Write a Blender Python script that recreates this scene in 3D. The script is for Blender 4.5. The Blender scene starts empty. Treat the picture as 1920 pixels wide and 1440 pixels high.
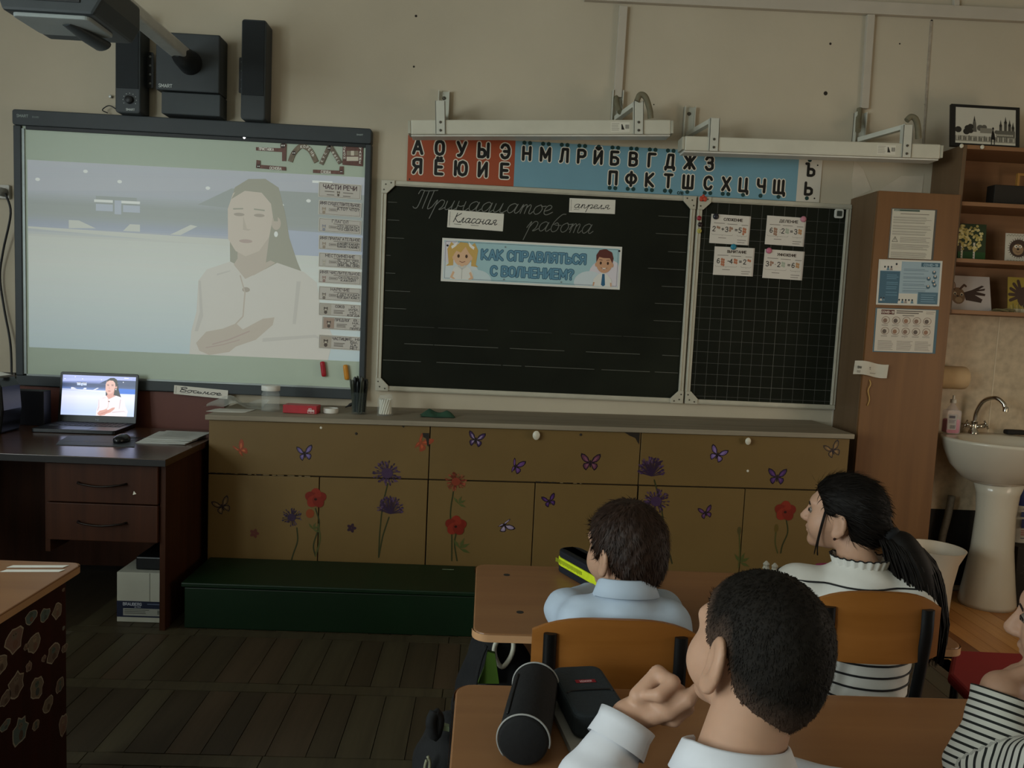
import bpy, bmesh, math, random
import numpy as np
from mathutils import Vector, Matrix
random.seed(7); np.random.seed(7)
SC = bpy.context.scene
COL = SC.collection

# ------------------------------------------------------------------ camera
CAM = np.array([0.52373, -3.76807, 1.29645]); YAW, PITCH, ROLL, FPX = 0.03607, -0.08966, 0.04650, 1450.0
def _basis():
    cy, sy, cp, sp = math.cos(YAW), math.sin(YAW), math.cos(PITCH), math.sin(PITCH)
    fwd = np.array([sy*cp, cy*cp, sp]); right = np.array([cy, -sy, 0.0]); up = np.cross(right, fwd)
    return math.cos(ROLL)*right + math.sin(ROLL)*up, -math.sin(ROLL)*right + math.cos(ROLL)*up, fwd
RGT, UPV, FWD = _basis()
cd = bpy.data.cameras.new('camera'); cam = bpy.data.objects.new('camera', cd); COL.objects.link(cam)
cd.sensor_width = 36.0; cd.lens = FPX/1920*36.0; cd.clip_start = 0.02; cd.clip_end = 60
cam.matrix_world = Matrix(((RGT[0], UPV[0], -FWD[0], CAM[0]), (RGT[1], UPV[1], -FWD[1], CAM[1]), (RGT[2], UPV[2], -FWD[2], CAM[2]), (0, 0, 0, 1)))
SC.camera = cam
def ray(px, py): return ((px-960)/FPX)*RGT - ((py-720)/FPX)*UPV + FWD
def PY(px, py, Y):                      # pixel -> point on the plane y = Y
    d = ray(px, py); return CAM + d*((Y-CAM[1])/d[1])
def PZ(px, py, Z):                      # pixel -> point on the plane z = Z
    d = ray(px, py); return CAM + d*((Z-CAM[2])/d[2])
def PX(px, py, X):
    d = ray(px, py); return CAM + d*((X-CAM[0])/d[0])

# ------------------------------------------------------------------ light
wd = bpy.data.worlds.new('world'); SC.world = wd; wd.use_nodes = True
wd.node_tree.nodes['Background'].inputs[0].default_value = (0.72, 0.82, 1.0, 1)
wd.node_tree.nodes['Background'].inputs[1].default_value = 0.6
def area(name, loc, size, power, col, rot, spread=math.pi):
    l = bpy.data.lights.new(name, 'AREA'); l.shape = 'RECTANGLE'; l.size, l.size_y = size; l.energy = power; l.color = col; l.spread = spread
    o = bpy.data.objects.new(name, l); COL.objects.link(o); o.location = loc; o.rotation_euler = rot; return o
# daylight through the three windows in the left wall
XL = -2.75
for i, wy in enumerate((-1.35, -3.25, -5.15)):
    area('window_daylight', (XL-0.06, wy, 1.72), (1.5, 1.45), (2, 32, 76)[i], (0.84, 0.965, 0.96), (0, -math.radians(90), 0))
# lit corridor behind the open door in the right wall
area('corridor_light', (3.93, -2.6, 1.15), (0.95, 1.9), 17, (1.0, 0.80, 0.58), (0, math.radians(90), 0))
SC.view_settings.view_transform = 'Standard'; SC.view_settings.look = 'None'
SC.view_settings.exposure = 0.53; SC.view_settings.gamma = 1.0; SC.view_settings.use_curve_mapping = False

# ------------------------------------------------------------------ materials
def lin(c):
    if isinstance(c, str):
        c = c.lstrip('#'); c = [int(c[i:i+2], 16)/255 for i in (0, 2, 4)]
    return tuple((x/12.92 if x <= 0.04045 else ((x+0.055)/1.055)**2.4) for x in c)
MATS = {}
def M(name, col='#808080', rough=0.6, metal=0.0, var=0.12, scale=8.0, bump=0.0, spec=0.4, stretch=None, sub=0.0, trans=0.0, emis=None, alpha=1.0, ior=1.45, bscale=None):
    if name in MATS: return MATS[name]
    m = bpy.data.materials.new(name); m.use_nodes = True; nt = m.node_tree; b = nt.nodes['Principled BSDF']; MATS[name] = m
    c = lin(col)
    b.inputs['Roughness'].default_value = rough; b.inputs['Metallic'].default_value = metal
    b.inputs['Specular IOR Level'].default_value = spec; b.inputs['IOR'].default_value = ior
    tc = nt.nodes.new('ShaderNodeTexCoord'); mp = nt.nodes.new('ShaderNodeMapping'); nt.links.new(tc.outputs['Object'], mp.inputs[0])
    if stretch: mp.inputs['Scale'].default_value = stretch
    nz = nt.nodes.new('ShaderNodeTexNoise'); nz.inputs['Scale'].default_value = scale; nz.inputs['Detail'].default_value = 5
    nt.links.new(mp.outputs[0], nz.inputs['Vector'])
    mr = nt.nodes.new('ShaderNodeMapRange'); mr.inputs[1].default_value = 0.3; mr.inputs[2].default_value = 0.7
    mr.inputs[3].default_value = 1-var; mr.inputs[4].default_value = 1+var
    nt.links.new(nz.outputs[0], mr.inputs[0])
    mx = nt.nodes.new('ShaderNodeMix'); mx.data_type = 'RGBA'; mx.blend_type = 'MULTIPLY'; mx.inputs[0].default_value = 1
    mx.inputs[6].default_value = (*c, 1); nt.links.new(mr.outputs[0], mx.inputs[7])
    nt.links.new(mx.outputs[2], b.inputs['Base Color'])
    if bump:
        bp = nt.nodes.new('ShaderNodeBump'); bp.inputs['Strength'].default_value = bump; bp.inputs['Distance'].default_value = 0.004
        if bscale:
            n2 = nt.nodes.new('ShaderNodeTexNoise'); n2.inputs['Scale'].default_value = bscale; nt.links.new(mp.outputs[0], n2.inputs['Vector']); nt.links.new(n2.outputs[0], bp.inputs['Height'])
        else: nt.links.new(nz.outputs[0], bp.inputs['Height'])
        nt.links.new(bp.outputs[0], b.inputs['Normal'])
    if sub: b.inputs['Subsurface Weight'].default_value = sub; b.inputs['Subsurface Radius'].default_value = (0.02, 0.007, 0.004); b.inputs['Subsurface Scale'].default_value = 0.4
    if trans: b.inputs['Transmission Weight'].default_value = trans
    if alpha < 1: b.inputs['Alpha'].default_value = alpha
    if emis: b.inputs['Emission Color'].default_value = (*lin(emis[0]), 1); b.inputs['Emission Strength'].default_value = emis[1]
    return m
def wood(name, c1, c2, rough=0.45, axis='x', scale=6.0, spec=0.4, bump=0.05):
    if name in MATS: return MATS[name]
    m = M(name, c1, rough, 0, 0.05, 3, 0, spec); nt = m.node_tree; b = nt.nodes['Principled BSDF']
    tc = nt.nodes.new('ShaderNodeTexCoord'); mp = nt.nodes.new('ShaderNodeMapping'); nt.links.new(tc.outputs['Object'], mp.inputs[0])
    s = {'x': (0.5, 9, 9), 'y': (9, 0.5, 9), 'z': (9, 9, 0.5)}[axis]; mp.inputs['Scale'].default_value = s
    nz = nt.nodes.new('ShaderNodeTexNoise'); nz.inputs['Scale'].default_value = scale; nz.inputs['Detail'].default_value = 8; nz.inputs['Distortion'].default_value = 0.6
    nt.links.new(mp.outputs[0], nz.inputs['Vector'])
    rp = nt.nodes.new('ShaderNodeValToRGB'); rp.color_ramp.elements[0].position = 0.3; rp.color_ramp.elements[1].position = 0.7
    rp.color_ramp.elements[0].color = (*lin(c1), 1); rp.color_ramp.elements[1].color = (*lin(c2), 1)
    nt.links.new(nz.outputs[0], rp.inputs[0]); nt.links.new(rp.outputs[0], b.inputs['Base Color'])
    bp = nt.nodes.new('ShaderNodeBump'); bp.inputs['Strength'].default_value = bump; bp.inputs['Distance'].default_value = 0.002
    nt.links.new(nz.outputs[0], bp.inputs['Height']); nt.links.new(bp.outputs[0], b.inputs['Normal'])
    return m
def printmat(name, rough=0.55, emis=0.0, diffuse=1.0, spec=0.35):
    if name in MATS: return MATS[name]
    m = bpy.data.materials.new(name); m.use_nodes = True; nt = m.node_tree; b = nt.nodes['Principled BSDF']; MATS[name] = m
    a = nt.nodes.new('ShaderNodeAttribute'); a.attribute_name = 'Col'
    mx = nt.nodes.new('ShaderNodeMix'); mx.data_type = 'RGBA'; mx.inputs[0].default_value = 1-diffuse; nt.links.new(a.outputs['Color'], mx.inputs[6]); mx.inputs[7].default_value = (0.01, 0.01, 0.01, 1)
    nt.links.new(mx.outputs[2], b.inputs['Base Color']); b.inputs['Roughness'].default_value = rough; b.inputs['Specular IOR Level'].default_value = spec
    if emis: nt.links.new(a.outputs['Color'], b.inputs['Emission Color']); b.inputs['Emission Strength'].default_value = emis
    return m
PRINT = printmat('printed_paper'); GLOSSPRINT = printmat('glossy_print', 0.3, spec=0.5)

# ------------------------------------------------------------------ objects and meshes
BASE = {}
def link(o, base, parent=None):
    COL.objects.link(o); BASE[o] = np.array(base, float)
    if parent is not None:
        o.parent = parent; o.location = tuple(BASE[o]-BASE[parent])
    else: o.location = tuple(base)
    return o
def tag(o, label=None, cat=None, group=None, kind=None):
    if label: o['label'] = label
    if cat: o['category'] = cat
    if group: o['group'] = group
    if kind: o['kind'] = kind
    return o
def thing(name, label, cat, base, group=None):
    return tag(link(bpy.data.objects.new(name, None), base), label, cat, group)
class MB:
    def __init__(s): s.v = []; s.f = []; s.m = []; s.col = None
    def add(s, vs, fs, m=0):
        o = len(s.v); s.v += [tuple(map(float, p)) for p in vs]; s.f += [tuple(i+o for i in f) for f in fs]; s.m += [m]*len(fs); return s
    def box(s, x0, x1, y0, y1, z0, z1, m=0):
        x0, x1 = sorted((x0, x1)); y0, y1 = sorted((y0, y1)); z0, z1 = sorted((z0, z1))
        return s.add([(x0,y0,z0),(x1,y0,z0),(x1,y1,z0),(x0,y1,z0),(x0,y0,z1),(x1,y0,z1),(x1,y1,z1),(x0,y1,z1)],
                     [(0,3,2,1),(4,5,6,7),(0,1,5,4),(1,2,6,5),(2,3,7,6),(3,0,4,7)], m)
    def obox(s, O, U, V, W, m=0):        # corner O and three edge vectors
        O, U, V, W = (np.array(q, float) for q in (O, U, V, W))
        if np.dot(np.cross(U, V), W) < 0: O = O+U; U = -U
        p = [O, O+U, O+U+V, O+V]; p += [q+W for q in p]
        return s.add(p, [(0,3,2,1),(4,5,6,7),(0,1,5,4),(1,2,6,5),(2,3,7,6),(3,0,4,7)], m)
    def beam(s, a, b, w, h, up=(0,0,1), m=0):   # square bar from a to b
        a, b = np.array(a, float), np.array(b, float); d = b-a; d /= np.linalg.norm(d); u = np.cross(d, np.array(up, float))
        if np.linalg.norm(u) < 1e-6: u = np.cross(d, (1,0,0))
        u /= np.linalg.norm(u); v = np.cross(u, d)
        return s.obox(a-u*w/2-v*h/2, u*w, v*h, b-a, m)
    def prism(s, poly, fr, d0, d1, m=0):  # polygon in frame (O,U,V,N) extruded along N from d0 to d1
        O, U, V, N = fr; n = len(poly); O = np.array(O)
        ar = sum(poly[i][0]*poly[(i+1)%n][1]-poly[(i+1)%n][0]*poly[i][1] for i in range(n))
        if ar < 0: poly = poly[::-1]
        p = [O+U*a+V*b+N*d0 for a, b in poly]+[O+U*a+V*b+N*d1 for a, b in poly]
        fs = [tuple(range(n-1, -1, -1)), tuple(range(n, 2*n))]+[(i, (i+1)%n, n+(i+1)%n, n+i) for i in range(n)]
        return s.add(p, fs, m)
    def tube(s, path, r, seg=10, m=0, cap=True, flat=1.0, up=None):
        P = [np.array(p, float) for p in path]; n = len(P); rr = r if hasattr(r, '__len__') else [r]*n
        T = [P[min(i+1, n-1)]-P[max(i-1, 0)] for i in range(n)]; T = [t/max(np.linalg.norm(t), 1e-9) for t in T]
        u = np.array(up, float) if up is not None else np.cross(T[0], (0.13, 0.27, 0.95)); 
        vs = []; prev = None
        for i in range(n):
            if prev is None: w = u - T[i]*np.dot(u, T[i])
            else: w = prev - T[i]*np.dot(prev, T[i])
            w /= max(np.linalg.norm(w), 1e-9); prev = w; q = np.cross(T[i], w)
            for k in range(seg):
                a = 2*math.pi*k/seg; vs.append(P[i]+rr[i]*(math.cos(a)*w+flat*math.sin(a)*q))
        fs = [(i*seg+k, i*seg+(k+1)%seg, (i+1)*seg+(k+1)%seg, (i+1)*seg+k) for i in range(n-1) for k in range(seg)]
        if cap: fs += [tuple(range(seg-1, -1, -1)), tuple(range((n-1)*seg, n*seg))]
        return s.add(vs, fs, m)
    def lathe(s, prof, c, seg=24, m=0, ax=(0,0,1), u=None, sx=1.0, sy=1.0):
        ax = np.array(ax, float); ax /= np.linalg.norm(ax); c = np.array(c, float)
        u = np.array(u if u is not None else ((1,0,0) if abs(ax[0]) < 0.9 else (0,1,0)), float); u = u-ax*np.dot(u, ax); u /= np.linalg.norm(u); w = np.cross(ax, u)
        vs = []; n = len(prof)
        for r, z in prof:
            for k in range(seg):
                a = 2*math.pi*k/seg; vs.append(c+ax*z+r*(sx*math.cos(a)*u+sy*math.sin(a)*w))
        fs = [(i*seg+k, i*seg+(k+1)%seg, (i+1)*seg+(k+1)%seg, (i+1)*seg+k) for i in range(n-1) for k in range(seg)]
        if prof[0][0] > 1e-5: fs.append(tuple(range(seg-1, -1, -1)))
        if prof[-1][0] > 1e-5: fs.append(tuple(range((n-1)*seg, n*seg)))
        return s.add(vs, fs, m)
    def ell(s, c, r, seg=16, m=0):
        n = seg//2; prof = [(math.sin(math.pi*i/n), -math.cos(math.pi*i/n)) for i in range(n+1)]
        vs = []; fs = []
        for a, z in prof:
            for k in range(seg):
                t = 2*math.pi*k/seg; vs.append((c[0]+r[0]*a*math.cos(t), c[1]+r[1]*a*math.sin(t), c[2]+r[2]*z))
        fs = [(i*seg+k, i*seg+(k+1)%seg, (i+1)*seg+(k+1)%seg, (i+1)*seg+k) for i in range(n) for k in range(seg)]
        return s.add(vs, fs, m)
    def build(s, name, mats, parent=None, smooth=False, bevel=0.0, label=None, cat=None, group=None, kind=None, base=None, seg=2):
        v = np.array(s.v)
        if base is None:
            lo, hi = v.min(0), v.max(0); base = np.array([(lo[0]+hi[0])/2, (lo[1]+hi[1])/2, lo[2]])
        me = bpy.data.meshes.new(name); me.from_pydata([tuple(p) for p in v-np.array(base)], [], s.f)
        mats = mats if isinstance(mats, (list, tuple)) else [mats]
        for mt in mats: me.materials.append(mt)
        if len(mats) > 1: me.polygons.foreach_set('material_index', s.m)
        if s.col is not None:
            at = me.color_attributes.new('Col', 'FLOAT_COLOR', 'CORNER'); arr = []
            for p, c in zip(me.polygons, s.col): arr += [*c, 1.0]*p.loop_total
            at.data.foreach_set('color', arr)
        me.validate(); me.update()
        o = bpy.data.objects.new(name, me); link(o, base, parent); tag(o, label, cat, group, kind)
        if smooth:
            me.polygons.foreach_set('use_smooth', [True]*len(me.polygons))
            if smooth is not True: me.set_sharp_from_angle(angle=math.radians(smooth))
        if bevel:
            b = o.modifiers.new('bevel', 'BEVEL'); b.width = bevel; b.segments = seg; b.limit_method = 'ANGLE'; b.angle_limit = math.radians(40)
        return o
def mb(): return MB()
def box(name, mats, b, parent=None, bevel=0.002, **k): return MB().box(*b).build(name, mats, parent, bevel=bevel, **k)
X3, Y3, Z3 = np.array([1., 0, 0]), np.array([0, 1., 0]), np.array([0, 0, 1.])
def WF(x, z, y): return (np.array([x, y, z]), X3, Z3, -Y3)   # frame on a surface that faces the class
def rrect(x0, x1, y0, y1, r, n=5):
    out = []
    for cx, cy, a0 in ((x1-r, y1-r, 0), (x0+r, y1-r, 90), (x0+r, y0+r, 180), (x1-r, y0+r, 270)):
        for i in range(n+1):
            a = math.radians(a0+90*i/n); out.append((cx+r*math.cos(a), cy+r*math.sin(a)))
    return out
def catmull(pts, k=6):
    P = [np.array(p, float) for p in pts]
    if len(P) < 3: return P
    P = [2*P[0]-P[1]]+P+[2*P[-1]-P[-2]]; out = []
    for i in range(1, len(P)-2):
        for j in range(k):
            t = j/k; a, b, c, d = P[i-1:i+3]
            out.append(0.5*((2*b)+(-a+c)*t+(2*a-5*b+4*c-d)*t*t+(-a+3*b-3*c+d)*t**3))
    return out+[P[-2]]

# ------------------------------------------------------------------ flat print: strokes, letters, shapes
def _o(x=.62): return [[(x*.5,0),(.12*x,.1),(0,.32),(0,.68),(.12*x,.9),(x*.5,1),(.88*x,.9),(x,.68),(x,.32),(.88*x,.1),(x*.5,0)]]
G = {
'А':[[(0,0),(.35,1),(.7,0)],[(.13,.33),(.57,.33)]], 'Б':[[(.58,1),(0,1),(0,0),(.4,0),(.6,.12),(.6,.42),(.4,.56),(0,.56)]],
'В':[[(0,.53),(0,1),(.4,1),(.56,.9),(.56,.65),(.4,.53),(0,.53),(0,0),(.4,0),(.6,.12),(.6,.42),(.4,.53)]], 'Г':[[(0,0),(0,1),(.55,1)]],
'Д':[[(0,-.18),(0,0),(.74,0),(.74,-.18)],[(.1,0),(.24,1),(.62,1),(.62,0)]], 'Е':[[(.55,1),(0,1),(0,0),(.55,0)],[(0,.52),(.48,.52)]],
'Ё':[[(.55,1),(0,1),(0,0),(.55,0)],[(0,.52),(.48,.52)],[(.12,1.2),(.17,1.2)],[(.4,1.2),(.45,1.2)]],
'Ж':[[(.45,0),(.45,1)],[(0,1),(.4,.5),(0,0)],[(.9,1),(.5,.5),(.9,0)]], 'З':[[(0,.82),(.14,1),(.4,1),(.55,.88),(.55,.65),(.4,.53),(.2,.53)],[(.4,.53),(.58,.42),(.58,.12),(.4,0),(.14,0),(0,.18)]],
'И':[[(0,1),(0,0),(.6,1),(.6,0)]], 'Й':[[(0,1),(0,0),(.6,1),(.6,0)],[(.12,1.25),(.3,1.14),(.48,1.25)]], 'К':[[(0,0),(0,1)],[(.58,1),(.05,.5),(.62,0)]],
'Л':[[(0,0),(.1,.06),(.2,1),(.62,1),(.62,0)]], 'М':[[(0,0),(0,1),(.38,.25),(.76,1),(.76,0)]], 'Н':[[(0,0),(0,1)],[(.6,0),(.6,1)],[(0,.5),(.6,.5)]],
'О':_o(), 'П':[[(0,0),(0,1),(.6,1),(.6,0)]], 'Р':[[(0,0),(0,1),(.42,1),(.6,.88),(.6,.6),(.42,.47),(0,.47)]],
'С':[[(.6,.78),(.5,.95),(.32,1),(.12,.92),(0,.7),(0,.3),(.12,.08),(.32,0),(.5,.05),(.6,.22)]], 'Т':[[(0,1),(.64,1)],[(.32,1),(.32,0)]],
'У':[[(0,1),(.33,.35)],[(.64,1),(.3,.15),(.16,0),(.05,.02)]], 'Ф':[[(.42,-.05),(.42,1.05)],[(.42,.86),(.15,.8),(0,.6),(0,.42),(.15,.22),(.42,.16),(.69,.22),(.84,.42),(.84,.6),(.69,.8),(.42,.86)]],
'Х':[[(0,0),(.62,1)],[(0,1),(.62,0)]], 'Ц':[[(0,1),(0,0),(.7,0),(.7,-.2)],[(.58,0),(.58,1)]], 'Ч':[[(0,1),(0,.6),(.14,.45),(.58,.45)],[(.58,0),(.58,1)]],
'Ш':[[(0,1),(0,0),(.8,0),(.8,1)],[(.4,0),(.4,1)]], 'Щ':[[(0,1),(0,0),(.92,0),(.92,-.2)],[(.4,0),(.4,1)],[(.8,0),(.8,1)]],
'Ъ':[[(0,1),(.2,1),(.2,0),(.55,0),(.72,.12),(.72,.42),(.55,.55),(.2,.55)]], 'Ы':[[(0,1),(0,0),(.34,0),(.5,.12),(.5,.42),(.34,.55),(0,.55)],[(.76,0),(.76,1)]],
'Ь':[[(0,1),(0,0),(.38,0),(.56,.12),(.56,.42),(.38,.55),(0,.55)]], 'Э':[[(0,.78),(.1,.95),(.28,1),(.48,.92),(.6,.7),(.6,.3),(.48,.08),(.28,0),(.1,.05),(0,.22)],[(.2,.5),(.6,.5)]],
'Ю':[[(0,0),(0,1)],[(0,.5),(.28,.5)],[(.6,0),(.36,.1),(.28,.35),(.28,.65),(.36,.9),(.6,1),(.84,.9),(.92,.65),(.92,.35),(.84,.1),(.6,0)]],
'Я':[[(.6,0),(.6,1),(.18,1),(0,.88),(0,.6),(.18,.47),(.6,.47)],[(.3,.47),(0,0)]],
'0':_o(.55), '1':[[(.05,.75),(.3,1),(.3,0)]], '2':[[(.02,.75),(.1,.95),(.3,1),(.5,.92),(.55,.72),(.4,.45),(0,0),(.58,0)]], '3':[[(.02,.85),(.15,1),(.4,1),(.52,.86),(.5,.66),(.35,.54),(.2,.54)],[(.35,.54),(.56,.42),(.56,.14),(.4,0),(.15,0),(0,.15)]],
'4':[[(.42,0),(.42,1),(0,.3),(.6,.3)]], '5':[[(.52,1),(.08,1),(.04,.55),(.3,.62),(.52,.5),(.55,.25),(.4,.02),(.15,0),(0,.12)]], '6':[[(.5,.92),(.3,1),(.1,.8),(0,.4),(.08,.1),(.3,0),(.5,.1),(.56,.3),(.48,.52),(.28,.58),(.08,.45),(.02,.32)]],
'7':[[(0,1),(.55,1),(.2,0)]], '8':_o(.5), '9':[[(.05,.08),(.25,0),(.45,.2),(.55,.6),(.47,.9),(.25,1),(.05,.9),(0,.7),(.07,.48),(.27,.42),(.47,.55),(.53,.68)]],
'?':[[(0,.8),(.1,.97),(.3,1),(.5,.9),(.5,.7),(.28,.5),(.26,.28)],[(.26,.03),(.27,0)]], '+':[[(.05,.5),(.55,.5)],[(.3,.25),(.3,.75)]], '-':[[(.05,.5),(.5,.5)]], '=':[[(.05,.62),(.55,.62)],[(.05,.38),(.55,.38)]],
':':[[(.1,.7),(.12,.7)],[(.1,.2),(.12,.2)]], '.':[[(.05,0),(.08,0)]], ',':[[(.08,.04),(.02,-.15)]], '!':[[(.1,1),(.1,.3)],[(.1,.02),(.1,0)]], '·':[[(.1,.45),(.13,.45)]],
'S':[[(.55,.82),(.42,1),(.15,1),(0,.85),(.02,.65),(.5,.4),(.56,.2),(.42,0),(.14,0),(0,.18)]], 'R':[[(0,0),(0,1),(.42,1),(.6,.88),(.6,.62),(.42,.5),(0,.5)],[(.32,.5),(.6,0)]],
'U':[[(0,1),(0,.2),(.15,0),(.45,0),(.6,.2),(.6,1)]], 'G':[[(.6,.78),(.5,.95),(.32,1),(.12,.92),(0,.7),(0,.3),(.12,.08),(.32,0),(.58,.1),(.58,.45),(.35,.45)]],
'V':[[(0,1),(.32,0),(.64,1)]], 'I':[[(.05,0),(.05,1)]], 'D':[[(0,0),(0,1),(.35,1),(.6,.75),(.6,.25),(.35,0),(0,0)]], 'L':[[(0,1),(0,0),(.5,0)]], 'N':[[(0,0),(0,1),(.6,0),(.6,1)]],
}
for a, b in zip('AEKMHOPCTXB', 'АЕКМНОРСТХВ'): G[a] = G[b]
CUR = {
'а':([[(.62,.85),(.4,1),(.1,.75),(.05,.3),(.25,0),(.5,.25),(.66,.95)],[(.66,.95),(.6,.2),(.75,0),(.95,.25)]],.95),
'р':([[(0,.3),(.2,.95),(.2,.4),(.1,-1.0)],[(.17,.3),(.45,.95),(.75,.85),(.72,.3),(.55,0),(.7,.02),(.95,.25)]],.95),
'и':([[(0,.9),(0,.2),(.15,0),(.4,.3),(.5,.95)],[(.5,.95),(.48,.2),(.62,0),(.85,.25)]],.85),
'н':([[(0,.95),(0,0)],[(0,.5),(.25,.42),(.5,.55)],[(.5,.95),(.5,.15),(.65,0),(.85,.25)]],.85),
'д':([[(.62,.85),(.4,1),(.1,.75),(.05,.3),(.25,0),(.5,.25),(.66,.95)],[(.66,.95),(.6,-.6),(.4,-1),(.25,-.8),(.5,-.3),(.95,.25)]],.95),
'ц':([[(0,.9),(0,.2),(.15,0),(.4,.3),(.5,.95)],[(.5,.95),(.48,.1),(.65,0),(.75,0),(.7,-.4),(.6,-.45),(.65,-.1),(.95,.25)]],.95),
'т':([[(0,.3),(.12,.95),(.12,0)],[(.12,.6),(.3,.95),(.42,.8),(.42,0)],[(.42,.6),(.6,.95),(.72,.8),(.72,.15),(.85,0),(1.0,.25)]],1.0),
'о':([[(.4,1),(.1,.75),(.05,.3),(.25,0),(.5,.15),(.6,.6),(.4,1),(.55,.85),(.8,.9)]],.75),
'е':([[(.05,.35),(.4,.55),(.5,.85),(.3,1),(.08,.7),(.1,.15),(.35,0),(.7,.3)]],.7),
'п':([[(0,.3),(.12,.95),(.12,0)],[(.12,.6),(.3,.95),(.45,.8),(.45,.15),(.6,0),(.8,.25)]],.8),
'л':([[(-.05,.05),(.1,.05),(.3,.9),(.4,.95)],[(.4,.95),(.38,.15),(.5,0),(.75,.25)]],.75),
'я':([[(-.05,.05),(.1,.05),(.3,.45)],[(.55,.45),(.25,.5),(.2,.8),(.4,1),(.6,.95),(.55,.15),(.7,0),(.9,.25)]],.9),
'с':([[(.5,.85),(.3,1),(.08,.7),(.1,.15),(.35,0),(.65,.3)]],.65),
'б':([[(.8,1.9),(.5,1.8),(.15,1.1),(.05,.4),(.25,0),(.55,.15),(.6,.6),(.4,.95),(.15,.75)]],.8),
'ь':([[(0,.9),(0,.2),(.2,0),(.45,.15),(.45,.45),(.2,.5),(.02,.4)]],.65),
'м':([[(-.05,.05),(.08,.1),(.22,.95),(.42,.1),(.65,.95),(.64,.15),(.78,0),(1,.25)]],1.0),
'К':([[(.15,1.9),(.05,0)],[(.75,1.9),(.1,.95),(.75,0),(.95,.2)]],1.0),
'Т':([[(0,1.5),(.1,1.9),(.5,1.85),(1.3,1.95)],[(.35,1.85),(.3,.2),(.1,0),(-.05,.15)],[(.7,1.85),(.68,0)],[(1.05,1.85),(1.03,.2),(1.15,0),(1.35,.25)]],1.35),
'В':([[(.2,1.8),(.1,0)],[(0,1.6),(.5,2),(.8,1.6),(.2,1.0),(.8,.7),(.75,.1),(.4,0),(.1,.1)]],.95),
' ':([],.5)}
class FA:                                 # flat art in 2-D, one mesh, colour per face
    def __init__(s): s.it = []; s.L = 0
    def lay(s): s.L += 1; return s
    def poly(s, pts, c): s.it.append((s.L, c, [tuple(map(float, p)) for p in pts])); return s
    def rect(s, x0, y0, x1, y1, c): return s.poly([(x0,y0),(x1,y0),(x1,y1),(x0,y1)], c)
    def ellipse(s, x, y, rx, ry, c, n=20, a=0.0):
        ca, sa = math.cos(a), math.sin(a)
        return s.poly([(x+rx*math.cos(2*math.pi*i/n)*ca-ry*math.sin(2*math.pi*i/n)*sa, y+rx*math.cos(2*math.pi*i/n)*sa+ry*math.sin(2*math.pi*i/n)*ca) for i in range(n)], c)
    def stroke(s, pts, w, c, closed=False, jn=True, taper=False):
        P = [np.array(p[:2], float) for p in pts]
        if closed: P = P+[P[0]]
        n = len(P)
        for i in range(n-1):
            a, b = P[i], P[i+1]; d = b-a; l = np.linalg.norm(d)
            if l < 1e-9: continue
            t = np.array([-d[1], d[0]])/l; w0 = w1 = w/2
            if taper: w0 = w/2*(1-i/(n-1)); w1 = w/2*(1-(i+1)/(n-1))
            s.poly([a-t*w0, b-t*w1, b+t*w1, a+t*w0], c)
        if jn:
            for p in P: s.ellipse(p[0], p[1], w/2, w/2, c, 7)
        return s
    def textw(s, t, h, k=1.0, sp=.2):
        w = 0
        for ch in t:
            g = G.get(ch); w += h*k*(.4 if g is None else max(p[0] for q in g for p in q)+sp)
        return w-h*k*sp
    def text(s, t, x, y, h, c, wt=.16, k=1.0, sp=.24, align='l', fit=None, ang=0.0, jn=True):
        w = s.textw(t, h, k, sp)
        if fit: k *= fit/w; w = fit
        if align == 'c': x0 = -w/2
        elif align == 'r': x0 = -w
        else: x0 = 0
        ca, sa = math.cos(ang), math.sin(ang)
        for ch in t:
            g = G.get(ch)
            if g is None: x0 += h*k*.4; continue
            for q in g: s.stroke([(x+(x0+p[0]*h*k)*ca-p[1]*h*sa, y+(x0+p[0]*h*k)*sa+p[1]*h*ca) for p in q], wt*h, c, jn=jn)
            x0 += h*k*(max(p[0] for q in g for p in q)+sp)
        return s
    def cursive(s, t, x, y, h, c, w, k=1.0, slant=.35, fit=None):
        tot = sum(CUR[ch][1] for ch in t)
        if fit: k = fit/(tot*h)
        for ch in t:
            g, ad = CUR[ch]
            for q in g: s.stroke([(x+(p[0]*k+p[1]*slant)*h, y+p[1]*h) for p in catmull(q, 5)], w, c)
            x += ad*h*k
        return s
    def lines(s, x0, x1, ys, w, c, rag=.25, seed=1):
        r = random.Random(seed)
        for y in ys: s.rect(x0, y-w/2, x1-(x1-x0)*rag*r.random(), y+w/2, c)
        return s
    def build(s, name, fr, parent=None, mat=None, eps=0.00025, d0=0.0003, **k):
        O, U, V, N = fr; O = np.array(O); m = MB(); m.col = []; cache = {}; cnt = {}; seen = {}
        for L, c, p in s.it: cnt[L] = cnt.get(L, 0)+1
        for L, c, p in s.it:
            seen[L] = seen.get(L, 0)+1; up = .9*seen[L]/cnt[L]
            ar = sum(p[i][0]*p[(i+1)%len(p)][1]-p[(i+1)%len(p)][0]*p[i][1] for i in range(len(p)))
            if abs(ar) < 1e-10: continue
            if ar < 0: p = p[::-1]
            m.add([O+U*a+V*b+N*(d0+eps*(L+up)) for a, b in p], [tuple(range(len(p)))])
            if c not in cache: cache[c] = lin(c)
            m.col.append(cache[c])
        return m.build(name, mat or PRINT, parent, **k)
def pxframe(tl, tr, bl, Y):
    a, b, c = PY(*tl, Y), PY(*tr, Y), PY(*bl, Y); U = b-a; w = np.linalg.norm(U); U = U/w; V = a-c; V = V-U*np.dot(U, V); h = np.linalg.norm(V); V = V/h
    N = np.cross(U, V); return (a-V*h, U, V, N), w, h
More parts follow.
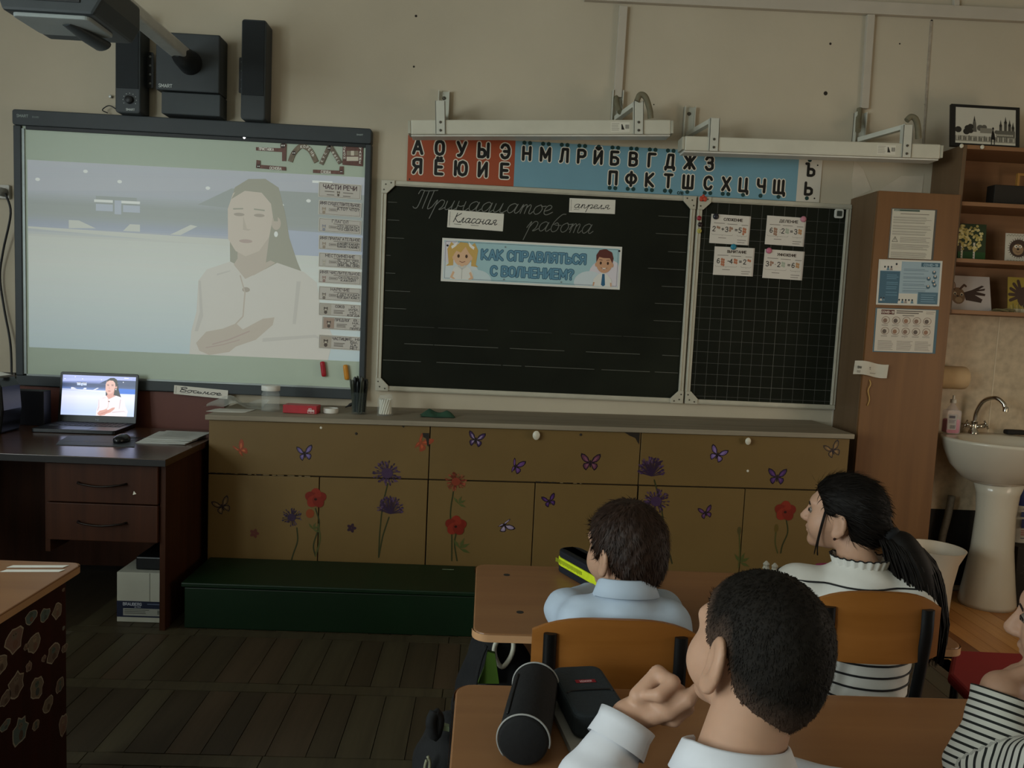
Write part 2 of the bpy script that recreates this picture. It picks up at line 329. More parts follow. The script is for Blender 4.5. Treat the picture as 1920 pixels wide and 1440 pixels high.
def card(name, label, cat, tl, tr, bl, Y, art, th=0.0012, mat=None, group=None, parent=None, cmat=None, bevel=0):
    fr, w, h = pxframe(tl, tr, bl, Y)
    o = MB().prism([(0,0),(w,0),(w,h),(0,h)], fr, 0.0002, th).build(name, cmat or M('white_card', '#d9d4c8', .6, var=.04), parent, label=label, cat=cat, group=group)
    if art:
        f = FA(); art(f, w, h); f.build('print', fr, o, mat or PRINT, d0=th+0.0002, eps=0.00015)
    return o
# ------------------------------------------------------------------ the room
WALL = M('painted_wall', '#b8ad98', .75, 0, .07, 1.6, .15, .25, bscale=30)
XR, YB, ZC = 3.95, -7.0, 3.1
f = mb().box(XL-.2, XR+.2, YB-.2, .2, -.1, -.012).build('floor', wood('subfloor_wood', '#3a3123', '#30281b', .5, 'y', 4), kind='structure')
# parquet: rows of strips along the room, each row closed by a cross strip
def plank_mesh(w, l, mats, name):
    m = mb().box(-w/2, w/2, -l/2, l/2, 0, .012); me = bpy.data.meshes.new(name); me.from_pydata(m.v, [], m.f); me.materials.append(mats); return me
PT = [wood('parquet_%s' % n, a, b, .5, 'y', 5) for n, a, b in (('umber', '#3f3626', '#342c1e'), ('moss', '#3a3123', '#30281b'), ('tobacco', '#483b2b', '#3c3122'), ('ash', '#463f2d', '#3a3324'))]
LM = [wood('laminate_%s' % n, a, b, .35, 'y', 4) for n, a, b in (('amber', '#a8703a', '#94602e'), ('honey', '#c08a50', '#ad7a42'), ('chestnut', '#7c4c26', '#6b3f1e'), ('oak', '#b57e48', '#a06c38'))]
npl = 0
def plank(x, y, w, l, mat):
    global npl
    key = (round(w, 3), round(l, 3), mat.name)
    me = bpy.data.meshes.get('plank_%s_%s_%s' % key) or plank_mesh(w, l, mat, 'plank_%s_%s_%s' % key)
    o = bpy.data.objects.new('plank', me); link(o, (x, y, -.012), f); npl += 1
rows = [-.40-.43*i for i in range(5)]
for r, y0 in enumerate(rows):
    for x0, x1 in ((-1.05, .92), (1.55, 2.35)):
        x = x0+random.random()*.05
        while x < x1:
            w = random.choice((.085, .1, .115)); 
            plank(x+w/2, y0-.185, w-.0025, .365, random.choice(PT)); x += w
        x = x0
        while x < x1:
            l = .49
            me = bpy.data.meshes.get('cross_plank')
            if me is None:
                m_ = mb().box(-l/2, l/2, -.028, .028, 0, .012); me = bpy.data.meshes.new('cross_plank'); me.from_pydata(m_.v, [], m_.f); me.materials.append(PT[3])
            o = bpy.data.objects.new('plank', me); link(o, (x+l/2, y0-.4, -.012), f); x += l+.003
x = 2.36
while x < 3.6:
    w = .085; plank(x+w/2, -.62, w-.002, 1.22, random.choice(LM)); x += w
for r, y0 in enumerate(rows[2:4]):
    x = 2.36
    while x < 3.3:
        w = random.choice((.085, .1)); plank(x+w/2, y0-.185, w-.0025, .365, LM[random.choice((1, 3))]); x += w
mb().box(2.34, 3.6, -1.262, -1.232, -.012, .004).build('trim_1', wood('threshold_wood', '#4d2f18', '#3f2512', .4), kind='structure')

wf = mb().box(XL-.2, XR+.2, 0, .2, 0, ZC).build('wall_front', WALL, kind='structure')
mb().box(XR, XR+.2, YB, -3.1, 0, ZC).box(XR, XR+.2, -2.1, 0, 0, ZC).box(XR, XR+.2, -3.1, -2.1, 2.1, ZC).build('wall_right', WALL, kind='structure')
do = mb().box(XR-.02, XR+.22, -3.16, -3.1, 0, 2.16).box(XR-.02, XR+.22, -2.1, -2.04, 0, 2.16).box(XR-.02, XR+.22, -3.1, -2.1, 2.1, 2.16).build('door_1', M('door_white', '#b5ad9c', .5), kind='structure')
mb().box(XR-.94, XR-.03, -3.16, -3.12, .01, 2.08).build('door_leaf', M('door_white', '#b5ad9c', .5), do)
mb().box(XL-.2, XR+.2, YB-.2, YB, 0, ZC).build('wall_back', WALL, kind='structure')
mb().box(XL-.2, XR+.2, YB-.2, .2, ZC, ZC+.1).build('ceiling', M('ceiling_paint', '#c9c4b8', .8, 0, .04), kind='structure')
WY = (-1.35, -3.25, -5.15); wl = mb().box(XL-.2, XL, YB, 0, 0, .98).box(XL-.2, XL, YB, 0, 2.47, ZC)
ed = [0]+[q for w in WY for q in (w+.78, w-.78)]+[YB]
for i in range(0, len(ed), 2): wl.box(XL-.2, XL, ed[i+1], ed[i], .98, 2.47)
wl.build('wall_left', WALL, kind='structure')
WHT = M('white_paint', '#c9c8c0', .45, 0, .04)
GLASS = M('window_glass', '#e8f2f4', .02, 0, 0, alpha=.12)
for i, w in enumerate(WY):
    fr = mb()
    for a, b, c, d in ((w-.78, w+.78, .98, 1.04), (w-.78, w+.78, 2.41, 2.47), (w-.78, w-.72, 1.04, 2.41), (w+.72, w+.78, 1.04, 2.41), (w-.03, w+.03, 1.04, 2.41)): fr.box(XL-.16, XL-.1, a, b, c, d)
    o = fr.build('window_%d' % (i+1), WHT, kind='structure')
    for s in (-1, 1): box('pane', GLASS, (XL-.135, XL-.129, w+s*.375-.345, w+s*.375+.345, 1.04, 2.41), o, 0)
    box('window_sill', WHT, (XL-.1, XL+.16, w-.8, w+.8, .95, .98), o)
# cable ducts and the joint of the wall boards
DUCT = M('duct_plastic', '#b3aa9b', .5, 0, .04)
def bar(px0, px1, wpx, depth, name='cable_duct', mat=DUCT):
    a, b = PY(*px0, 0), PY(*px1, 0); d = (b-a)/np.linalg.norm(b-a); n = np.cross(d, Y3); w = wpx*3.77/FPX
    return mb().obox(a-n*w/2-Y3*depth, b-a, n*w, Y3*depth), (a+b)/2
m, _ = bar((1095, -8), (1930, 33), 22, .03); m.build('trim_2', DUCT, bevel=.003, kind='structure')
m, _ = bar((1168, 14), (1157, 184), 15, .022); m.build('trim_3', DUCT, bevel=.002, kind='structure')
m, _ = bar((1630, 30), (1618, 205), 14, .022); m.build('trim_4', DUCT, bevel=.002, kind='structure')
m, _ = bar((1790, -30), (1790, 22), 10, .02); m.build('trim_5', DUCT, bevel=.002, kind='structure')
m, _ = bar((1746, 40), (1728, 300), 4, .004); m.build('trim_6', M('joint_filler', '#9b9080', .8, 0, .2, 40), kind='structure')
m, _ = bar((1563, 762), (1561, 802), 5, .008); m.build('trim_7', DUCT, kind='structure')
m, _ = bar((-40, 727), (31, 730), 62, .012); m.build('trim_8', M('socket_panel', '#4a463f', .6), kind='structure')
HOLE = M('dark_hole', '#2c2620', .8)
for px, py, r in ((780, 30, .006), (776, 125, .005), (1548, 175, .010), (1557, 82, .006), (1687, 82, .004), (1747, 39, .006), (1741, 117, .006), (1735, 196, .006), (1226, 196, .003), (1161, 46, .004)):
    p = PY(px, py, 0); mb().lathe([(r, 0), (r*.7, .0015), (0, .0016)], p, 10, ax=-Y3).build('nail_hole', HOLE, wf)
# sink corner: wallpaper of tile-look board, dark lower board
mb().box(2.66, 3.85, -.012, 0, .42, 1.42).build('trim_9', M('backsplash_board', '#b7a488', .45, 0, .16, 26, .1, .5), kind='structure')
mb().box(3.05, 3.056, -.0135, -.012, .42, 1.42).build('trim_10', M('joint_strip', '#c9b99e', .4), kind='structure')
mb().box(2.66, 3.85, -.012, 0, .03, .42).build('trim_11', M('dark_lower_board', '#15120f', .6), kind='structure')
mb().box(XL, -.66, -.014, 0, .0, .09).build('baseboard_front', M('dark_skirting', '#2c2118', .6), kind='structure')
# torn wallpaper patches above the wardrobe
for q in ([(1601, 300), (1618, 318), (1634, 356), (1600, 372), (1597, 340)], [(1690, 330), (1732, 330), (1728, 362), (1640, 362)]):
    P_ = [PY(*p, 0) for p in q]; F_ = (P_[0], X3, Z3, -Y3)
    mb().prism([((p-P_[0])[0], (p-P_[0])[2]) for p in P_], F_, 0.0005, .002).build('torn_paper', M('bare_plaster', '#c2b6a2', .8), wf)
# wall lamp over the sink, out of the picture, warm
wl_ = thing('wall_lamp', 'warm glowing globe lamp on the wall right of the wash basin', 'lamp', (3.72, -.1, 1.92))
mb().lathe([(.05, 0), (.05, .02), (.02, .04)], (3.72, 0, 1.95), 20, ax=-Y3).build('wall_plate', WHT, wl_, smooth=40)
mb().ell((3.72, -.11, 1.95), (.07, .07, .07), 20).build('globe', M('lamp_globe', '#ffe0b0', .4, emis=('#ffc98a', 14)), wl_, smooth=True)
# ------------------------------------------------------------------ interactive whiteboard
BLK = M('charcoal_plastic', '#33383a', .5, 0, .06, 12, .02)
BLK2 = M('dark_plastic', '#1b1d1e', .45, 0, .06)
x0, x1, z0, z1 = -1.690, -.051, .854, 2.127
wb = thing('interactive_whiteboard', 'large dark-framed interactive whiteboard with a projected picture on the wall', 'whiteboard', ((x0+x1)/2, -.02, z0))
xi0, xi1, zi0, zi1 = -1.655, -.078, .902, 2.045
box('screen_surface', M('whiteboard_enamel', '#b4c0ae', .35, 0, .02, 3), (xi0-.01, xi1+.01, -.038, 0, zi0-.02, zi1+.02), wb, 0)
mb().prism(rrect(x0, x1, zi1+.012, z1, .012), WF(0, 0, 0), 0, .056).build('frame_rail', BLK, wb, bevel=.004)
box('frame_rail', BLK, (x0, x1, -.05, 0, z0, zi0), wb, .004)
box('frame_rail', BLK, (x0, xi0, -.05, 0, zi0, zi1+.012), wb, .004); box('frame_rail', BLK, (xi1, x1, -.05, 0, zi0, zi1+.012), wb, .004)
box('sensor_strip', BLK2, (xi0+.02, xi1, -.047, -.038, zi1-.004, zi1+.012), wb, .001)
box('frame_inlay', M('silver_edge', '#8d9390', .4, .5), (xi0, xi0+.012, -.044, -.038, zi0, zi1), wb, 0); box('frame_inlay', MATS['silver_edge'], (xi0, xi1, -.044, -.038, zi0, zi0+.008), wb, 0)
lg = FA(); lg.text('SMART', 0, 0, .012, '#9aa5a0', .14); lg.text('BOARD', .07, 0, .007, '#7d8884', .14); lg.build('logo', WF(x0+.022, z1-.035, -.0565), wb)
lg = FA(); lg.text('SMART', 0, 0, .007, '#9aa5a0', .16); lg.build('logo', WF(x1-.068, z1-.035, -.0565), wb)
mb().ell((PY(458, 258, -.05)), (.006, .003, .006), 8).build('indicator_lamp', M('indicator_white', '#ffffff', .3, emis=('#ffffff', 1.5)), wb)
# the projected broadcast: a woman in a white jacket in an ice arena
def arena(f, w, h, pal):
    mp = lambda b: float(np.interp(b, [0, .53, .60, .68, .80, 1], [0, .60, .65, .70, .81, 1])); state = {'m': mp}
    Y_ = lambda b: state['m'](b)
    R = lambda a, b, c, d, k: f.rect(a*w, Y_(b)*h, c*w, Y_(d)*h, pal[k])
    P = lambda pts, k: f.poly([(a*w, Y_(b)*h) for a, b in pts], pal[k])
    hx = lambda q: np.array([int(q[i:i+2], 16) for i in (1, 3, 5)])
    def grad(y0, y1, cols, n):
        for i in range(n):
            t = (i+.5)/n*(len(cols)-1); k = min(int(t), len(cols)-2); c = hx(cols[k])*(1-t+k)+hx(cols[k+1])*(t-k); f.rect(0, (y0+(y1-y0)*i/n)*h, w, (y0+(y1-y0)*(i+1)/n)*h, '#%02x%02x%02x' % tuple(int(round(v)) for v in c))
    grad(0, .60, pal['ice'], 30); grad(.60, .66, [pal['board'], pal['seats']], 5); grad(.66, .72, [pal['seats'], pal['stand']], 6); grad(.72, .84, [pal['stand'], pal['stand2'], pal['roof']], 12); grad(.84, 1, [pal['roof'], pal['roof2']], 10)
    f.lay(); P([(0, .585), (1, .50), (1, .56), (0, .60)], 'board')
    P([(.12, .60), (.2, .61), (.15, .67), (.12, .67)], 'board'); P([(.28, .60), (.33, .60), (.33, .66), (.30, .66)], 'board'); P([(.42, .59), (.45, .59), (.5, .67), (.48, .68)], 'board')
    P([(0, .83), (.55, .88), (.95, .93), (.95, .96), (.4, .94), (0, .90)], 'roof2'); P([(.5, .80), (1, .74), (1, .90), (.6, .90)], 'stand2')
    f.lay()
    for i in range(5): P([(0, .94-.012*i), (.45+.04*i, .985-.012*i), (.45+.04*i, .989-.012*i), (0, .944-.012*i)], 'roof2')
    P([(.72, .50), (1, .50), (1, .66), (.72, .68)], 'seats2')
    f.lay(); R(.20, .73, .32, .82, 'stand2'); f.lay()
    R(.20, .735, .25, .775, 'score'); R(.28, .735, .33, .775, 'score'); R(.255, .72, .275, .80, 'score'); R(.195, .785, .25, .80, 'lamp'); R(.275, .785, .33, .80, 'lamp')
    for a, b in ((.03, .90), (.27, .91), (.53, .90), (.83, .86), (.75, .83), (.17, .955)): f.ellipse(a*w, b*h, .007*w, .009*h, pal['lamp'], 12)
    R(.84, .955, .90, .968, 'lamp'); P([(.60, .72), (.66, .72), (.66, .76), (.60, .75)], 'score')
    f.lay(); state['m'] = lambda b: b*1.06      # hair behind
    P([(.60, .42), (.595, .75), (.61, .86), (.65, .905), (.70, .91), (.74, .87), (.76, .75), (.775, .62), (.80, .50), (.835, .37), (.80, .34), (.62, .36)], 'hair')
    f.lay(); P([(.622, .42), (.70, .40), (.715, .62), (.62, .60)], 'skin2'); P([(.48, .0), (.485, .12), (.50, .22), (.505, .38), (.53, .44), (.60, .485), (.63, .46), (.67, .42), (.74, .49), (.82, .45), (.86, .40), (.875, .25), (.915, .12), (.90, .0)], 'coat')
    f.lay(); P([(.592, .60), (.59, .75), (.605, .83), (.64, .865), (.68, .86), (.715, .82), (.725, .72), (.715, .62), (.685, .545), (.645, .515), (.615, .54)], 'skin')
    f.ellipse(.735*w, .731*h, .014*w, .035*h, pal['skin2']); P([(.61, .47), (.645, .40), (.69, .44), (.735, .49), (.72, .50), (.66, .45), (.62, .50)], 'skin2')
    f.lay(); P([(.60, .80), (.62, .865), (.66, .89), (.71, .87), (.735, .80), (.74, .70), (.728, .70), (.722, .78), (.69, .84), (.64, .845)], 'hair')
    f.ellipse(.624*w, .7685*h, .016*w, .009*h, pal['feat']); f.ellipse(.684*w, .7685*h, .016*w, .009*h, pal['feat']); f.ellipse(.645*w, .6275*h, .020*w, .010*h, pal['lip'])
    P([(.606, .748), (.636, .752), (.636, .758), (.606, .755)], 'hair'); P([(.668, .752), (.70, .748), (.70, .755), (.668, .759)], 'hair'); P([(.636, .72), (.648, .655), (.66, .652), (.652, .645), (.636, .648)], 'skin2')
    f.ellipse(.735*w, .673*h, .006*w, .016*h, pal['lamp'], 8); f.ellipse(.648*w, .366*h, .012*w, .014*h, pal['feat'], 10)
    f.stroke([(.63*w, .44*h), (.645*w, .35*h), (.64*w, .22*h), (.60*w, .14*h)], .004*w, pal['skin2']); P([(.505, .38), (.512, .38), (.52, .20), (.505, .12), (.495, .12), (.51, .22)], 'fold'); P([(.80, .40), (.812, .40), (.80, .18), (.79, .18)], 'fold')
    P([(.70, .10), (.86, .13), (.90, .09), (.86, .115), (.70, .08)], 'fold'); P([(.56, .42), (.60, .44), (.60, .435), (.56, .41)], 'fold')
    f.lay(); P([(.50, .06), (.53, .12), (.58, .14), (.62, .17), (.64, .14), (.70, .20), (.735, .21), (.73, .17), (.68, .09), (.62, .05), (.60, .02), (.54, .0), (.51, .02)], 'skin2')
    f.lay(); f.stroke([(.55*w, .06*h), (.60*w, .09*h), (.66*w, .14*h)], .004*w, pal['lip']); f.stroke([(.53*w, .04*h), (.58*w, .06*h), (.63*w, .09*h)], .003*w, pal['lip'])
pale = dict(ice=['#a3b1b3', '#aab5b4', '#b0b8b4', '#b4b9b2', '#b1b5ad'], board='#b0b3aa', seats='#9097a3', seats2='#98a0ab', stand='#8d938f', stand2='#8b918d', roof='#9a9fa4', roof2='#9ea2a6', roof3='#969ba1', score='#9ea5ad', lamp='#c2c6c1', hair='#8b8b7d', coat='#b1afa6', skin='#aea699', skin2='#a39b8e', feat='#938c80', lip='#9c8e85', fold='#a7a59d')
fr, w, h = pxframe((50, 300), (684, 333), (57, 650), -.0385)
w = 1.56; h = .868; fr = WF(-1.633, 1.037, -.0385)
a = FA(); arena(a, w, h, pale); a.build('projected_picture', fr, wb, printmat('projected_light', .4, .25, spec=.3), eps=.0002)
# word-part cut-outs held on the whiteboard
YB_ = -.0412
def pxu(px, py, Y):
    O = PY(px, py, Y); return (O, (PY(px+40, py, Y)-O)/40, (PY(px, py-40, Y)-O)/40, -Y3)
def cut(name, label, polys, col, texts, extra=None, o=(0, 0), group='word-part cut-outs on the whiteboard', th=.0015, Y=YB_, cat='cutout'):
    fr = pxu(*o, Y); m = mb()
    for p in polys: m.prism([(a-o[0], o[1]-b) for a, b in p], fr, -.0028, th)
    ob = m.build(name, M('cut_'+col[1:], col, .5, var=.25, scale=60), label=label, cat=cat, group=group)
    f = FA()
    if extra: extra(f, lambda a, b: (a-o[0], o[1]-b))
    f.lay()
    for t, x, y, hh, ang, k in texts: f.text(t, x-o[0], o[1]-y, hh, '#e6e2d6', .2, k, .28, ang=math.radians(ang))
    f.build('lettering', fr, ob, d0=th+.0002, kind='stuff')
    return ob
def thick(pts, w):
    P = [np.array(p, float) for p in pts]; L = []; R = []
    for i in range(len(P)):
        d = P[min(i+1, len(P)-1)]-P[max(i-1, 0)]; d /= np.linalg.norm(d); n = np.array([-d[1], d[0]])*w/2; L.append(P[i]+n); R.append(P[i]-n)
    return [tuple(p) for p in L+R[::-1]]
def face(cx, cy, r):
    def fn(f, T):
        x, y = T(cx, cy); f.ellipse(x, y, r, r, '#3c2e2a', 12); f.lay(); f.ellipse(x-r*.4, y, r*.3, r*.3, '#e8e4da', 8); f.ellipse(x+r*.4, y, r*.3, r*.3, '#e8e4da', 8)
    return fn
cut('prefix_cutout', 'brown hook-shaped prefix cutout at the upper left of the word-part signs', [[(480, 276), (526, 278), (526, 270), (537, 270), (536, 302), (529, 302), (529, 285), (480, 282)]], '#6d4b42', [('ПРИСТАВКА', 486, 281.5, 4.6, -3, .75)], face(531, 273, 5), (480, 276))
cut('root_cutout', 'arched wooden-plank root cutout between the hook and roof signs', [thick(catmull([(544, 303), (550, 288), (562, 275), (571, 275), (582, 283), (593, 304)], 5), 9)], '#7a6c5a', [('К', 564, 278, 5, 3, 1), ('О', 569, 277, 5, -5, 1), ('Р', 574, 278, 5, -25, 1), ('Е', 578, 281, 5, -40, 1), ('Н', 582, 286, 5, -50, 1), ('Ь', 585, 291, 5, -60, 1)], face(551, 287, 4), (544, 303))
cut('suffix_cutout', 'roof-shaped suffix cutout beside the arch sign', [thick([(602, 308), (617, 275), (620, 275)], 8), thick([(616, 275), (620, 276), (638, 306)], 8)], '#6f6254', [('К', 605, 304, 4, 62, 1), ('У', 608, 297, 4, 62, 1), ('С', 611, 290, 4, 62, 1), ('Ф', 622, 286, 4, -58, 1), ('И', 626, 292, 4, -58, 1), ('К', 629, 297, 4, -58, 1), ('С', 632, 302, 4, -58, 1)], face(617, 278, 3.5), (602, 308))
def okno(f, T):
    (a, b), (c, d) = T(650, 292), T(672, 283); f.rect(a, b, c, d, '#8e8170'); (a, b), (c, d) = T(650, 302), T(672, 294); f.rect(a, b, c, d, '#cfc6b4'); f.lay(); (a, b), (c, d) = T(658, 292), T(664, 283); f.rect(a, b, c, d, '#cfc6b4')
cut('ending_cutout', 'square brown window-shaped ending cutout in the corner of the whiteboard', [[(643, 273), (681, 276), (680, 312), (642, 309)]], '#65443c', [(c, 644.5, 279+6.4*i, 4.6, -3, 1) for i, c in enumerate('ОКОН')]+[(c, 674, 281+6.4*i, 4.6, -3, 1) for i, c in enumerate('ЧАНИЕ')], okno, (643, 273))
cut('stem_cutout', 'brown L-shaped stem cutout below the hook-shaped sign', [[(481, 300), (488, 301), (488, 309), (500, 310), (536, 313), (536, 320), (480, 315)]], '#6d4b42', [('ОСНОВА', 506, 317.5, 5, -4, .85)], face(485, 312, 3.5), (481, 300))
cut('word_cutout', 'brown L-shaped word cutout below the roof-shaped sign', [[(587, 318), (636, 320), (637, 312), (644, 312), (644, 327), (587, 324)]], '#6d4b42', [('СЛОВА', 602, 325, 5, -3, .85)], face(640, 322, 3), (587, 318))
# cards of the parts of speech
YW = -.0412
def bars(f, x0, x1, ys, w, c='#6b6259', s=1): f.lines(x0, x1, ys, w, c, .2, s)
def critter(f, x, y, r, c):
    f.ellipse(x, y+r*.5, r, r*.85, c, 14); f.ellipse(x, y-r*.9, r*.8, r*.9, c, 14); f.ellipse(x-r*.7, y+r*1.2, r*.35, r*.45, c, 8); f.ellipse(x+r*.7, y+r*1.2, r*.35, r*.45, c, 8)
    f.lay(); f.ellipse(x, y+r*.35, r*.65, r*.5, '#c9bfae', 12); f.lay(); f.ellipse(x-r*.3, y+r*.5, r*.12, r*.16, '#2a2320', 8); f.ellipse(x+r*.3, y+r*.5, r*.12, r*.16, '#2a2320', 8)
def sp_card(title, right, c, kind):
    def art(f, w, h):
        f.rect(.02*w, .05*h, .98*w, .95*h, '#c4bdb4'); f.lay(); f.stroke([(.025*w, .06*h), (.975*w, .06*h), (.975*w, .94*h), (.025*w, .94*h)], .008*w, '#6f675f', True, False)
        if kind == 'head':
            f.text(title, w/2, .58*h, .28*h, '#4b3137', .2, align='c', fit=.78*w); f.lay(); critter(f, .47*w, .30*h, .10*h, '#57493e')
            for s, (a, b) in enumerate(((.15, .38), (.2, .38), (.58, .82), (.58, .76))): bars(f, a*w, b*w, [(.40, .18, .38, .16)[s]*h], .05*h)
            return
        if kind == 'wide':
            f.text(title, w/2, .72*h, .19*h, '#43353a', .18, align='c', fit=min(.92*w, len(title)*.062*w)); bars(f, .35*w, .95*w, [.62*h], .05*h, '#857c72'); f.lay()
            critter(f, .13*w, .30*h, .14*h, c); f.stroke([(.25*w, .30*h), (.44*w, .30*h), (.44*w, .46*h), (.25*w, .46*h)], .008*w, '#6d5f54', True); bars(f, .27*w, .42*w, [.38*h], .05*h)
            n = len(right)
            for i, t in enumerate(right): f.text(t, .70*w, (.40-(i*.2) if n < 3 else .46-i*.17)*h, (.15 if n > 1 else .18)*h, '#3b3336', .2, align='c', fit=min(.5*w, len(t)*.058*w))
        else:
            f.rect(.04*w, .1*h, .30*w, .9*h, c); f.lay(); critter(f, .17*w, .42*h, .16*h, '#4e4138'); f.text(title, .50*w, .68*h, .19*h, '#43353a', .18, align='c', fit=len(title)*.052*w); bars(f, .36*w, .62*w, [.45*h, .34*h, .24*h], .05*h)
            for i, t in enumerate(right): f.text(t, .83*w, (.72-i*.22)*h, .16*h, '#3b3336', .2, align='c', fit=len(t)*.055*w)
    return art
SPC = [((598, 341), (678, 347), (598, 369), 'ЧАСТИ РЕЧИ', [], '#57493e', 'head', 'title card for parts of speech, topmost in the whiteboard card column'),
 ((598, 375), (678, 381), (598, 402), 'ИМЯ СУЩЕСТВИТЕЛЬНОЕ', ['КТО? ЧТО?'], '#a08f7c', 'wide', 'noun card with a kitten drawing, second in the whiteboard card column'),
 ((598, 408), (678, 414), (598, 434), 'ГЛАГОЛ', ['ЧТО ДЕЛАТЬ?', 'ЧТО СДЕЛАТЬ?'], '#8f8f9b', 'wide', 'bluish verb card with a round animal, third in the whiteboard card column'),
 ((598, 441), (678, 446), (598, 467), 'ИМЯ ПРИЛАГАТЕЛЬНОЕ', ['КАКОЙ? КАКАЯ?', 'КАКОЕ? КАКИЕ?'], '#a09080', 'wide', 'adjective card with two question rows, fourth in the whiteboard card column'),
 ((598, 473), (678, 478), (598, 500), 'МЕСТОИМЕНИЕ', ['Я, ТЫ, ОН,', 'ОНА, МЫ,', 'ОНИ, ВЫ, ОНО'], '#b8b2a6', 'wide', 'pronoun card with three rows of words, fifth in the whiteboard card column'),
 ((598, 505), (678, 510), (598, 530), 'ИМЯ ЧИСЛИТЕЛЬНОЕ', ['СКОЛЬКО?', 'КАКОЙ?'], '#9a7f78', 'wide', 'numeral card asking how many, sixth in the whiteboard card column'),
 ((598, 536), (678, 541), (598, 562), 'НАРЕЧИЕ', ['ГДЕ? КУДА?', 'КОГДА? КАК?'], '#7d736a', 'wide', 'adverb card on greyer paper, seventh in the whiteboard card column'),
 ((598, 567), (677, 572), (598, 591), 'СОЮЗ', ['И,', 'ИЛИ,', 'НО,', 'КОГДА'], '#b5ada0', 'side', 'conjunction card with a picture at its left, eighth in the whiteboard card column'),
 ((604, 593), (681, 597), (604, 617), 'ПРЕДЛОГ', ['В,', 'НА,', 'К,', 'ПЕРЕД'], '#a78f7f', 'side', 'preposition card pushed right of the others in the whiteboard card column'),
 ((598, 627), (678, 632), (598, 653), 'ЧАСТИЦА', ['НЕ, НИ,', 'БЫ,', 'ДА,', 'НЕТ'], '#b0a596', 'side', 'particle card, lowest in the whiteboard card column')]
for i, (tl, tr, bl, t, r, c, k, lb) in enumerate(SPC):
    card('grammar_card', lb, 'card', tl, tr, bl, -.0385-.003-.0016*(i % 2), sp_card(t, r, c, k), .0018, GLOSSPRINT, 'parts-of-speech cards on the whiteboard')
for nm, px, col, lb in (('red', (606, 692), '#a81f2b', 'red capsule-shaped magnet low on the whiteboard'), ('yellow', (649, 698), '#c8872a', 'orange-yellow capsule-shaped magnet at the lower right of the whiteboard')):
    p0, p1 = PY(px[0]-1.5, px[1]-12, -.05), PY(px[0]+1.5, px[1]+12, -.05); d = (p1-p0)/5
    path = [p0-d*.5, p0-d*.35, p0]+[p0+d*i for i in range(1, 5)]+[p1, p1+d*.35, p1+d*.5]
    mb().tube(path, [.003, .009, .0115]+[.0118]*4+[.0115, .009, .003], 14).build('board_magnet', M('magnet_'+nm, col, .4, 0, .1), smooth=True, label=lb, cat='magnet')
def cur_card(word, s, ul):
    def art(f, w, h):
        f.rect(0, 0, w, h, '#d2cdc0'); f.lay(); f.rect(.03*w, .34*h, .97*w, .345*h, '#b98f88'); f.rect(.03*w, .60*h, .97*w, .605*h, '#b98f88'); f.rect(.035*w, .1*h, .042*w, .9*h, '#5b5650'); f.lay()
        f.cursive(word, .10*w, .33*h, .27*h, '#23211f', .013*w, fit=.78*w)
        for a, b in ul: f.rect(a*w, .20*h, b*w, .225*h, '#3a3632')
    return art
card('date_card', 'white handwritten word card leaning on the whiteboard tray', 'card', (327, 722), (428, 732), (322, 738), -.0525, cur_card('Восьмое', 1, ((.12, .3),)), .0012)
# ------------------------------------------------------------------ projector, arm, speakers
pr = thing('projector', 'dark grey short-throw projector hung on a metal arm above the whiteboard', 'projector', (-.95, -.55, 2.2))
bx0, bx1, by0, by1 = -1.085, -.795, -1.12, -.90
mb().prism([(0, 0), (.29, 0), (.32, .05), (.32, .13), (-.01, .13), (-.01, .03)], (np.array([bx0, by0, 2.2]), X3, Z3, -Y3), -.28, 0).build('housing', BLK, pr, bevel=.01)
mb().prism(rrect(.02, .27, .015, .19, .02), (np.array([bx0, by0, 2.2]), X3, Y3, -Z3), -.005, .012).build('base_plate', M('projector_grey', '#8f9694', .5, 0, .05), pr, bevel=.004)
mb().tube([(bx0+.17, by0+.07, 2.192), (bx0+.20, by0+.15, 2.175), (bx0+.22, by0+.21, 2.168)], [.02, .032, .036], 16, flat=.5, up=(1, 0, 0)).build('lens_hood', BLK, pr, smooth=50)
box('port_panel', BLK2, (bx0+.02, bx0+.25, by0-.004, by0, 2.235, 2.31), pr, .001)
for i in range(4): mb().lathe([(.006, 0), (.006, .004), (.003, .004), (.003, .001)], (bx0+.05+.021*i, by0-.004, 2.245), 12, ax=-Y3).build('audio_jack', M('jack_metal', '#9a9c98', .3, .8), pr, smooth=40)
for i in range(3): box('port', M('port_blue', '#2d3742', .4), (bx0+.14+.035*i, bx0+.165+.035*i, by0-.008, by0-.003, 2.255, 2.27), pr, .001)
mb().tube([(bx0+.16, by0-.006, 2.27), (bx0+.17, by0-.05, 2.275), (bx0+.20, by0-.04, 2.30), (bx0+.19, by0+.02, 2.36)], .006, 8).build('video_cable', BLK2, pr, smooth=True)
ARM = M('brushed_arm', '#b3b4ae', .4, .3, .08, 20)
mb().prism(rrect(-.035, .035, -.026, .026, .012), (np.array([-.868, -.16, 2.37]), X3, Z3, -Y3), 0, .95).build('arm', ARM, pr, bevel=.002)
mb().lathe([(.02, .16), (.035, .14), (.045, .10), (.05, .05), (.055, 0)], (-.866, -.10, 2.36), 24, ax=-Y3).build('ball_joint', BLK2, pr, smooth=40)
box('mount_housing', BLK, (-1.02, -.735, -.11, 0, 2.235, 2.49), pr, .006); box('mount_cover', M('mount_lower', '#393f41', .55), (-1.0, -.735, -.095, 0, 2.135, 2.232), pr, .004)
lg = FA(); lg.text('SMART', 0, 0, .014, '#c9cfca', .14); lg.build('logo', WF(-1.005, 2.247, -.11), pr)
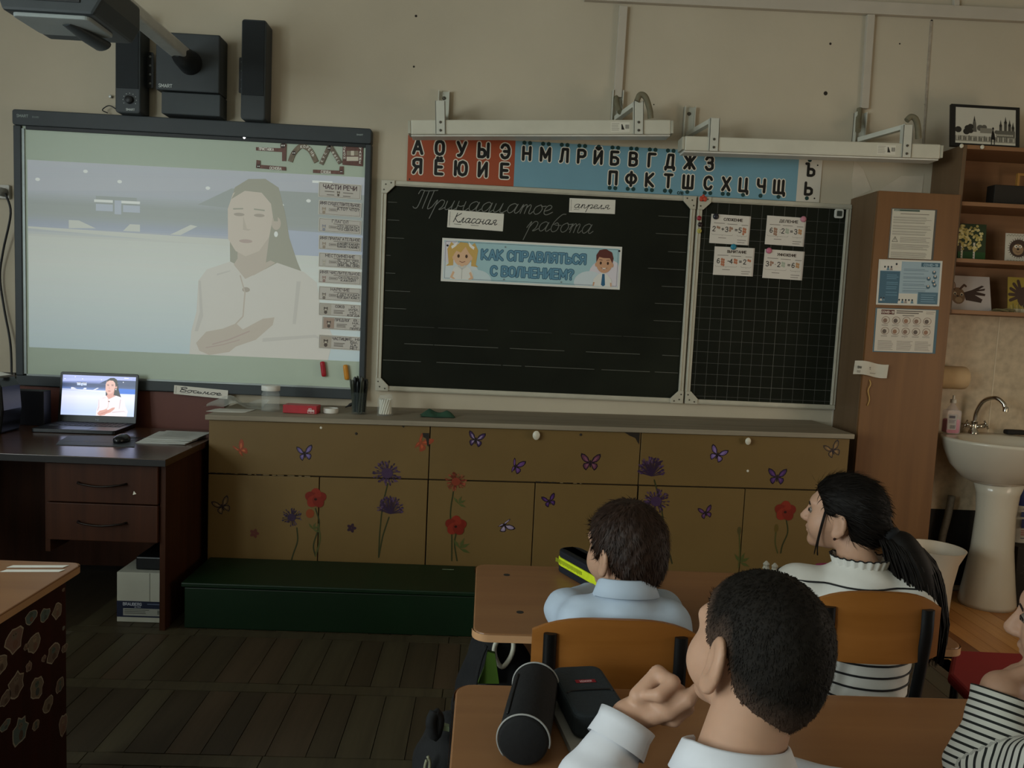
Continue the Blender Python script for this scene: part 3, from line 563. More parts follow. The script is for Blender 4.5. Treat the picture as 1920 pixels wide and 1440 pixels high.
for nm, xa, xb, lb, sgn in (('left', -1.205, -1.092, 'tall dark speaker with a volume knob left of the projector mount', 1), ('right', -.642, -.53, 'tall dark speaker right of the projector mount', -1)):
    sp = thing('wall_speaker', lb, 'speaker', ((xa+xb)/2, -.05, 2.127), 'pair of speakers over the whiteboard')
    mb().prism(rrect(xa, xb, 2.127, 2.57, .014), WF(0, 0, -.0), 0, .10).build('cabinet', BLK, sp, bevel=.006)
    box('grille', M('speaker_cloth', '#24282a', .85, 0, .1, 400, .2), (xa+.006, xb-.008, -.103, -.10, 2.235, 2.562), sp, .001)
    bxx = xb if sgn > 0 else xa-.03
    br = mb().prism(rrect(0, .03, 0, .16, .006), (np.array([bxx, -.03, 2.26]), X3, Z3, -Y3), 0, .004).build('bracket', BLK2, sp)
    for i in range(4): mb().lathe([(.006, 0), (.003, .002)], (bxx+.015, -.034, 2.28+.04*i), 10, ax=-Y3).build('bracket_screw', M('screw_zinc', '#a5a8a4', .3, .8), br)
    if sgn > 0:
        mb().lathe([(.018, 0), (.017, .012), (.012, .016), (0, .016)], (-1.14, -.10, 2.185), 20, ax=-Y3).build('volume_knob', BLK2, sp, smooth=40)
        lg = FA(); lg.text('SMART', 0, 0, .009, '#c9cfca', .14)
        for i in range(9): q = math.radians(210-30*i); lg.ellipse(.016+.03*math.cos(q), .047+.03*math.sin(q), .0016, .0016, '#b9c0bc', 8)
        lg.build('logo', WF(-1.155, 2.138, -.10), sp)
mb().tube(catmull([PY(202, 212, -.02), PY(192, 206, -.03), PY(205, 198, -.03), PY(220, 206, -.03)], 6), .0025, 8).build('loose_cable', BLK2, smooth=True, label='thin black cable looping out above the whiteboard frame', cat='cable')
p = PY(209, 182, 0); mb().lathe([(.006, 0), (.005, .01), (.008, .012), (.006, .016), (0, .017)], p, 12, ax=-Y3).build('wall_hook', ARM, smooth=40, label='small metal screw hook in the wall left of the knob speaker', cat='hook')
# wall socket and cable at the left edge
sk = thing('wall_socket', 'white wall socket with a grey plug at the left edge', 'socket', PY(8, 376, -.02))
a, b = PY(-14, 346, 0), PY(22, 374, 0); mb().prism(rrect(a[0], b[0], b[2], a[2], .006), WF(0, 0, 0), 0, .018).build('face_plate', M('socket_white', '#b9b6ac', .4), sp and sk, bevel=.003)
mb().lathe([(.02, 0), (.02, .025), (.014, .04), (.006, .05)], PY(8, 361, -.018), 20, ax=-Y3).build('plug', M('plug_grey', '#83857f', .5), sk, smooth=40)
mb().tube(catmull([PY(10, 362, -.06), PY(20, 400, -.05), PY(6, 470, -.03), PY(0, 520, -.02), PY(8, 580, -.02), PY(20, 650, -.03), PY(22, 740, -.05)], 6), .005, 8).build('power_cable', BLK2, smooth=True, label='black power cable hanging from the wall socket to the desk', cat='cable')

# ------------------------------------------------------------------ chalkboards
FRM = M('cream_frame', '#b5b09f', .45, .2, .06, 20); CHALK = M('chalkboard_green', '#1a1c14', .75, 0, .35, 2.5, .05, .15); SCREW = M('frame_screw', '#57534a', .4, .6)
def chalkboard(name, label, X0, X1, Z0, Z1, y, art, corners=(1, 1, 1, 1)):
    t = thing(name, label, 'chalkboard', ((X0+X1)/2, y, Z0)); r = .024
    box('writing_surface', CHALK, (X0+.01, X1-.01, y-.018, 0, Z0+.01, Z1-.01), t, 0)
    for b in ((X0, X1, Z0, Z0+r), (X0, X1, Z1-r, Z1), (X0, X0+r, Z0+r, Z1-r), (X1-r, X1, Z0+r, Z1-r)):
        m = mb().box(b[0], b[1], y-.026, 0, b[2], b[3]); 
        if b[1]-b[0] > .1: m.box(b[0], b[1], y-.031, y-.026, b[2]+.004, b[2]+.009)
        else: m.box(b[0]+.004, b[0]+.009, y-.031, y-.026, b[2], b[3])
        m.build('frame_rail', FRM, t, bevel=.002)
    c = .062
    for k, (cx, cz, sx, sz) in enumerate(((X0, Z0, 1, 1), (X1, Z0, -1, 1), (X0, Z1, 1, -1), (X1, Z1, -1, -1))):
        if not corners[k]: continue
        q = [(0, 0), (c, 0), (c, r+.002), (r+.002, c), (0, c)]
        b = mb().prism([(cx+sx*a, cz+sz*bb) for a, bb in q], WF(0, 0, y-.026), 0, .008).build('corner_bracket', FRM, t, bevel=.002)
        for a, bb in ((.045, .012), (.012, .045), (.02, .02)): mb().lathe([(.004, 0), (.003, .002), (0, .002)], (cx+sx*a, y-.034, cz+sz*bb), 8, ax=-Y3).build('bracket_screw', SCREW, b)
    art(t, y-.018)
    return t
CZ0, CZ1 = .9, 1.9
def main_art(t, y):
    f = FA(); c = '#5d5d55'; r = random.Random(3); W_, H_ = 1.5, 1.0
    for i in range(10):
        z = .90-.0835*i
        if i >= 7:
            x = .03+(.1 if i == 8 else 0)
            while x < 1.46:
                l = r.uniform(.05, .35); f.rect(x, z-.0012, min(x+l, 1.47), z+.0012, c if i >= 8 else '#34342e'); x += l+r.uniform(.0, .08 if i > 8 else .12)
        else:
            f.rect(.03, z-.001, .03+r.uniform(.02, .12), z+.001, c); f.rect(1.47-r.uniform(.08, .2), z-.001, 1.47, z+.001, c)
    f.build('ruled_lines', WF(0, CZ0, y), t, d0=.0002, kind='stuff')
    g = FA(); g.cursive('Тринадцатое', .15, .878, .045, '#6f6f68', .0035, fit=.66); g.cursive('работа', .69, .80, .045, '#66665f', .0035, fit=.32); g.rect(.83, .83, .86, .833, '#66665f')
    g.build('chalk_writing', WF(0, CZ0, y), t, d0=.0006)
chalkboard('chalkboard', 'wide dark chalkboard with a cream frame and chalk handwriting', 0, 1.5, CZ0, CZ1, 0, main_art)
def grid_art(t, y):
    f = FA(); 
    for i in range(13): x = 1.51+.045+.0545*i; f.rect(x-.0009, .024, x+.0009, .976, '#4b4b46' if i != 7 else '#605f58')
    f.lay()
    for i in range(17): z = .04+.0545*i; f.rect(1.535, z-.0008, 2.235, z+.0008, '#4d4c47' if i != 1 else '#6b6a62')
    f.build('grid_lines', WF(0, CZ0, y), t, d0=.0002, kind='stuff')
chalkboard('grid_chalkboard', 'narrow dark chalkboard wing ruled with a square grid', 1.51, 2.26, CZ0, CZ1, 0, grid_art, (1, 0, 1, 0))
YC = -.0188
card('word_card', 'white handwritten month card at the right of the chalk date', 'card', (1068, 371.5), (1154, 375), (1067, 398), YC, cur_card('апреля', 1, ((.1, .22),)))
card('word_card', 'white handwritten word card under the chalk date, left half of the chalkboard', 'card', (840.5, 393), (945, 401), (839, 426), YC, cur_card('Классная', 1, ((.12, .25), (.42, .56))))
def banner(f, w, h):
    f.rect(0, 0, w, h, '#d6d3ca'); f.lay(); f.rect(.012*w, .05*h, .988*w, .95*h, '#9fc0c4'); f.lay()
    for x, y, rx, ry, c in ((.08, .2, .13, .35, '#cfd6d6'), (.2, .05, .08, .25, '#c3d2d4'), (.92, .3, .1, .4, '#d6cfd4'), (.83, .12, .09, .28, '#cbd5d8'), (.05, .7, .06, .28, '#d3cdd2')):
        f.poly([(min(max((x+rx*math.cos(a*.3))*w, .013*w), .987*w), min(max((y+ry*math.sin(a*.3))*h, .055*h), .945*h)) for a in range(21)], c)
    f.lay(); f.stroke([(.02*w, .075*h), (.98*w, .075*h), (.98*w, .925*h), (.02*w, .925*h)], .002*w, '#55606a', True)
    for t, y, fw, cx in (('КАК СПРАВЛЯТЬСЯ', .56, .575, .51), ('С ВОЛНЕНИЕМ?', .19, .455, .505)):
        f.lay(); f.text(t, cx*w, y*h, .21*h, '#35566c', .34, align='c', fit=fw*w); f.lay(); f.text(t, cx*w, y*h, .21*h, '#5f8ba0', .2, align='c', fit=fw*w)
    # girl with two ponytails
    f.lay(); hc = '#c8a35a'; sk = '#d9b08c'
    for s in (-1, 1): f.poly([((.115+s*.03)*w, .80*h), ((.115+s*.065)*w, .92*h), ((.115+s*.085)*w, .75*h), ((.115+s*.075)*w, .42*h), ((.115+s*.09)*w, .36*h), ((.115+s*.05)*w, .38*h), ((.115+s*.05)*w, .6*h)], hc)
    f.poly([(.05*w, .06*h), (.055*w, .18*h), (.07*w, .32*h), (.10*w, .40*h), (.13*w, .40*h), (.16*w, .32*h), (.18*w, .18*h), (.165*w, .06*h)], '#dcdad2')
    f.lay(); f.ellipse(.115*w, .60*h, .050*w, .24*h, sk); f.ellipse(.067*w, .56*h, .008*w, .045*h, sk); f.ellipse(.163*w, .56*h, .008*w, .045*h, sk)
    f.poly([(.05*w, .10*h), (.065*w, .25*h), (.075*w, .22*h), (.065*w, .12*h), (.08*w, .07*h), (.07*w, .06*h)], sk); f.poly([(.18*w, .10*h), (.165*w, .25*h), (.155*w, .22*h), (.165*w, .12*h), (.15*w, .07*h), (.165*w, .06*h)], sk)
    f.lay(); f.poly([(.062*w, .60*h), (.068*w, .80*h), (.10*w, .92*h), (.14*w, .91*h), (.165*w, .78*h), (.168*w, .60*h), (.15*w, .68*h), (.13*w, .82*h), (.105*w, .68*h), (.08*w, .72*h)], hc)
    for s in (-1, 1): f.poly([((.115+s*.035)*w, .84*h), ((.115+s*.03)*w, .94*h), ((.115+s*.05)*w, .86*h), ((.115+s*.065)*w, .82*h), ((.115+s*.06)*w, .76*h), ((.115+s*.045)*w, .80*h)], '#e6e2da')
    f.lay()
    for s in (-1, 1): f.ellipse((.115+s*.022)*w, .60*h, .007*w, .042*h, '#4a3322', 12)
    f.stroke([(.10*w, .48*h), (.115*w, .455*h), (.13*w, .48*h)], .003*w, '#7a3b30'); f.poly([(.10*w, .40*h), (.115*w, .34*h), (.13*w, .40*h), (.14*w, .36*h), (.115*w, .28*h), (.09*w, .36*h)], '#c9c6be'); f.stroke([(.115*w, .33*h), (.115*w, .07*h)], .0015*w, '#8d8a82')
    # boy with a tie
    f.lay(); f.poly([(.845*w, .06*h), (.85*w, .22*h), (.875*w, .34*h), (.90*w, .38*h), (.925*w, .34*h), (.95*w, .22*h), (.955*w, .06*h)], '#dcdad2'); f.lay()
    f.ellipse(.905*w, .60*h, .045*w, .23*h, '#c99a78'); f.ellipse(.861*w, .56*h, .007*w, .05*h, '#c99a78'); f.ellipse(.95*w, .56*h, .007*w, .05*h, '#c99a78'); f.poly([(.846*w, .06*h), (.853*w, .06*h), (.857*w, .15*h), (.848*w, .15*h)], '#c99a78'); f.poly([(.946*w, .06*h), (.953*w, .06*h), (.951*w, .15*h), (.943*w, .15*h)], '#c99a78')
    f.lay(); f.poly([(.86*w, .62*h), (.858*w, .78*h), (.875*w, .90*h), (.91*w, .93*h), (.945*w, .86*h), (.955*w, .72*h), (.95*w, .60*h), (.935*w, .72*h), (.90*w, .72*h), (.875*w, .74*h)], '#5e2f26'); f.poly([(.897*w, .35*h), (.91*w, .35*h), (.916*w, .09*h), (.905*w, .06*h), (.893*w, .09*h)], '#2d5f80')
    for s in (-1, 1): f.ellipse((.905+s*.02)*w, .60*h, .006*w, .036*h, '#3a2418', 12); f.stroke([((.905+s*.012)*w, .67*h), ((.905+s*.028)*w, .68*h)], .003*w, '#4a251d')
    f.poly([(.89*w, .49*h), (.92*w, .49*h), (.913*w, .45*h), (.897*w, .45*h)], '#e8ddd0'); f.stroke([(.888*w, .495*h), (.905*w, .445*h), (.922*w, .495*h)], .0025*w, '#6d3428')
    f.lay()
    for x, y in ((.03, .83), (.985, .9)): f.ellipse(x*w, y*h, .006*w, .024*h, '#1c1c1c', 10)
    for x, y in ((.35, .86), (.35, .11), (.67, .11)): f.ellipse(x*w, y*h, .005*w, .02*h, '#7b8789', 10)
card('topic_banner', 'light blue paper banner with a cartoon girl and boy asking about coping with nerves', 'banner', (829.5, 446), (1166.5, 463), (826, 527), YC, banner, .0012)
def sum_card(title, items, c1):
    def art(f, w, h):
        f.rect(0, 0, w, h, '#b8ab9f'); f.lay(); f.rect(0, 0, .965*w, h, '#cfc8bd'); f.lay(); f.text(title, .56*w, .80*h, .085*h, '#3a2f28', .26, align='c', fit=.47*w)
        bars(f, .08*w, .36*w, [.70*h], .018*h); bars(f, .42*w, .68*w, [.69*h], .018*h); bars(f, .78*w, .95*w, [.68*h], .018*h)
        for t, x, kind in items:
            if t: f.text(t, x*w, .42*h, .16*h, '#2e2a28', .17)
            if kind:
                n, c = kind
                for i in range(n): f.ellipse((x+.12+.045*(i % 2))*w, (.56-.09*(i//2)-.02*(i % 2))*h, .028*w, .048*h, c, 9)
        for a, b in ((.04, .58), (.68, .94)): f.stroke([(a*w, .34*h), ((a+.02)*w, .30*h), ((a+b)/2*w, .30*h), ((a+b)/2*w, .26*h), ((a+b)/2*w, .30*h), ((b-.02)*w, .30*h), (b*w, .34*h)], .006*w, '#7d7468', jn=False)
        bars(f, .22*w, .42*w, [.20*h], .018*h); bars(f, .70*w, .93*w, [.16*h, .08*h], .018*h)
    return art
OR = '#b06f52'; BR = '#9a7763'; GR = '#a3ab98'; TN = '#b3875c'
for nm, tl, tr, bl, t, it, mg, mc, lb, ml in (
 ('a', (1334, 401), (1408, 406), (1331, 455.5), 'СЛОЖЕНИЕ', [('2', .06, (2, BR)), ('+', .28, None), ('3', .38, (3, BR)), ('=', .62, None), ('5', .72, (5, OR))], (1342, 406), '#26262c', 'addition sum card at the upper left of the grid board', 'round black magnet on the addition sum card'),
 ('b', (1438.5, 404), (1511.5, 409), (1435.5, 458), 'ДЕЛЕНИЕ', [('6', .1, (6, BR)), (':', .35, None), ('2', .40, (4, GR)), ('=', .62, None), ('3', .73, (4, TN))], (1506, 411), '#c07f8c', 'division sum card at the upper right of the grid board', 'round pink magnet on the division sum card'),
 ('c', (1340, 462), (1415, 465.5), (1336, 515), 'ВЫЧИТАНИЕ', [('6', .08, (6, OR)), ('-', .34, None), ('4', .40, (4, OR)), ('=', .63, None), ('2', .74, (2, OR))], (1375, 463), '#2f7f96', 'subtraction sum card at the lower left of the grid board', 'round blue magnet on the subtraction sum card'),
 ('d', (1434, 467), (1508.5, 472), (1431, 521), 'УМНОЖЕНИЕ', [('3', .06, (3, BR)), ('·', .28, None), ('2', .35, (4, GR)), ('=', .60, None), ('6', .71, (4, TN))], (1441.5, 470), '#c46f86', 'multiplication sum card at the lower right of the grid board', 'round pink magnet on the multiplication sum card')):
    card('sum_card', lb, 'card', tl, tr, bl, YC, sum_card(t, it, None), .0015, GLOSSPRINT, 'sum cards on the grid chalkboard')
    mb().lathe([(.014, 0), (.0145, .004), (.012, .008), (.005, .0105), (0, .011)], PY(*mg, YC-.0022), 18, ax=-Y3).build('round_magnet', M('magnet_'+mc[1:], mc, .35), smooth=True, label=ml, cat='magnet')
for px, c, lb in (((1310.5, 409), '#8c2430', 'small dark red magnet on the frame between the chalkboards'), ((1312.5, 421), '#2a1d20', 'small black magnet on the frame between the chalkboards'), ((1311, 433), '#b7ad57', 'small yellow smiling-face magnet on the frame between the chalkboards')):
    o = mb().lathe([(.011, 0), (.0115, .003), (.009, .006), (0, .0075)], PY(*px, -.0315), 16, ax=-Y3).build('frame_magnet', M('magnet_'+c[1:], c, .35), smooth=True, label=lb, cat='magnet')
    if c == '#b7ad57':
        f = FA(); f.ellipse(-.003, .002, .0013, .0018, '#2c2a18', 8); f.ellipse(.003, .002, .0013, .0018, '#2c2a18', 8); f.stroke([(-.004, -.002), (0, -.005), (.004, -.002)], .0012, '#2c2a18'); q = PY(*px, -.0392); f.build('face', (q, X3, Z3, -Y3), o)
q = PY(1318, 373, -.034); m = mb()
for s in (-1, 1): m.ell((q[0]+s*.009, q[1]-.004, q[2]), (.010, .004, .013), 10)
m.ell((q[0], q[1]-.005, q[2]+.012), (.008, .005, .009), 10).build('figure_magnet', M('magnet_orange', '#b5432c', .45), smooth=True, label='orange-red animal-shaped magnet at the top of the grid board frame', cat='magnet')
q = PY(1572, 401, YC); o = mb().prism(rrect(-.022, .022, -.022, .022, .01), (q, X3, Z3, -Y3), 0, .012).build('square_magnet', M('magnet_white', '#c6c5bb', .4), bevel=.003, label='white square ring magnet in the top right corner of the grid board', cat='magnet')
mb().prism(rrect(-.013, .013, -.013, .013, .004), (q, X3, Z3, -Y3), .012, .0126).build('dark_centre', M('magnet_centre', '#3c4038', .6), o)
# ------------------------------------------------------------------ alphabet poster
XA0 = PY(764, 300, 0)[0]; XA1 = PY(1539, 330, 0)[0]; ZA0, ZA1 = 1.905, 2.118
ab = thing('alphabet_poster', 'long alphabet poster with red, blue and white fields above the chalkboard', 'poster', ((XA0+XA1)/2, 0, ZA0))
xr, xw = PY(965, 300, 0)[0], PY(1495, 330, 0)[0]
def field(a, b, col, nm): mb().box(a, b, -.006, 0, ZA0, ZA1).build('panel', M(nm, col, .4, 0, .04, 4), ab, label=nm.replace('_', ' '))
field(XA0, xr, '#9c4a2e', 'red_vowel_field'); field(xr, xw, '#6f97a6', 'blue_consonant_field'); field(xw, XA1, '#c9c2b4', 'white_sign_field')
f = FA()
def let(ch, x, y, hh=.062):
    f.L = 1; f.text(ch, x, y, hh, '#d8cfbe', .40, align='c', fit=f.textw(ch, hh)*.92); f.L = 2; f.text(ch, x, y, hh, '#14120f', .24, align='c', fit=f.textw(ch, hh)*.92)
def dots(x, y, n):
    f.L = 1
    for i in range(n): f.ellipse(x+(i-(n-1)/2)*.027, y, .010, .010, '#163a38', 14)
AX = lambda px: PY(px, 300, 0)[0]
for ch, px, r in [(c, 783+41*i, 0) for i, c in enumerate('АОУЫЭ')]+[(c, 783+41*i, 1) for i, c in enumerate('ЯЁЮИЕ')]: let(ch, AX(px), (2.035, 1.945)[r])
for i, (ch, px) in enumerate(zip('НМЛРЙБВГДЖЗ', (987, 1022, 1057, 1090, 1121, 1152, 1187, 1222, 1256, 1293, 1330))):
    z = 2.033; let(ch, AX(px), z, .058); dots(AX(px), z+.078, 1 if ch in 'Й' else 2)
for i, (ch, px) in enumerate(zip('ПФКТШСХЦЧЩ', (1151, 1185, 1220, 1255, 1292, 1330, 1364, 1397, 1430, 1464))):
    z = 1.940; let(ch, AX(px), z, .058); dots(AX(px), z-.018, 2 if ch in 'ПФКТСХ' else 1)
for ch, z, dz in (('Ъ', 2.03, .073), ('Ь', 1.94, -.018)): f.L = 2; f.text(ch, (xw+XA1)/2, z, .055, '#14120f', .24, align='c'); dots((xw+XA1)/2-.005, z+dz, 1)
for px, py in ((1533, 310), (1527, 372), (768, 336)): q = PY(px, py, -.006); f.ellipse(q[0], q[2], .004, .004, '#1a1712', 8)
f.L = 1; q = PY(1256, 363, -.006); f.text('8', q[0], q[2], .012, '#16302e', .3); q = PY(1270, 364, -.006); f.text('СЛВ', q[0], q[2], .012, '#16302e', .3)
f.build('lettering', WF(0, 0, -.006), ab, eps=.0002)
# ------------------------------------------------------------------ board lamps
LMP = M('lamp_white', '#c3bfae', .45, 0, .05, 10)
def board_lamp(label, pl, pr_, brk, lab, flip):
    Y = -.24; a, b = PY(*pl, Y), PY(*pr_, Y); zc = (a[2]+b[2])/2; hh = .032
    t = thing('board_lamp', label, 'lamp', ((a[0]+b[0])/2, Y, zc-hh), 'lamps above the chalkboards')
    d = b-a; d = d/np.linalg.norm(d); n = np.cross(d, Y3); n = n if n[2] > 0 else -n
    mb().obox(a-n*hh+Y3*.0, b-a, n*2*hh, Y3*.10).build('housing', LMP, t, bevel=.006)
    mb().obox(a-n*(hh+.006)+Y3*.012, b-a, n*.007, Y3*.08).build('tube_cover', M('lamp_tube', '#d2cfc4', .4), t, bevel=.003)
    for e, s in ((a, -1), (b, 1)): mb().obox(e-n*(hh-.004), d*s*.012, n*(2*hh-.008), Y3*.08).build('end_cap', M('lamp_cap', '#a7a493', .5), t, bevel=.002)
    for px, ztop, px_w in brk:
        q = a+d*((PY(px, 240, Y)[0]-a[0])/d[0]); top = q+n*(hh+.075)
        k = mb().obox(q-n*hh-d*.022-Y3*.006, d*.044, n*(2*hh+.08), Y3*.004).obox(q-n*hh-d*.022-Y3*.006, d*.004, n*(2*hh+.08), Y3*.03).obox(q-n*hh+d*.018-Y3*.006, d*.004, n*(2*hh+.08), Y3*.03)
        br = k.build('bracket', M('bracket_steel', '#c2c1b4', .45, .1, .06), t, bevel=.001)
        for s in (-.5, .6): mb().lathe([(.006, 0), (.005, .003), (0, .004)], q+n*hh*s-Y3*.007, 10, ax=-Y3).build('bracket_screw', SCREW, br)
        wx = PY(px_w, 205, 0)[0]; wp = np.array([wx, 0, top[2]+.01])
        mb().beam(top+Y3*.01, wp-Y3*.02-Z3*.03, .028, .022).build('bracket_arm', MATS['bracket_steel'], t, bevel=.002)
        mb().box(wx-.026, wx-.022, -.03, 0, wp[2]-.06, wp[2]+.10).box(wx+.022, wx+.026, -.03, 0, wp[2]-.06, wp[2]+.10).box(wx-.026, wx+.026, -.005, 0, wp[2]-.06, wp[2]+.10).build('wall_rail', MATS['bracket_steel'], t)
        mb().lathe([(.009, 0), (.007, .006), (0, .007)], (wx, -.005, wp[2]+.07), 10, ax=-Y3).build('bracket_screw', SCREW, t)
    fr = (a+d*((PY(lab, 240, Y)[0]-a[0])/d[0]), d, n, -Y3); f = FA(); f.rect(0, -.022, .085, .02, '#d0ccbd'); f.lay(); f.poly([(.048, -.012), (.062, -.012), (.052, .012), (.048, .012)], '#22201c')
    for i in range(5): f.rect(.066+.0035*i, -.008, .068+.0035*i, .010, '#33302b')
    bars(f, .004, .04, [.014, .007, 0, -.007, -.014], .002, '#8a8678'); f.build('rating_label', fr, t)
    return t, a, d, n, hh
l1 = board_lamp('long white board lamp over the wide chalkboard', (770, 238), (1258, 238), ((826, 0, 832), (1197, 0, 1156)), 1145, 1)
l2 = board_lamp('long white board lamp over the grid chalkboard', (1284, 268), (1764, 284), ((1340, 0, 1292), (1703, 0, 1612)), 1648, 1)
CON = M('conduit_grey', '#6d6752', .7, 0, .1, 40)
for lamp_, pts in ((l1, [(1155, 182, -.01), (1157, 196, -.05), (1163, 210, -.10)]), (l1, [(1194, 190, -.25), (1200, 178, -.25), (1210, 182, -.25), (1218, 205, -.24), (1220, 222, -.23)]),
    (l2, [(1612, 204, -.012), (1610, 222, -.03), (1609, 245, -.10)]), (l2, [(1700, 226, -.25), (1708, 219, -.25), (1717, 224, -.25), (1721, 240, -.24), (1722, 260, -.23)])):
    mb().tube(catmull([PY(a, b, c) for a, b, c in pts], 6), .013, 12).build('cable_conduit', CON, lamp_[0], smooth=60)
# ------------------------------------------------------------------ low cupboards with stickers
KR = M('ochre_board', '#6a532d', .5, 0, .10, 2.2, .03, .35); KR2 = M('dark_carcass', '#2a1f12', .7); 
YF = -.44; ZS = .552; UX = [-.65, .299, 1.219, 2.148]; LX = [-.652, -.172, .298, .766, 1.222, 1.697, 2.15]
doors = {}
for i in range(3):
    a, b = UX[i], UX[i+1]
    t = thing('low_cupboard', ('ochre low cupboard nearest the teacher desk, with an allium and a poppy sticker', 'ochre low cupboard in the middle under the chalkboard, with red flower stickers', 'ochre low cupboard next to the wardrobe, with an allium and a poppy sticker')[i], 'cupboard', ((a+b)/2, -.22, 0), 'low cupboards under the chalkboard')
    box('carcass', KR2, (a+.001, b-.001, YF+.018, -.012, .0, .788), t, 0)
    d = box('door', KR, (a+.002, b-.002, YF, YF+.017, ZS+.003, .786), t, .002); doors['u', i] = d
    for j in (2*i, 2*i+1):
        doors['l', j] = box('door', KR, (max(LX[j], a)+.002, min(LX[j+1], b)-.002, YF, YF+.017, .02, ZS-.003), t, .002)
KN = M('knob_white', '#c9c2ae', .35)
for px, k, s in (((1005, 815), ('u', 1), 1.0), ((1400, 826), ('u', 2), .8)):
    q = PY(*px, YF); mb().lathe([(.006*s, 0), (.005*s, .01), (.015*s, .016), (.016*s, .02), (.010*s, .025), (0, .026)], q, 16, ax=-Y3, sy=1.25).build('knob', KN, doors[k], smooth=40)
for px, k in (((602, 802), ('u', 0)), ((668, 813), ('u', 0)), ((1402, 883), ('u', 2)), ((1089, 815), ('u', 1))):
    q = PY(*px, YF); mb().lathe([(.006, 0), (.005, .003), (0, .004)], q, 10, ax=-Y3).build('screw_cap', KN if px[1] in (802, 883) else HOLE, doors[k])
def flat_on(px, py, Y, k=1.0):          # metric frame at a pixel on plane y = Y, unit = 1 photo pixel there
    O = PY(px, py, Y); s = np.linalg.norm(PY(px+10, py, Y)-O)/10*k
    return (O, X3*s, Z3*s, -Y3)
CHIP = '#1d150c'
for k, O, pts in ((('u', 0), (805, 838), [(-14, 0), (-1, 0), (-1, -26), (-4, -24), (-7, -10), (-12, -8)]), (('u', 1), (1200, 822), [(-30, 0), (-1, 0), (-1, -22), (-4, -18), (-9, -10), (-20, -6)]), (('u', 0), (755, 798), [(-2, 0), (4, 0), (2, -4)])):
    f = FA(); f.poly(pts, CHIP); q = flat_on(*O, YF); f.build('chipped_edge', (np.array([q[0][0], YF, (.7855 if O[0] != 805 else .757)+.0115*(q[0][0]+.65)]), q[1], q[2], q[3]), doors[k], d0=.0006)
for (pa, pb, k) in (((390, 893), (805, 903), ('u', 0)), ((1000, 906), (1195, 915), ('u', 1))):
    f = FA(); r = random.Random(5); x = 4
    while x < (pb[0]-pa[0])*.45: l = r.uniform(3, 14); f.rect(x, -1.2-.023*x*0, x+l, .6, r.choice(('#6d5a3a', CHIP, CHIP))); x += l+r.uniform(2, 8)
    q = flat_on(*pa, YF); f.build('worn_edge', (np.array([q[0][0], YF, ZS+.005+.0115*(q[0][0]+.65)]), q[1], q[2], q[3]), doors[k], d0=.0006)
# butterflies: two pairs of wings and a body, drawn at photo scale
def bfly(f, c1, c2, s, a=0.0, fold=1.0, out='#1d1420'):
    ca, sa = math.cos(math.radians(a)), math.sin(math.radians(a))
    def T(p, m): x, y = p[0]*s*m, p[1]*s; return (x*ca-y*sa, x*sa+y*ca)
    up = [(.05, .05), (.25, .55), (.6, .85), (.95, .95), (1.0, .7), (.85, .35), (.6, .1), (.3, 0)]; lo = [(.05, 0), (.3, .02), (.65, -.05), (.75, -.3), (.6, -.6), (.4, -.75), (.2, -.5), (.08, -.2)]
    for sg, fl in ((1, 1.0), (-1, fold)):
        f.poly([T(p, sg*fl) for p in up], out); f.poly([T(p, sg*fl) for p in lo], out)
    f.lay()
    for sg, fl in ((1, 1.0), (-1, fold)):
        for w in (up, lo):
            cx = sum(p[0] for p in w)/8; cy = sum(p[1] for p in w)/8
            f.poly([T((cx+(p[0]-cx)*.72, cy+(p[1]-cy)*.72), sg*fl) for p in w], c1)
    f.lay()
    for sg, fl in ((1, 1.0), (-1, fold)): f.poly([T(p, sg*fl) for p in [(.15, .1), (.5, .55), (.7, .6), (.5, .25)]], c2); f.poly([T(p, sg*fl) for p in [(.15, -.05), (.45, -.15), (.45, -.45), (.25, -.3)]], c2)
    f.stroke([T((0, .25), 1), T((0, -.4), 1)], .12*s, out)
VIO, LIL, ORG, CLR = '#3f2a52', '#5c4f78', '#8a3f26', '#66502f'
for px, c1, c2, s, a, fo, k, lb in (
 ((450, 845), ORG, '#b5643c', 17, 40, .35, ('u', 0), 'orange butterfly sticker'), ((571, 851), LIL, '#7a6a9c', 17, 10, .8, ('u', 0), 'lilac butterfly sticker'), ((788, 830), ORG, '#b0512f', 20, -30, .35, ('u', 0), 'large orange butterfly sticker'),
 ((892, 825), VIO, '#8b7a94', 17, -8, .9, ('u', 1), 'violet butterfly sticker with white spots'), ((966, 875), '#5b3a6c', '#6b4a7c', 17, -15, .4, ('u', 1), 'folded violet butterfly sticker'), ((1107, 868), '#5a3344', '#7a4d5c', 19, 0, 1, ('u', 1), 'maroon butterfly sticker'),
 ((1345, 853), '#6a5488', '#8572a0', 17, -20, 1, ('u', 2), 'pale violet butterfly sticker'), ((1457, 895), '#43285a', '#5b3a70', 18, 0, 1, ('u', 2), 'dark violet butterfly sticker'), ((1561, 845), CLR, '#8a6a45', 17, 25, .8, ('u', 2), 'brown butterfly sticker'),
 ((417, 950), CLR, '#806848', 18, 25, .9, ('l', 0), 'outlined butterfly sticker'), ((945, 984), '#8a7a90', '#a595a8', 17, -60, .3, ('l', 2), 'folded pale butterfly sticker'), ((1030, 940), '#3d2352', '#5a3a70', 14, 20, .9, ('l', 3), 'small dark violet butterfly sticker'), ((1323, 962), '#4d2f50', '#62406a', 14, 18, .9, ('l', 4), 'small plum butterfly sticker')):
    f = FA(); bfly(f, c1, c2, s, a, fo, out=(c1 if c1 == ORG else '#1d1420')); f.build('butterfly_sticker', flat_on(*px, YF), doors[k], GLOSSPRINT, eps=.00015, d0=.0005, label=lb)
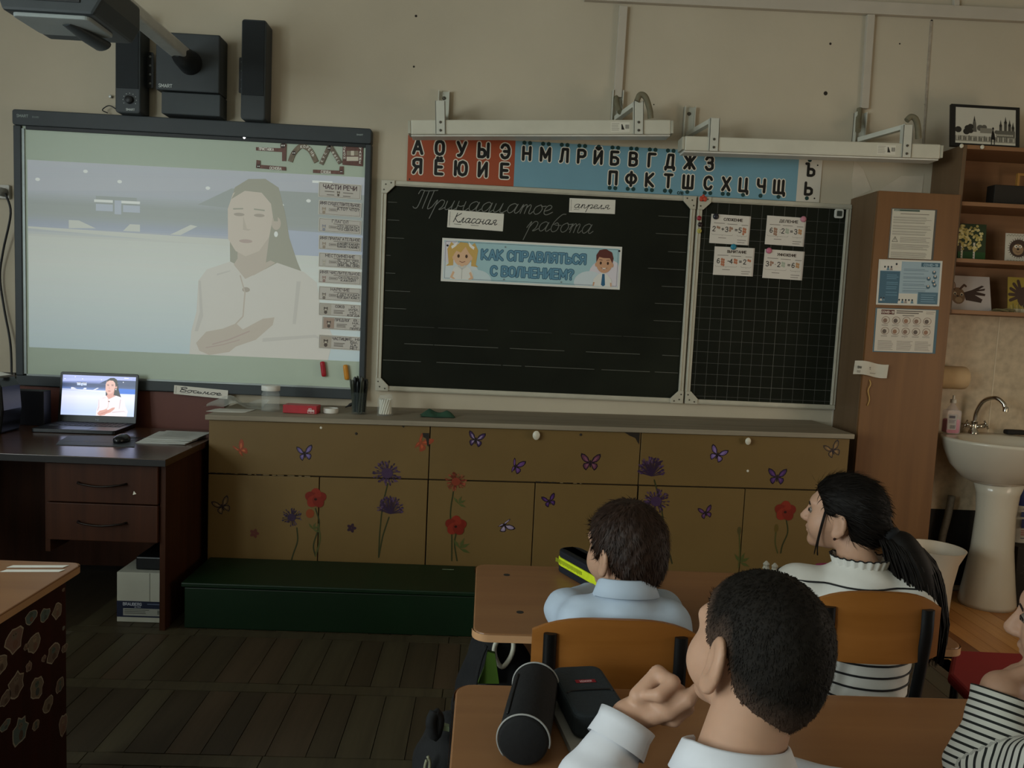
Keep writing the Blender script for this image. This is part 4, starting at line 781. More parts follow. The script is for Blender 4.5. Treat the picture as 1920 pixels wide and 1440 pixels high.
def stem(f, pts, c='#33351c', w=2.6): f.stroke(catmull([(a, -b) for a, b in pts], 6), w, c)
def allium(f, cx, cy, r, seed, c=('#3f2c46', '#523c58', '#2f2036'), dome=False, n=70):
    rr = random.Random(seed)
    for i in range(n):
        t = rr.uniform(0, 2*math.pi) if not dome else rr.uniform(-.5, math.pi+.5); q = r*rr.uniform(.55, 1.0); x, y = cx+q*math.cos(t), -cy+q*math.sin(t)*.88
        f.stroke([(cx, -cy-(r*.5 if dome else 0)), (x, y)], .7, c[2], jn=False); f.ellipse(x, y, r*.055, r*.11, rr.choice(c), 6, t-1.57)
    f.lay()
    if not dome: f.ellipse(cx, -cy, r*.42, r*.38, c[0], 16)
def poppy(f, cx, cy, r, seed, c=('#6f2015', '#7f291b', '#5d150e')):
    rr = random.Random(seed)
    for i in range(5): t = i*1.257+.3; f.lay(); f.ellipse(cx+r*.42*math.cos(t), -cy+r*.36*math.sin(t), r*.62, r*.5, c[i % 2], 14, t)
    f.lay(); f.ellipse(cx, -cy-r*.1, r*.14, r*.12, '#2a120e', 10); f.ellipse(cx+r*.2, -cy+r*.3, r*.35, r*.2, c[1], 10)
def leafy(f, cx, cy, s, c='#4a4f28'):
    for a in (.5, 1.2, 2.2, -.4): f.poly([(cx, -cy), (cx+s*.5*math.cos(a-.3), -cy+s*.5*math.sin(a-.3)), (cx+s*math.cos(a), -cy+s*math.sin(a)), (cx+s*.5*math.cos(a+.3), -cy+s*.5*math.sin(a+.3))], c)
def tiny(c):
    def fn(f):
        for i in range(5): t = i*1.257; f.ellipse(5*math.cos(t), 5*math.sin(t), 4.5, 3, c, 8, t)
    return fn
def dark_allium(f):
    stem(f, [(10, 20), (12, 45), (4, 72), (-2, 98)]); f.lay(); allium(f, 0, 0, 19, 4, ('#33253a', '#46344c', '#241a2a'), False, 46)
def poppy_a(f):
    stem(f, [(0, 20), (8, 50), (-2, 90), (2, 112)]); stem(f, [(6, 50), (10, 80), (2, 112)], '#4a4a26', 3); f.ellipse(-10, -30, 8, 9, '#7d3a1c', 10); leafy(f, -4, 60, 14); f.lay(); poppy(f, 0, 0, 20, 1)
def allium_pair(f):
    stem(f, [(2, 20), (-6, 60), (-10, 110), (-11, 163)]); stem(f, [(6, 85), (-4, 120), (-11, 163)]); f.lay(); allium(f, 0, 0, 26, 2); f.lay(); allium(f, 8, 66, 24, 9, dome=True)
def red_pair(f):
    stem(f, [(-4, 18), (-8, 60), (-4, 100), (-2, 152)]); stem(f, [(4, 100), (2, 120), (8, 152)]); leafy(f, 6, 42, 16); leafy(f, 12, 128, 22); f.lay(); allium(f, 0, 0, 20, 5, ('#7a3322', '#8c4530', '#5f2418'), False, 60); f.lay(); poppy(f, 3, 84, 20, 6)
def allium_tall(f):
    stem(f, [(6, 20), (22, 70), (35, 130), (50, 178)]); stem(f, [(14, 90), (30, 120), (40, 178)]); f.lay(); allium(f, 0, 0, 26, 12, dome=True); f.lay(); allium(f, 12, 60, 25, 8)
def poppy_b(f):
    stem(f, [(4, 18), (8, 40), (0, 65), (-2, 80)]); stem(f, [(-14, 36), (-14, 60), (-8, 80)], '#4a4a26', 2.5); f.ellipse(-14, -33, 4, 8, '#5a4a20', 8); f.lay(); poppy(f, 0, 0, 20, 3)
def bud(f):
    stem(f, [(0, 0), (4, 40), (4, 70)], '#4a4a26', 2.5); f.ellipse(0, 0, 4, 8, '#4d4526', 8); leafy(f, 6, 60, 20)
for px, fn, k, nm, lb in (((547, 970), dark_allium, ('l', 0), 'flower_sticker', 'dark round flower sticker'), ((592, 934), poppy_a, ('l', 0), 'flower_sticker', 'red poppy sticker'), ((726, 887), allium_pair, ('l', 1), 'flower_sticker', 'purple allium pair sticker'),
 ((855, 903), red_pair, ('l', 2), 'flower_sticker', 'orange and red flower sticker'), ((1222, 880), allium_tall, ('l', 4), 'flower_sticker', 'tall purple allium sticker'), ((1472, 958), poppy_b, ('l', 5), 'flower_sticker', 'single red poppy sticker'), ((1386, 995), bud, ('l', 4), 'flower_sticker', 'faded bud sticker'),
 ((477, 1000), tiny('#5b2a20'), ('l', 0), 'blossom_sticker', 'small brown blossom sticker'), ((659, 990), tiny('#33202c'), ('l', 1), 'blossom_sticker', 'small dark blossom sticker'), ((1540, 1015), tiny('#5b2a28'), ('l', 5), 'blossom_sticker', 'small maroon blossom sticker')):
    f = FA(); fn(f); f.build(nm, flat_on(*px, YF), doors[k], GLOSSPRINT, eps=.0003, d0=.0006, label=lb)
WT = wood('worktop_grey_wood', '#8f8470', '#776c5a', .6, 'x', 3)
mb().box(-.66, 2.16, -.455, -.001, .788, .81).build('worktop', WT, bevel=.003, label='long greyish wooden worktop along the top of the low cupboards', cat='worktop')
for o in [c for t in bpy.data.objects if t.name.startswith('low_cupboard') for c in t.children if c.name.startswith(('door', 'carcass'))]+[bpy.data.objects['worktop']]:
    for v in o.data.vertices:
        w = BASE[o]+np.array(v.co)
        if w[2] > .1: v.co.z += .0115*(w[0]+.65)
# green bench in front of the cupboards
GRN = M('green_paint', '#07210d', .45, 0, .15, 4, .04, .4)
bn = thing('green_bench', 'long low dark green wooden bench box before the cupboards', 'bench', (.75, -.6, 0))
box('body', GRN, (-.622, 2.08, -.765, -.452, 0, .166), bn, .004); box('lid', GRN, (-.632, 2.09, -.775, -.452, .170, .188), bn, .004)
q = PZ(840, 1068, .188); f = FA(); f.rect(-.025, -.003, .025, .003, '#8a9a80'); f.build('paint_chip', (np.array([q[0], max(q[1], -.74), .188]), X3, Y3, Z3), bn)
# ------------------------------------------------------------------ things on the worktop
ZT = .81
def rise(x): return .0115*(x+.65)         # the old cupboards stand a little higher towards the wardrobe
def on(px, py):
    q = PZ(px, py, ZT)
    for _ in range(3): q = PZ(px, py, ZT+rise(q[0]))
    return q
CG = M('clear_glass', '#d5dbd5', .05, 0, 0, alpha=.10); CP = M('cloudy_plastic', '#b8bab2', .3, 0, .1, 10, alpha=.45)
q = on(507, 770); q[1] = max(q[1], -.4)
j = thing('glass_jar', 'empty clear glass jar with a white screw lid', 'jar', q); R_ = .041
mb().lathe([(0, .001), (R_, .001), (R_, .075), (R_*.86, .086), (R_*.86, .094), (R_*.8, .094), (R_*.93, .075), (R_*.93, .006), (0, .006)], q, 28).build('glass', CG, j, smooth=40)
mb().lathe([(R_*.98, .092), (R_*1.0, .094), (R_*1.0, .112), (R_*.94, .115), (0, .115)], q, 28).build('lid', M('lid_white', '#c9c8c0', .4), j, smooth=40)
q = on(565, 774)
bx = thing('red_box', 'flat red cardboard box on the worktop', 'box', q)
mb().obox(q+np.array([-.075, -.03, .001]), (.15, -.004, 0), (.003, .07, 0), (0, 0, .036)).build('carton', M('red_carton', '#a3222a', .4, 0, .12, 12), bx, bevel=.002)
f = FA(); f.rect(0, 0, .03, .016, '#c9a9a4'); f.lay(); f.rect(.002, .002, .014, .007, '#8a2028'); f.rect(.016, .002, .028, .007, '#8a2028'); f.text('12', .004, .010, .012, '#d9c4c0', .18); f.build('print', (q+np.array([.035, -.0347, .004]), np.array([1, -.027, 0]), Z3, -Y3), bx)
q = on(620, 774); mb().lathe([(.028, .001), (.034, .001), (.035, .010), (.034, .022), (.031, .022), (.031, .008), (.028, .006)], q, 28).build('ring_lid', M('ring_white', '#cfccc2', .4), smooth=40, label='round white plastic lid lying between the red box and the pen glass', cat='lid')
# glass of dark pens
q = on(673, 776); PJ = q.copy()
mb().lathe([(0, .001), (.034, .001), (.037, .1), (.033, .1), (.031, .006), (0, .006)], q, 24).build('pen_glass', M('smoky_glass', '#5d6764', .08, 0, 0, alpha=.12), smooth=40, label='smoky glass full of dark pens on the worktop', cat='glass')
rr = random.Random(11)
for i in range(24):
    a = 2*math.pi*i/11+.2; r0 = .006+.018*(i % 3)/2; b = q+np.array([r0*math.cos(a), r0*math.sin(a), .008]); t = b+np.array([.011*math.cos(a+.3)+rr.uniform(-.01, .01), .008*math.sin(a), .152+rr.uniform(-.012, .014)])
    if i == 4: t = b+np.array([.045, -.005, .115])
    d = t-b
    mb().tube([b, b+d*.75, b+d*.76, b+d*.97, t], [.0040, .0040, .0048, .0048, .002], 8).build('pen', M(('pen_black', 'pen_graphite', 'pen_olive')[i % 3], ('#17191a', '#2b2f31', '#3a3d33')[i % 3], .35), smooth=50, label='slim dark pen standing in the smoky glass', cat='pen', group='pens in the smoky glass')
# jar of chalk sticks
q = on(722, 779)
mb().lathe([(0, .001), (.036, .001), (.0365, .075), (.030, .084), (.030, .094), (.027, .094), (.033, .075), (.0325, .006), (0, .006)], q, 28).build('chalk_jar', M('jar_glass', '#d5dbd5', .05, 0, 0, alpha=.08), smooth=40, label='glass jar filled with slanted white chalk sticks', cat='jar')
for i in range(14):
    a = 2*math.pi*i/14; r0 = .024; b = q+np.array([r0*math.cos(a), r0*math.sin(a), .008]); t = q+np.array([r0*math.cos(a+.75), r0*math.sin(a+.75), .074])
    mb().tube([b, t], .0043, 10).build('chalk_stick', M('chalk_white', '#d6d2c2', .9), smooth=50, label='white chalk stick leaning in the glass jar', cat='chalk', group='chalk sticks in the jar')
# green folded cloth
q = on(820, 781); m = mb(); n = 16; vs = []; fs = []
for i in range(n+1):
    for k in range(9):
        u, v = i/n, k/8; e = min(1, 4*min(u, 1-u))*min(1, 3*min(v, 1-v)); z = .003+e*(.022+.012*math.sin(u*7+1)+.006*math.sin(v*9+u*5))
        vs.append(q+np.array([-.075+.15*u+.006*math.sin(v*5), -.045+.09*v+.006*math.sin(u*9), z]))
fs = [(i*9+k, (i+1)*9+k, (i+1)*9+k+1, i*9+k+1) for i in range(n) for k in range(8)]
m.add(vs, fs); m.add([v-np.array([0, 0, v[2]-q[2]-.001]) for v in vs], [f_[::-1] for f_ in fs]); m.build('folded_cloth', M('green_cloth', '#2c4a38', .9, 0, .15, 30, .2), smooth=True, label='folded dark green cloth lying on the worktop', cat='cloth')
# crumpled plastic sleeve with papers, black marker
q = on(430, 763); m = mb(); vs = []
for i in range(15):
    for k in range(9):
        u, v = i/14, k/8; z = .004+.02*(1-abs(2*u-1))*(1+.6*math.sin(u*13+v*4))+.035*max(0, v-.6)*(1+math.sin(u*8)); vs.append(q+np.array([-.10+.26*u+.01*math.sin(v*7), -.08+.15*v, max(z, .002)]))
m.add(vs, [(i*9+k, (i+1)*9+k, (i+1)*9+k+1, i*9+k+1) for i in range(14) for k in range(8)]); m.build('plastic_sleeve', CP, smooth=True, label='crumpled clear plastic sleeve at the left end of the worktop', cat='plastic')
m = mb(); q = on(405, 770)
for i in range(3): m.obox(q+np.array([-.03+.008*i, -.04, .0005+.0012*i]), (.16, .01*i-.005, 0), (.01, .09, 0), (0, 0, .001))
m.build('paper_sheets', M('sheet_paper', '#b5b2a8', .8), label='thin sheaf of white sheets under the plastic sleeve', cat='paper')
a, b = on(615, 760)+np.array([0, .0, .006]), on(640, 752)+np.array([.02, .0, .02]); a = np.array([-.13, -.10, ZT+.011]); b = np.array([-.055, -.055, ZT+.05])
mb().tube([a, a+(b-a)*.2, a+(b-a)*.25, b], [.002, .005, .008, .008], 10).build('black_marker', BLK2, smooth=50, label='black marker propped against the wall behind the white lid', cat='marker')
# ------------------------------------------------------------------ teacher desk
WAL = wood('walnut_laminate', '#3d2010', '#2e170a', .5, 'z', 4, .2); WALT = wood('walnut_top', '#462c1c', '#352012', .22, 'x', 3, .6, .02); DKE = M('dark_edging', '#130f0d', .5)
ZD = .69; e0 = PZ(310, 862, ZD); FX, FY = e0[0], e0[1]
td = thing('teacher_desk', 'dark walnut teacher desk with two drawers under the whiteboard', 'desk', (-1.4, -.45, 0))
mb().box(-2.45, FX, FY, -.13, ZD-.028, ZD).build('desktop', WALT, td, bevel=.002)
box('edge_strip', DKE, (-2.45, FX+.001, FY-.002, FY, ZD-.027, ZD-.002), td, .0005)
box('side_panel', WAL, (FX-.04, FX-.018, FY+.05, -.14, 0, ZD-.028), td, .001)
dx0, dx1 = FX-.46, FX-.042
box('side_panel', WAL, (dx0-.02, dx0-.001, FY+.06, -.14, .30, ZD-.028), td, .001); box('side_panel', WAL, (-2.44, -2.42, FY+.05, -.14, 0, ZD-.028), td, .001)
box('modesty_panel', WAL, (-2.42, FX-.04, -.16, -.142, .03, ZD-.028), td, .001); box('back_shelf', M('reddish_panel', '#5e3226', .5, 0, .1, 3), (-2.45, -.72, -.028, -.016, ZD-.1, .850), td, .001)
FYD = FY+.035
for i, (a, b) in enumerate(((ZD-.185, ZD-.036), (ZD-.335, ZD-.19))):
    d = box('drawer', WAL, (dx0, dx1, FYD, FYD+.018, a, b), td, .002); box('drawer_box', KR2, (dx0+.02, dx1-.02, FYD+.019, -.2, a+.01, b-.02), d, 0)
    cx, cz = (dx0+dx1)/2, (a+b)/2
    mb().tube(catmull([(cx-.09, FYD, cz+.004), (cx-.075, FYD-.02, cz+.002), (cx, FYD-.026, cz-.005), (cx+.075, FYD-.02, cz+.002), (cx+.09, FYD, cz+.004)], 6), .0055, 8, flat=.7).build('handle', M('handle_bronze', '#1f1813', .3, .7), d, smooth=True)
    if i == 0: mb().prism([(0, 0), (.013, .004), (.004, .015)], WF(cx+.115, cz-.038, FYD), 0, .001).build('white_sticker', M('sticker_white', '#cfc8b8', .6), d)
# laptop
lp = thing('laptop', 'open black laptop showing the ice arena broadcast on the teacher desk', 'laptop', PZ(180, 805, ZD))
a, b = PZ(105, 810, ZD), PZ(243, 812, ZD); ux = (b-a); ux[2] = 0; wL = .352; ux = np.array([math.cos(.05), math.sin(.05), 0]); uy = np.array([-ux[1], ux[0], 0]); O = a+np.array([-.092, -.03, 0]); O[2] = ZD+.001
mb().prism(rrect(0, wL, 0, .235, .012), (O, ux, uy, Z3), 0, .016).build('base', M('laptop_black', '#16171a', .35, 0, .05), lp, bevel=.002)
kb = mb().prism([(.02, .10), (wL-.02, .10), (wL-.02, .215), (.02, .215)], (O, ux, uy, Z3), .016, .0165).build('keyboard_deck', M('deck_grey', '#3a3d45', .35, .3), lp)
for r in range(5):
    for c in range(14): mb().prism([(.025+.0218*c, .108+.0205*r), (.025+.0218*c+.018, .108+.0205*r), (.025+.0218*c+.018, .108+.0205*r+.016), (.025+.0218*c, .108+.0205*r+.016)], (O, ux, uy, Z3), .0165, .0185).build('key', M('key_black', '#1b1c20', .5), kb)
mb().prism(rrect(.12, .23, .012, .085, .004), (O, ux, uy, Z3), .016, .0165).build('touchpad', M('pad_grey', '#4b4f5c', .3, .3), lp)
tilt = math.radians(8); SO = O+uy*.232+Z3*.010; SV = Z3*math.cos(tilt)+uy*math.sin(tilt); SN = -uy*math.cos(tilt)+Z3*math.sin(tilt)
mb().prism(rrect(0, wL, 0, .236, .010), (SO, ux, SV, SN), -.007, 0).build('screen_lid', MATS['laptop_black'], lp, bevel=.002)
vivid = dict(ice=['#b9c6ef', '#b5c3ee', '#b9c5ee', '#c0caf0', '#c6cdf1', '#cdd2f2', '#d2d6f2', '#d8daf3', '#d0d3ee', '#c9cfee'], board='#d5d6ea', seats='#5f78b0', seats2='#2f66c4', stand='#37456e', stand2='#2d3a5e', roof='#7f8ac0', roof2='#a0a9d8', roof3='#59659c', score='#b9c6ee', lamp='#ffffff', hair='#2a211f', coat='#e2d3d6', skin='#d3a79b', skin2='#c58f82', feat='#4a3430', lip='#a04a48', fold='#c0aeb6')
f = FA(); arena(f, wL-.024, .186, vivid); f.build('screen', (SO+ux*.012+SV*.036, ux, SV, SN), lp, printmat('laptop_screen', .25, .85, .15), eps=.00008, d0=.0004)
f = FA(); f.stroke([(0, 0), (0, .008)], .0014, '#8b93a0'); f.stroke([(0, .004), (.005, .004), (.005, 0)], .0014, '#8b93a0'); f.stroke([(.008, -.002), (.008, .006), (.013, .006), (.013, 0), (.008, 0)], .0014, '#8b93a0'); f.build('logo', (SO+ux*(wL/2-.006)+SV*.014, ux, SV, SN), lp)
# mouse, mat, papers, sockets clutter
pts = [PZ(*p, ZD+.001) for p in ((110, 828), (128, 818), (255, 818), (252, 838), (105, 834))]
q0 = pts[0]; mat_ = mb().prism([((p-q0)[0], (p-q0)[1]) for p in pts], (q0, X3, Y3, Z3), -.0005, .002).build('mouse_mat', M('mat_dark', '#33363a', .5, 0, .3, 30), label='dark mouse mat in front of the laptop', cat='mouse mat')
f = FA()
for i in range(8): f.ellipse(.03+.035*i, .02+.006*(i % 3), .012, .006, ('#5a5a3c', '#4a4f5c', '#6a6248')[i % 3], 8)
f.build('print', (q0+np.array([.0, -.01, .002]), X3, Y3, Z3), mat_)
q = PZ(222, 832, ZD); ms = thing('computer_mouse', 'black computer mouse on the dark mat', 'mouse', q); mb().ell((q[0], q[1]+.03, q[2]+.012), (.030, .048, .024), 20).build('shell', M('mouse_black', '#0f1012', .25), ms, smooth=True)
mb().tube(catmull([(q[0], q[1]+.075, q[2]+.012), (q[0]+.03, q[1]+.12, q[2]+.006), (q[0]+.09, q[1]+.13, q[2]+.006), (q[0]+.12, q[1]+.20, q[2]+.006)], 6), .002, 6).build('cable', BLK2, ms, smooth=True)
pw = PZ(335, 812, ZD+.004)
for i in range(5):
    an = (.06, -.05, .02, .09, -.02)[i]; c, s = math.cos(an), math.sin(an); ul = np.array([c, s, 0]); vl = np.array([-s, c, 0]); O_ = np.array([FX-.25+.004*i, FY+.31+.012*i, ZD+.0005+.0028*i])
    o = mb().obox(O_, ul*.20, vl*.22, Z3*.0025).build('paper_sheet', M('stack_paper', '#a9aaa4', .8, 0, .05), label=('white sheet of paper %s the stack on the teacher desk' % ('at the bottom of', 'second from the bottom of', 'in the middle of', 'second from the top of', 'on top of')[i]), cat='paper', group='paper stack on the teacher desk')
    if i == 4: f = FA(); bars(f, .03, .17, [.19-.016*k for k in range(9)], .003, '#85867f'); f.build('print', (O_+Z3*.0025, ul, vl, Z3), o)
# black computer speaker, dark box and bits at the left end of the desk
q = PZ(-28, 815, ZD); sp = thing('desk_speaker', 'black desktop speaker at the left end of the teacher desk', 'speaker', q)
mb().prism([(-.09, 0), (.05, 0), (.062, .10), (.055, .20), (.03, .235), (-.09, .235)], (np.array([q[0], q[1]+.02, ZD+.001]), X3, Z3, -Y3), -.14, 0).build('cabinet', M('speaker_gloss', '#0d0e10', .25), sp, bevel=.008)
mb().lathe([(.035, 0), (.035, .004), (.02, .001)], (q[0]-.035, q[1]+.018, ZD+.14), 20, ax=-Y3).build('driver', M('driver_grey', '#3a3c40', .4), sp, smooth=40)
mb().obox((q[0]+.035, q[1]+.014, ZD+.03), (.012, 0, 0), (0, 0, .05), (0, .004, 0)).build('badge', M('badge_grey', '#5c5f66', .4), sp)
bq = PZ(70, 790, ZD); db = thing('document_box', 'dark document box standing behind the laptop', 'box', bq); box('case', M('case_dark', '#14151c', .5), (bq[0]-.11, bq[0]+.10, -.20, -.14, ZD, ZD+.16), db, .003)
box('label_plate', M('plate_grey', '#4e5058', .4), (bq[0]-.06, bq[0]-.035, -.204, -.20, ZD+.05, ZD+.09), db, .001)
for px, rz, lb in (((22, 732), .3, 'crumpled white paper scrap on top of the desk speaker'),):
    q2 = np.array([q[0]-.02, q[1]+.09, ZD+.2365]); m = mb(); m.add([q2, q2+(.07, .01, .012), q2+(.075, .05, .002), q2+(.0, .05, .018)], [(0, 1, 2, 3)]); m.add([q2-(0, 0, .0006), q2+(.07, .01, .0114), q2+(.075, .05, .0014), q2+(.0, .05, .0174)], [(3, 2, 1, 0)]); m.build('paper_scrap', M('scrap_paper', '#c2c0b6', .8), label=lb, cat='paper')
# carton under the desk and a dark case on it
q = PZ(222, 1168, 0); y_ = q[1]+.01; cb = thing('paper_carton', 'white printer paper carton with a navy band under the teacher desk', 'carton', (q[0]+.12, y_+.13, 0))
bw, bh = .235, .205; bx_ = PY(219, 1168, y_)[0]; bw = FX-.042-bx_+0.0
mb().box(bx_, bx_+bw-.004, y_, y_+.29, .001, bh).build('carton', M('carton_white', '#a8a698', .7, 0, .05), cb, bevel=.002)
f = FA(); f.rect(0, .022, bw-.004, .088, '#161c33'); f.lay(); f.rect(.025, .028, bw-.004, .058, '#8f8f86'); f.text('BRAUBERG', .025, .070, .011, '#b9bcc4', .16); f.text('ULTRA', .07, .061, .006, '#9a9ea8', .16); bars(f, .12, .2, [.077], .004, '#5d6478'); f.lay(); bars(f, .03, .13, [.052, .045, .038], .003, '#55554f'); bars(f, .16, .21, [.05, .046, .042, .038], .0025, '#33332f')
f.rect(.128, .089, .130, bh, '#77756a'); f.build('print', WF(bx_, 0, y_), cb)
box('dark_case', M('case_black', '#121314', .4), (bx_+.06, bx_+bw-.01, y_+.03, y_+.25, bh+.001, bh+.055), None, .006, label='dark flat case lying on the paper carton under the desk', cat='case')
# seat of the teacher's chair at the left edge
ch = thing('teacher_chair', 'chair with a grey seat edge pushed to the left end of the teacher desk', 'chair', (-1.75, -.95, 0))
box('seat', M('seat_grey', '#4d453a', .7, 0, .1, 20), (-1.95, -1.42, -1.18, -.78, .40, .45), ch, .015); box('backrest', MATS['seat_grey'], (-1.95, -1.90, -1.18, -.78, .55, .85), ch, .01)
for a in (-1.93, -1.45):
    for b in (-1.16, -.80): mb().tube([(a, b, .40), (a, b, 0)], .012, 10).build('leg', BLK2, ch, smooth=50)
for b in (-1.16, -.80): mb().tube([(-1.93, b, .43), (-1.93, b, .70)], .010, 10).build('back_post', BLK2, ch, smooth=50)
# ------------------------------------------------------------------ wardrobe with notices
WD = wood('beech_laminate', '#775331', '#69482a', .5, 'z', 2.2, .35); WDS = wood('beech_side', '#66503a', '#5c4832', .5, 'z', 2.2, .3)
WX0, WX1, WYF, WZ = 2.263, 2.645, -.27, 1.93
wr = thing('wardrobe', 'tall narrow beech wardrobe covered with notices beside the wash basin', 'wardrobe', ((WX0+WX1)/2, -.14, 0))
mb().box(WX0, WX1, WYF+.018, -.002, 0, WZ).build('carcass', WDS, wr, bevel=.002)
dr = mb().box(WX0+.001, WX1-.001, WYF, WYF+.017, .06, WZ-.001).build('door', WD, wr, bevel=.002)
box('plinth', KR2, (WX0+.01, WX1-.01, WYF+.03, WYF+.04, .0, .06), wr, 0)
q = PY(1630, 712, WYF); mb().tube(catmull([q+np.array([0, -.002, 0]), q+np.array([.004, -.008, -.02]), q+np.array([-.004, -.006, -.05]), q+np.array([.006, -.006, -.09]), q+np.array([.0, -.004, -.12])], 5), .0025, 6).build('key_ribbon', M('ribbon_gold', '#b08a4a', .5), dr, smooth=True)
def notice1(f, w, h):
    f.rect(0, 0, w, h, '#4b4a45'); f.lay(); f.rect(.015*w, .01*h, .955*w, .985*h, '#bdb8a8'); f.lay(); f.rect(.05*w, .945*h, .62*w, .98*h, '#3d5148'); f.text('ПАМЯТКА', .06*w, .952*h, .018*h, '#aab3aa', .2); bars(f, .2*w, .85*w, [.895*h], .012*h)
    for k, y in enumerate((.83, .78, .73, .66, .61, .55, .50, .29, .25, .21, .13, .09, .05)): bars(f, .05*w, .92*w, [y*h, (y-.018)*h], .007*h, '#77736a', k)
    f.stroke([(.06*w, .34*h), (.18*w, .34*h), (.12*w, .44*h)], .010*w, '#4c4a46', True); f.stroke([(.12*w, .41*h), (.12*w, .37*h)], .012*w, '#4c4a46'); bars(f, .23*w, .92*w, [.43*h, .40*h, .37*h, .34*h], .009*h, '#77736a')
card('notice_sheet', 'white typed notice with a warning triangle, highest on the wardrobe', 'notice', (1672, 390), (1757, 393.5), (1664, 484.5), WYF-.001, notice1, .0012, group='notices on the wardrobe')
def people_row(f, x, y, r, n, w):
    for i in range(n): f.ellipse(x+i*r*2.1, y+r*1.1, r*.6, r*.65, '#2a3138', 9); f.poly([(x+i*r*2.1-r, y-r), (x+i*r*2.1+r, y-r), (x+i*r*2.1+r*.6, y+r*.5), (x+i*r*2.1-r*.6, y+r*.5)], ('#c9c3b8', '#5c7a8a', '#8a8078')[i % 3])
def notice2(f, w, h):
    f.rect(0, 0, w, h, '#c3c0b6'); f.lay(); f.rect(.03*w, .035*h, .97*w, .965*h, '#93a7b0'); f.lay(); f.rect(.03*w, .76*h, .36*w, .965*h, '#c9c6bc'); f.rect(.03*w, .035*h, .345*w, .745*h, '#3d6072'); f.rect(.65*w, .035*h, .965*w, .30*h, '#486878'); f.rect(.345*w, .035*h, .64*w, .26*h, '#c3c0b4'); f.rect(.67*w, .86*h, .965*w, .95*h, '#3a5c6c'); f.lay()
    f.text('COVID-19', .82*w, .875*h, .05*h, '#9fb8c2', .2, align='c', fit=.22*w); people_row(f, .1*w, .80*h, .035*h, 3, w); people_row(f, .28*w, .86*h, .04*h, 1, w); people_row(f, .36*w, .08*h, .035*h, 5, w); people_row(f, .07*w, .12*h, .03*h, 2, w)
    for k, y in enumerate((.80, .77, .70, .63, .60, .53, .47, .44, .38, .33, .30)): bars(f, .40*w, .80*w, [y*h], .010*h, '#5d7480', k)
    for k, y in enumerate((.66, .62, .58, .50, .46, .40, .36, .28, .22)): bars(f, .14*w, .33*w, [y*h], .010*h, '#6f97aa', k)
    bars(f, .70*w, .94*w, [.24*h, .19*h, .14*h, .09*h], .010*h, '#7fa0b0')
    for x, y in ((.88, .74), (.90, .64), (.88, .53), (.80, .60), (.80, .42), (.90, .46)): f.ellipse(x*w, y*h, .032*w, .045*h, '#3d5a68', 12); f.ellipse(x*w, y*h+.02*h, .015*w, .022*h, '#c9b9a8', 8)
card('notice_sheet', 'blue illustrated health notice in the middle of the wardrobe door', 'notice', (1648, 486), (1767, 489.5), (1643, 571), WYF-.001, notice2, .0012, group='notices on the wardrobe')
def notice3(f, w, h):
    f.rect(0, 0, w, h, '#42606c'); f.lay(); f.rect(.02*w, .02*h, .955*w, .985*h, '#c0b8aa'); f.lay(); f.rect(.09*w, .86*h, .30*w, .965*h, '#55302c'); f.lay(); f.text('COVID-19', .195*w, .885*h, .05*h, '#cfc4b6', .2, align='c', fit=.19*w); bars(f, .33*w, .76*w, [.945*h, .90*h], .022*h, '#55504a'); bars(f, .80*w, .95*w, [.94*h, .90*h], .010*h, '#77726a'); bars(f, .43*w, .62*w, [.845*h], .016*h, '#55504a')
    for r in range(2):
        for c in range(5):
            x, y = (.17+.165*c)*w, (.73-.245*r)*h; f.ellipse(x, y, .066*w, .085*h, '#6d5548', 16); f.L += 1; f.ellipse(x, y, .058*w, .075*h, '#bdb3a4', 16); f.L += 1; f.ellipse(x-.01*w, y-.01*h, .034*w, .05*h, ('#7d6455', '#5a5048', '#8d6a55')[(r+c) % 3], 12, .6*c); f.L -= 2; bars(f, x-.06*w, x+.06*w, [y-.105*h, y-.125*h], .008*h, '#77706a', c)
    for k, x in enumerate((.07, .37, .66)): bars(f, x*w, (x+.26)*w, [(.26-.028*i)*h for i in range(8)], .009*h, '#7d766c', k)
    f.text('!', .49*w, .33*h, .03*h, '#4a4540', .2)
card('notice_sheet', 'white notice with ten round pictograms, lowest on the wardrobe', 'notice', (1642, 577), (1760, 581), (1636.5, 659.5), WYF-.001, notice3, .0012, group='notices on the wardrobe')
# curled paper label hanging over the door edge
fr = PY(1602, 676, WYF-.002); m = mb(); n = 10; e = PY(1663, 683, WYF-.002)-fr
for s, off in ((1, 0), (-1, .0007)):
    vs = []
    for i in range(n+1):
        u = i/n; b = -.010*abs(math.sin(u*math.pi*1.5))-.006-off; p = fr+e*u+np.array([0, b, .004*math.sin(u*6)]); vs += [p, p+np.array([-.005, -.002, -.062])]
    m.add(vs, [(2*i, 2*i+2, 2*i+3, 2*i+1)[::s] for i in range(n)])
o = m.build('paper_label', M('label_paper', '#bdb6a6', .7), smooth=True, label='small curled white paper label on the edge of the wardrobe door', cat='label')
f = FA(); f.text('ВНИМАНИЕ', .015, .030, .010, '#3a3630', .2, fit=.06); bars(f, .012, .05, [.018, .012], .003, '#6b655a'); bars(f, .065, .10, [.014], .002); u_ = e/np.linalg.norm(e); f.build('print', (fr+np.array([-.004, -.0155, -.062]), u_, Z3, -Y3), o)
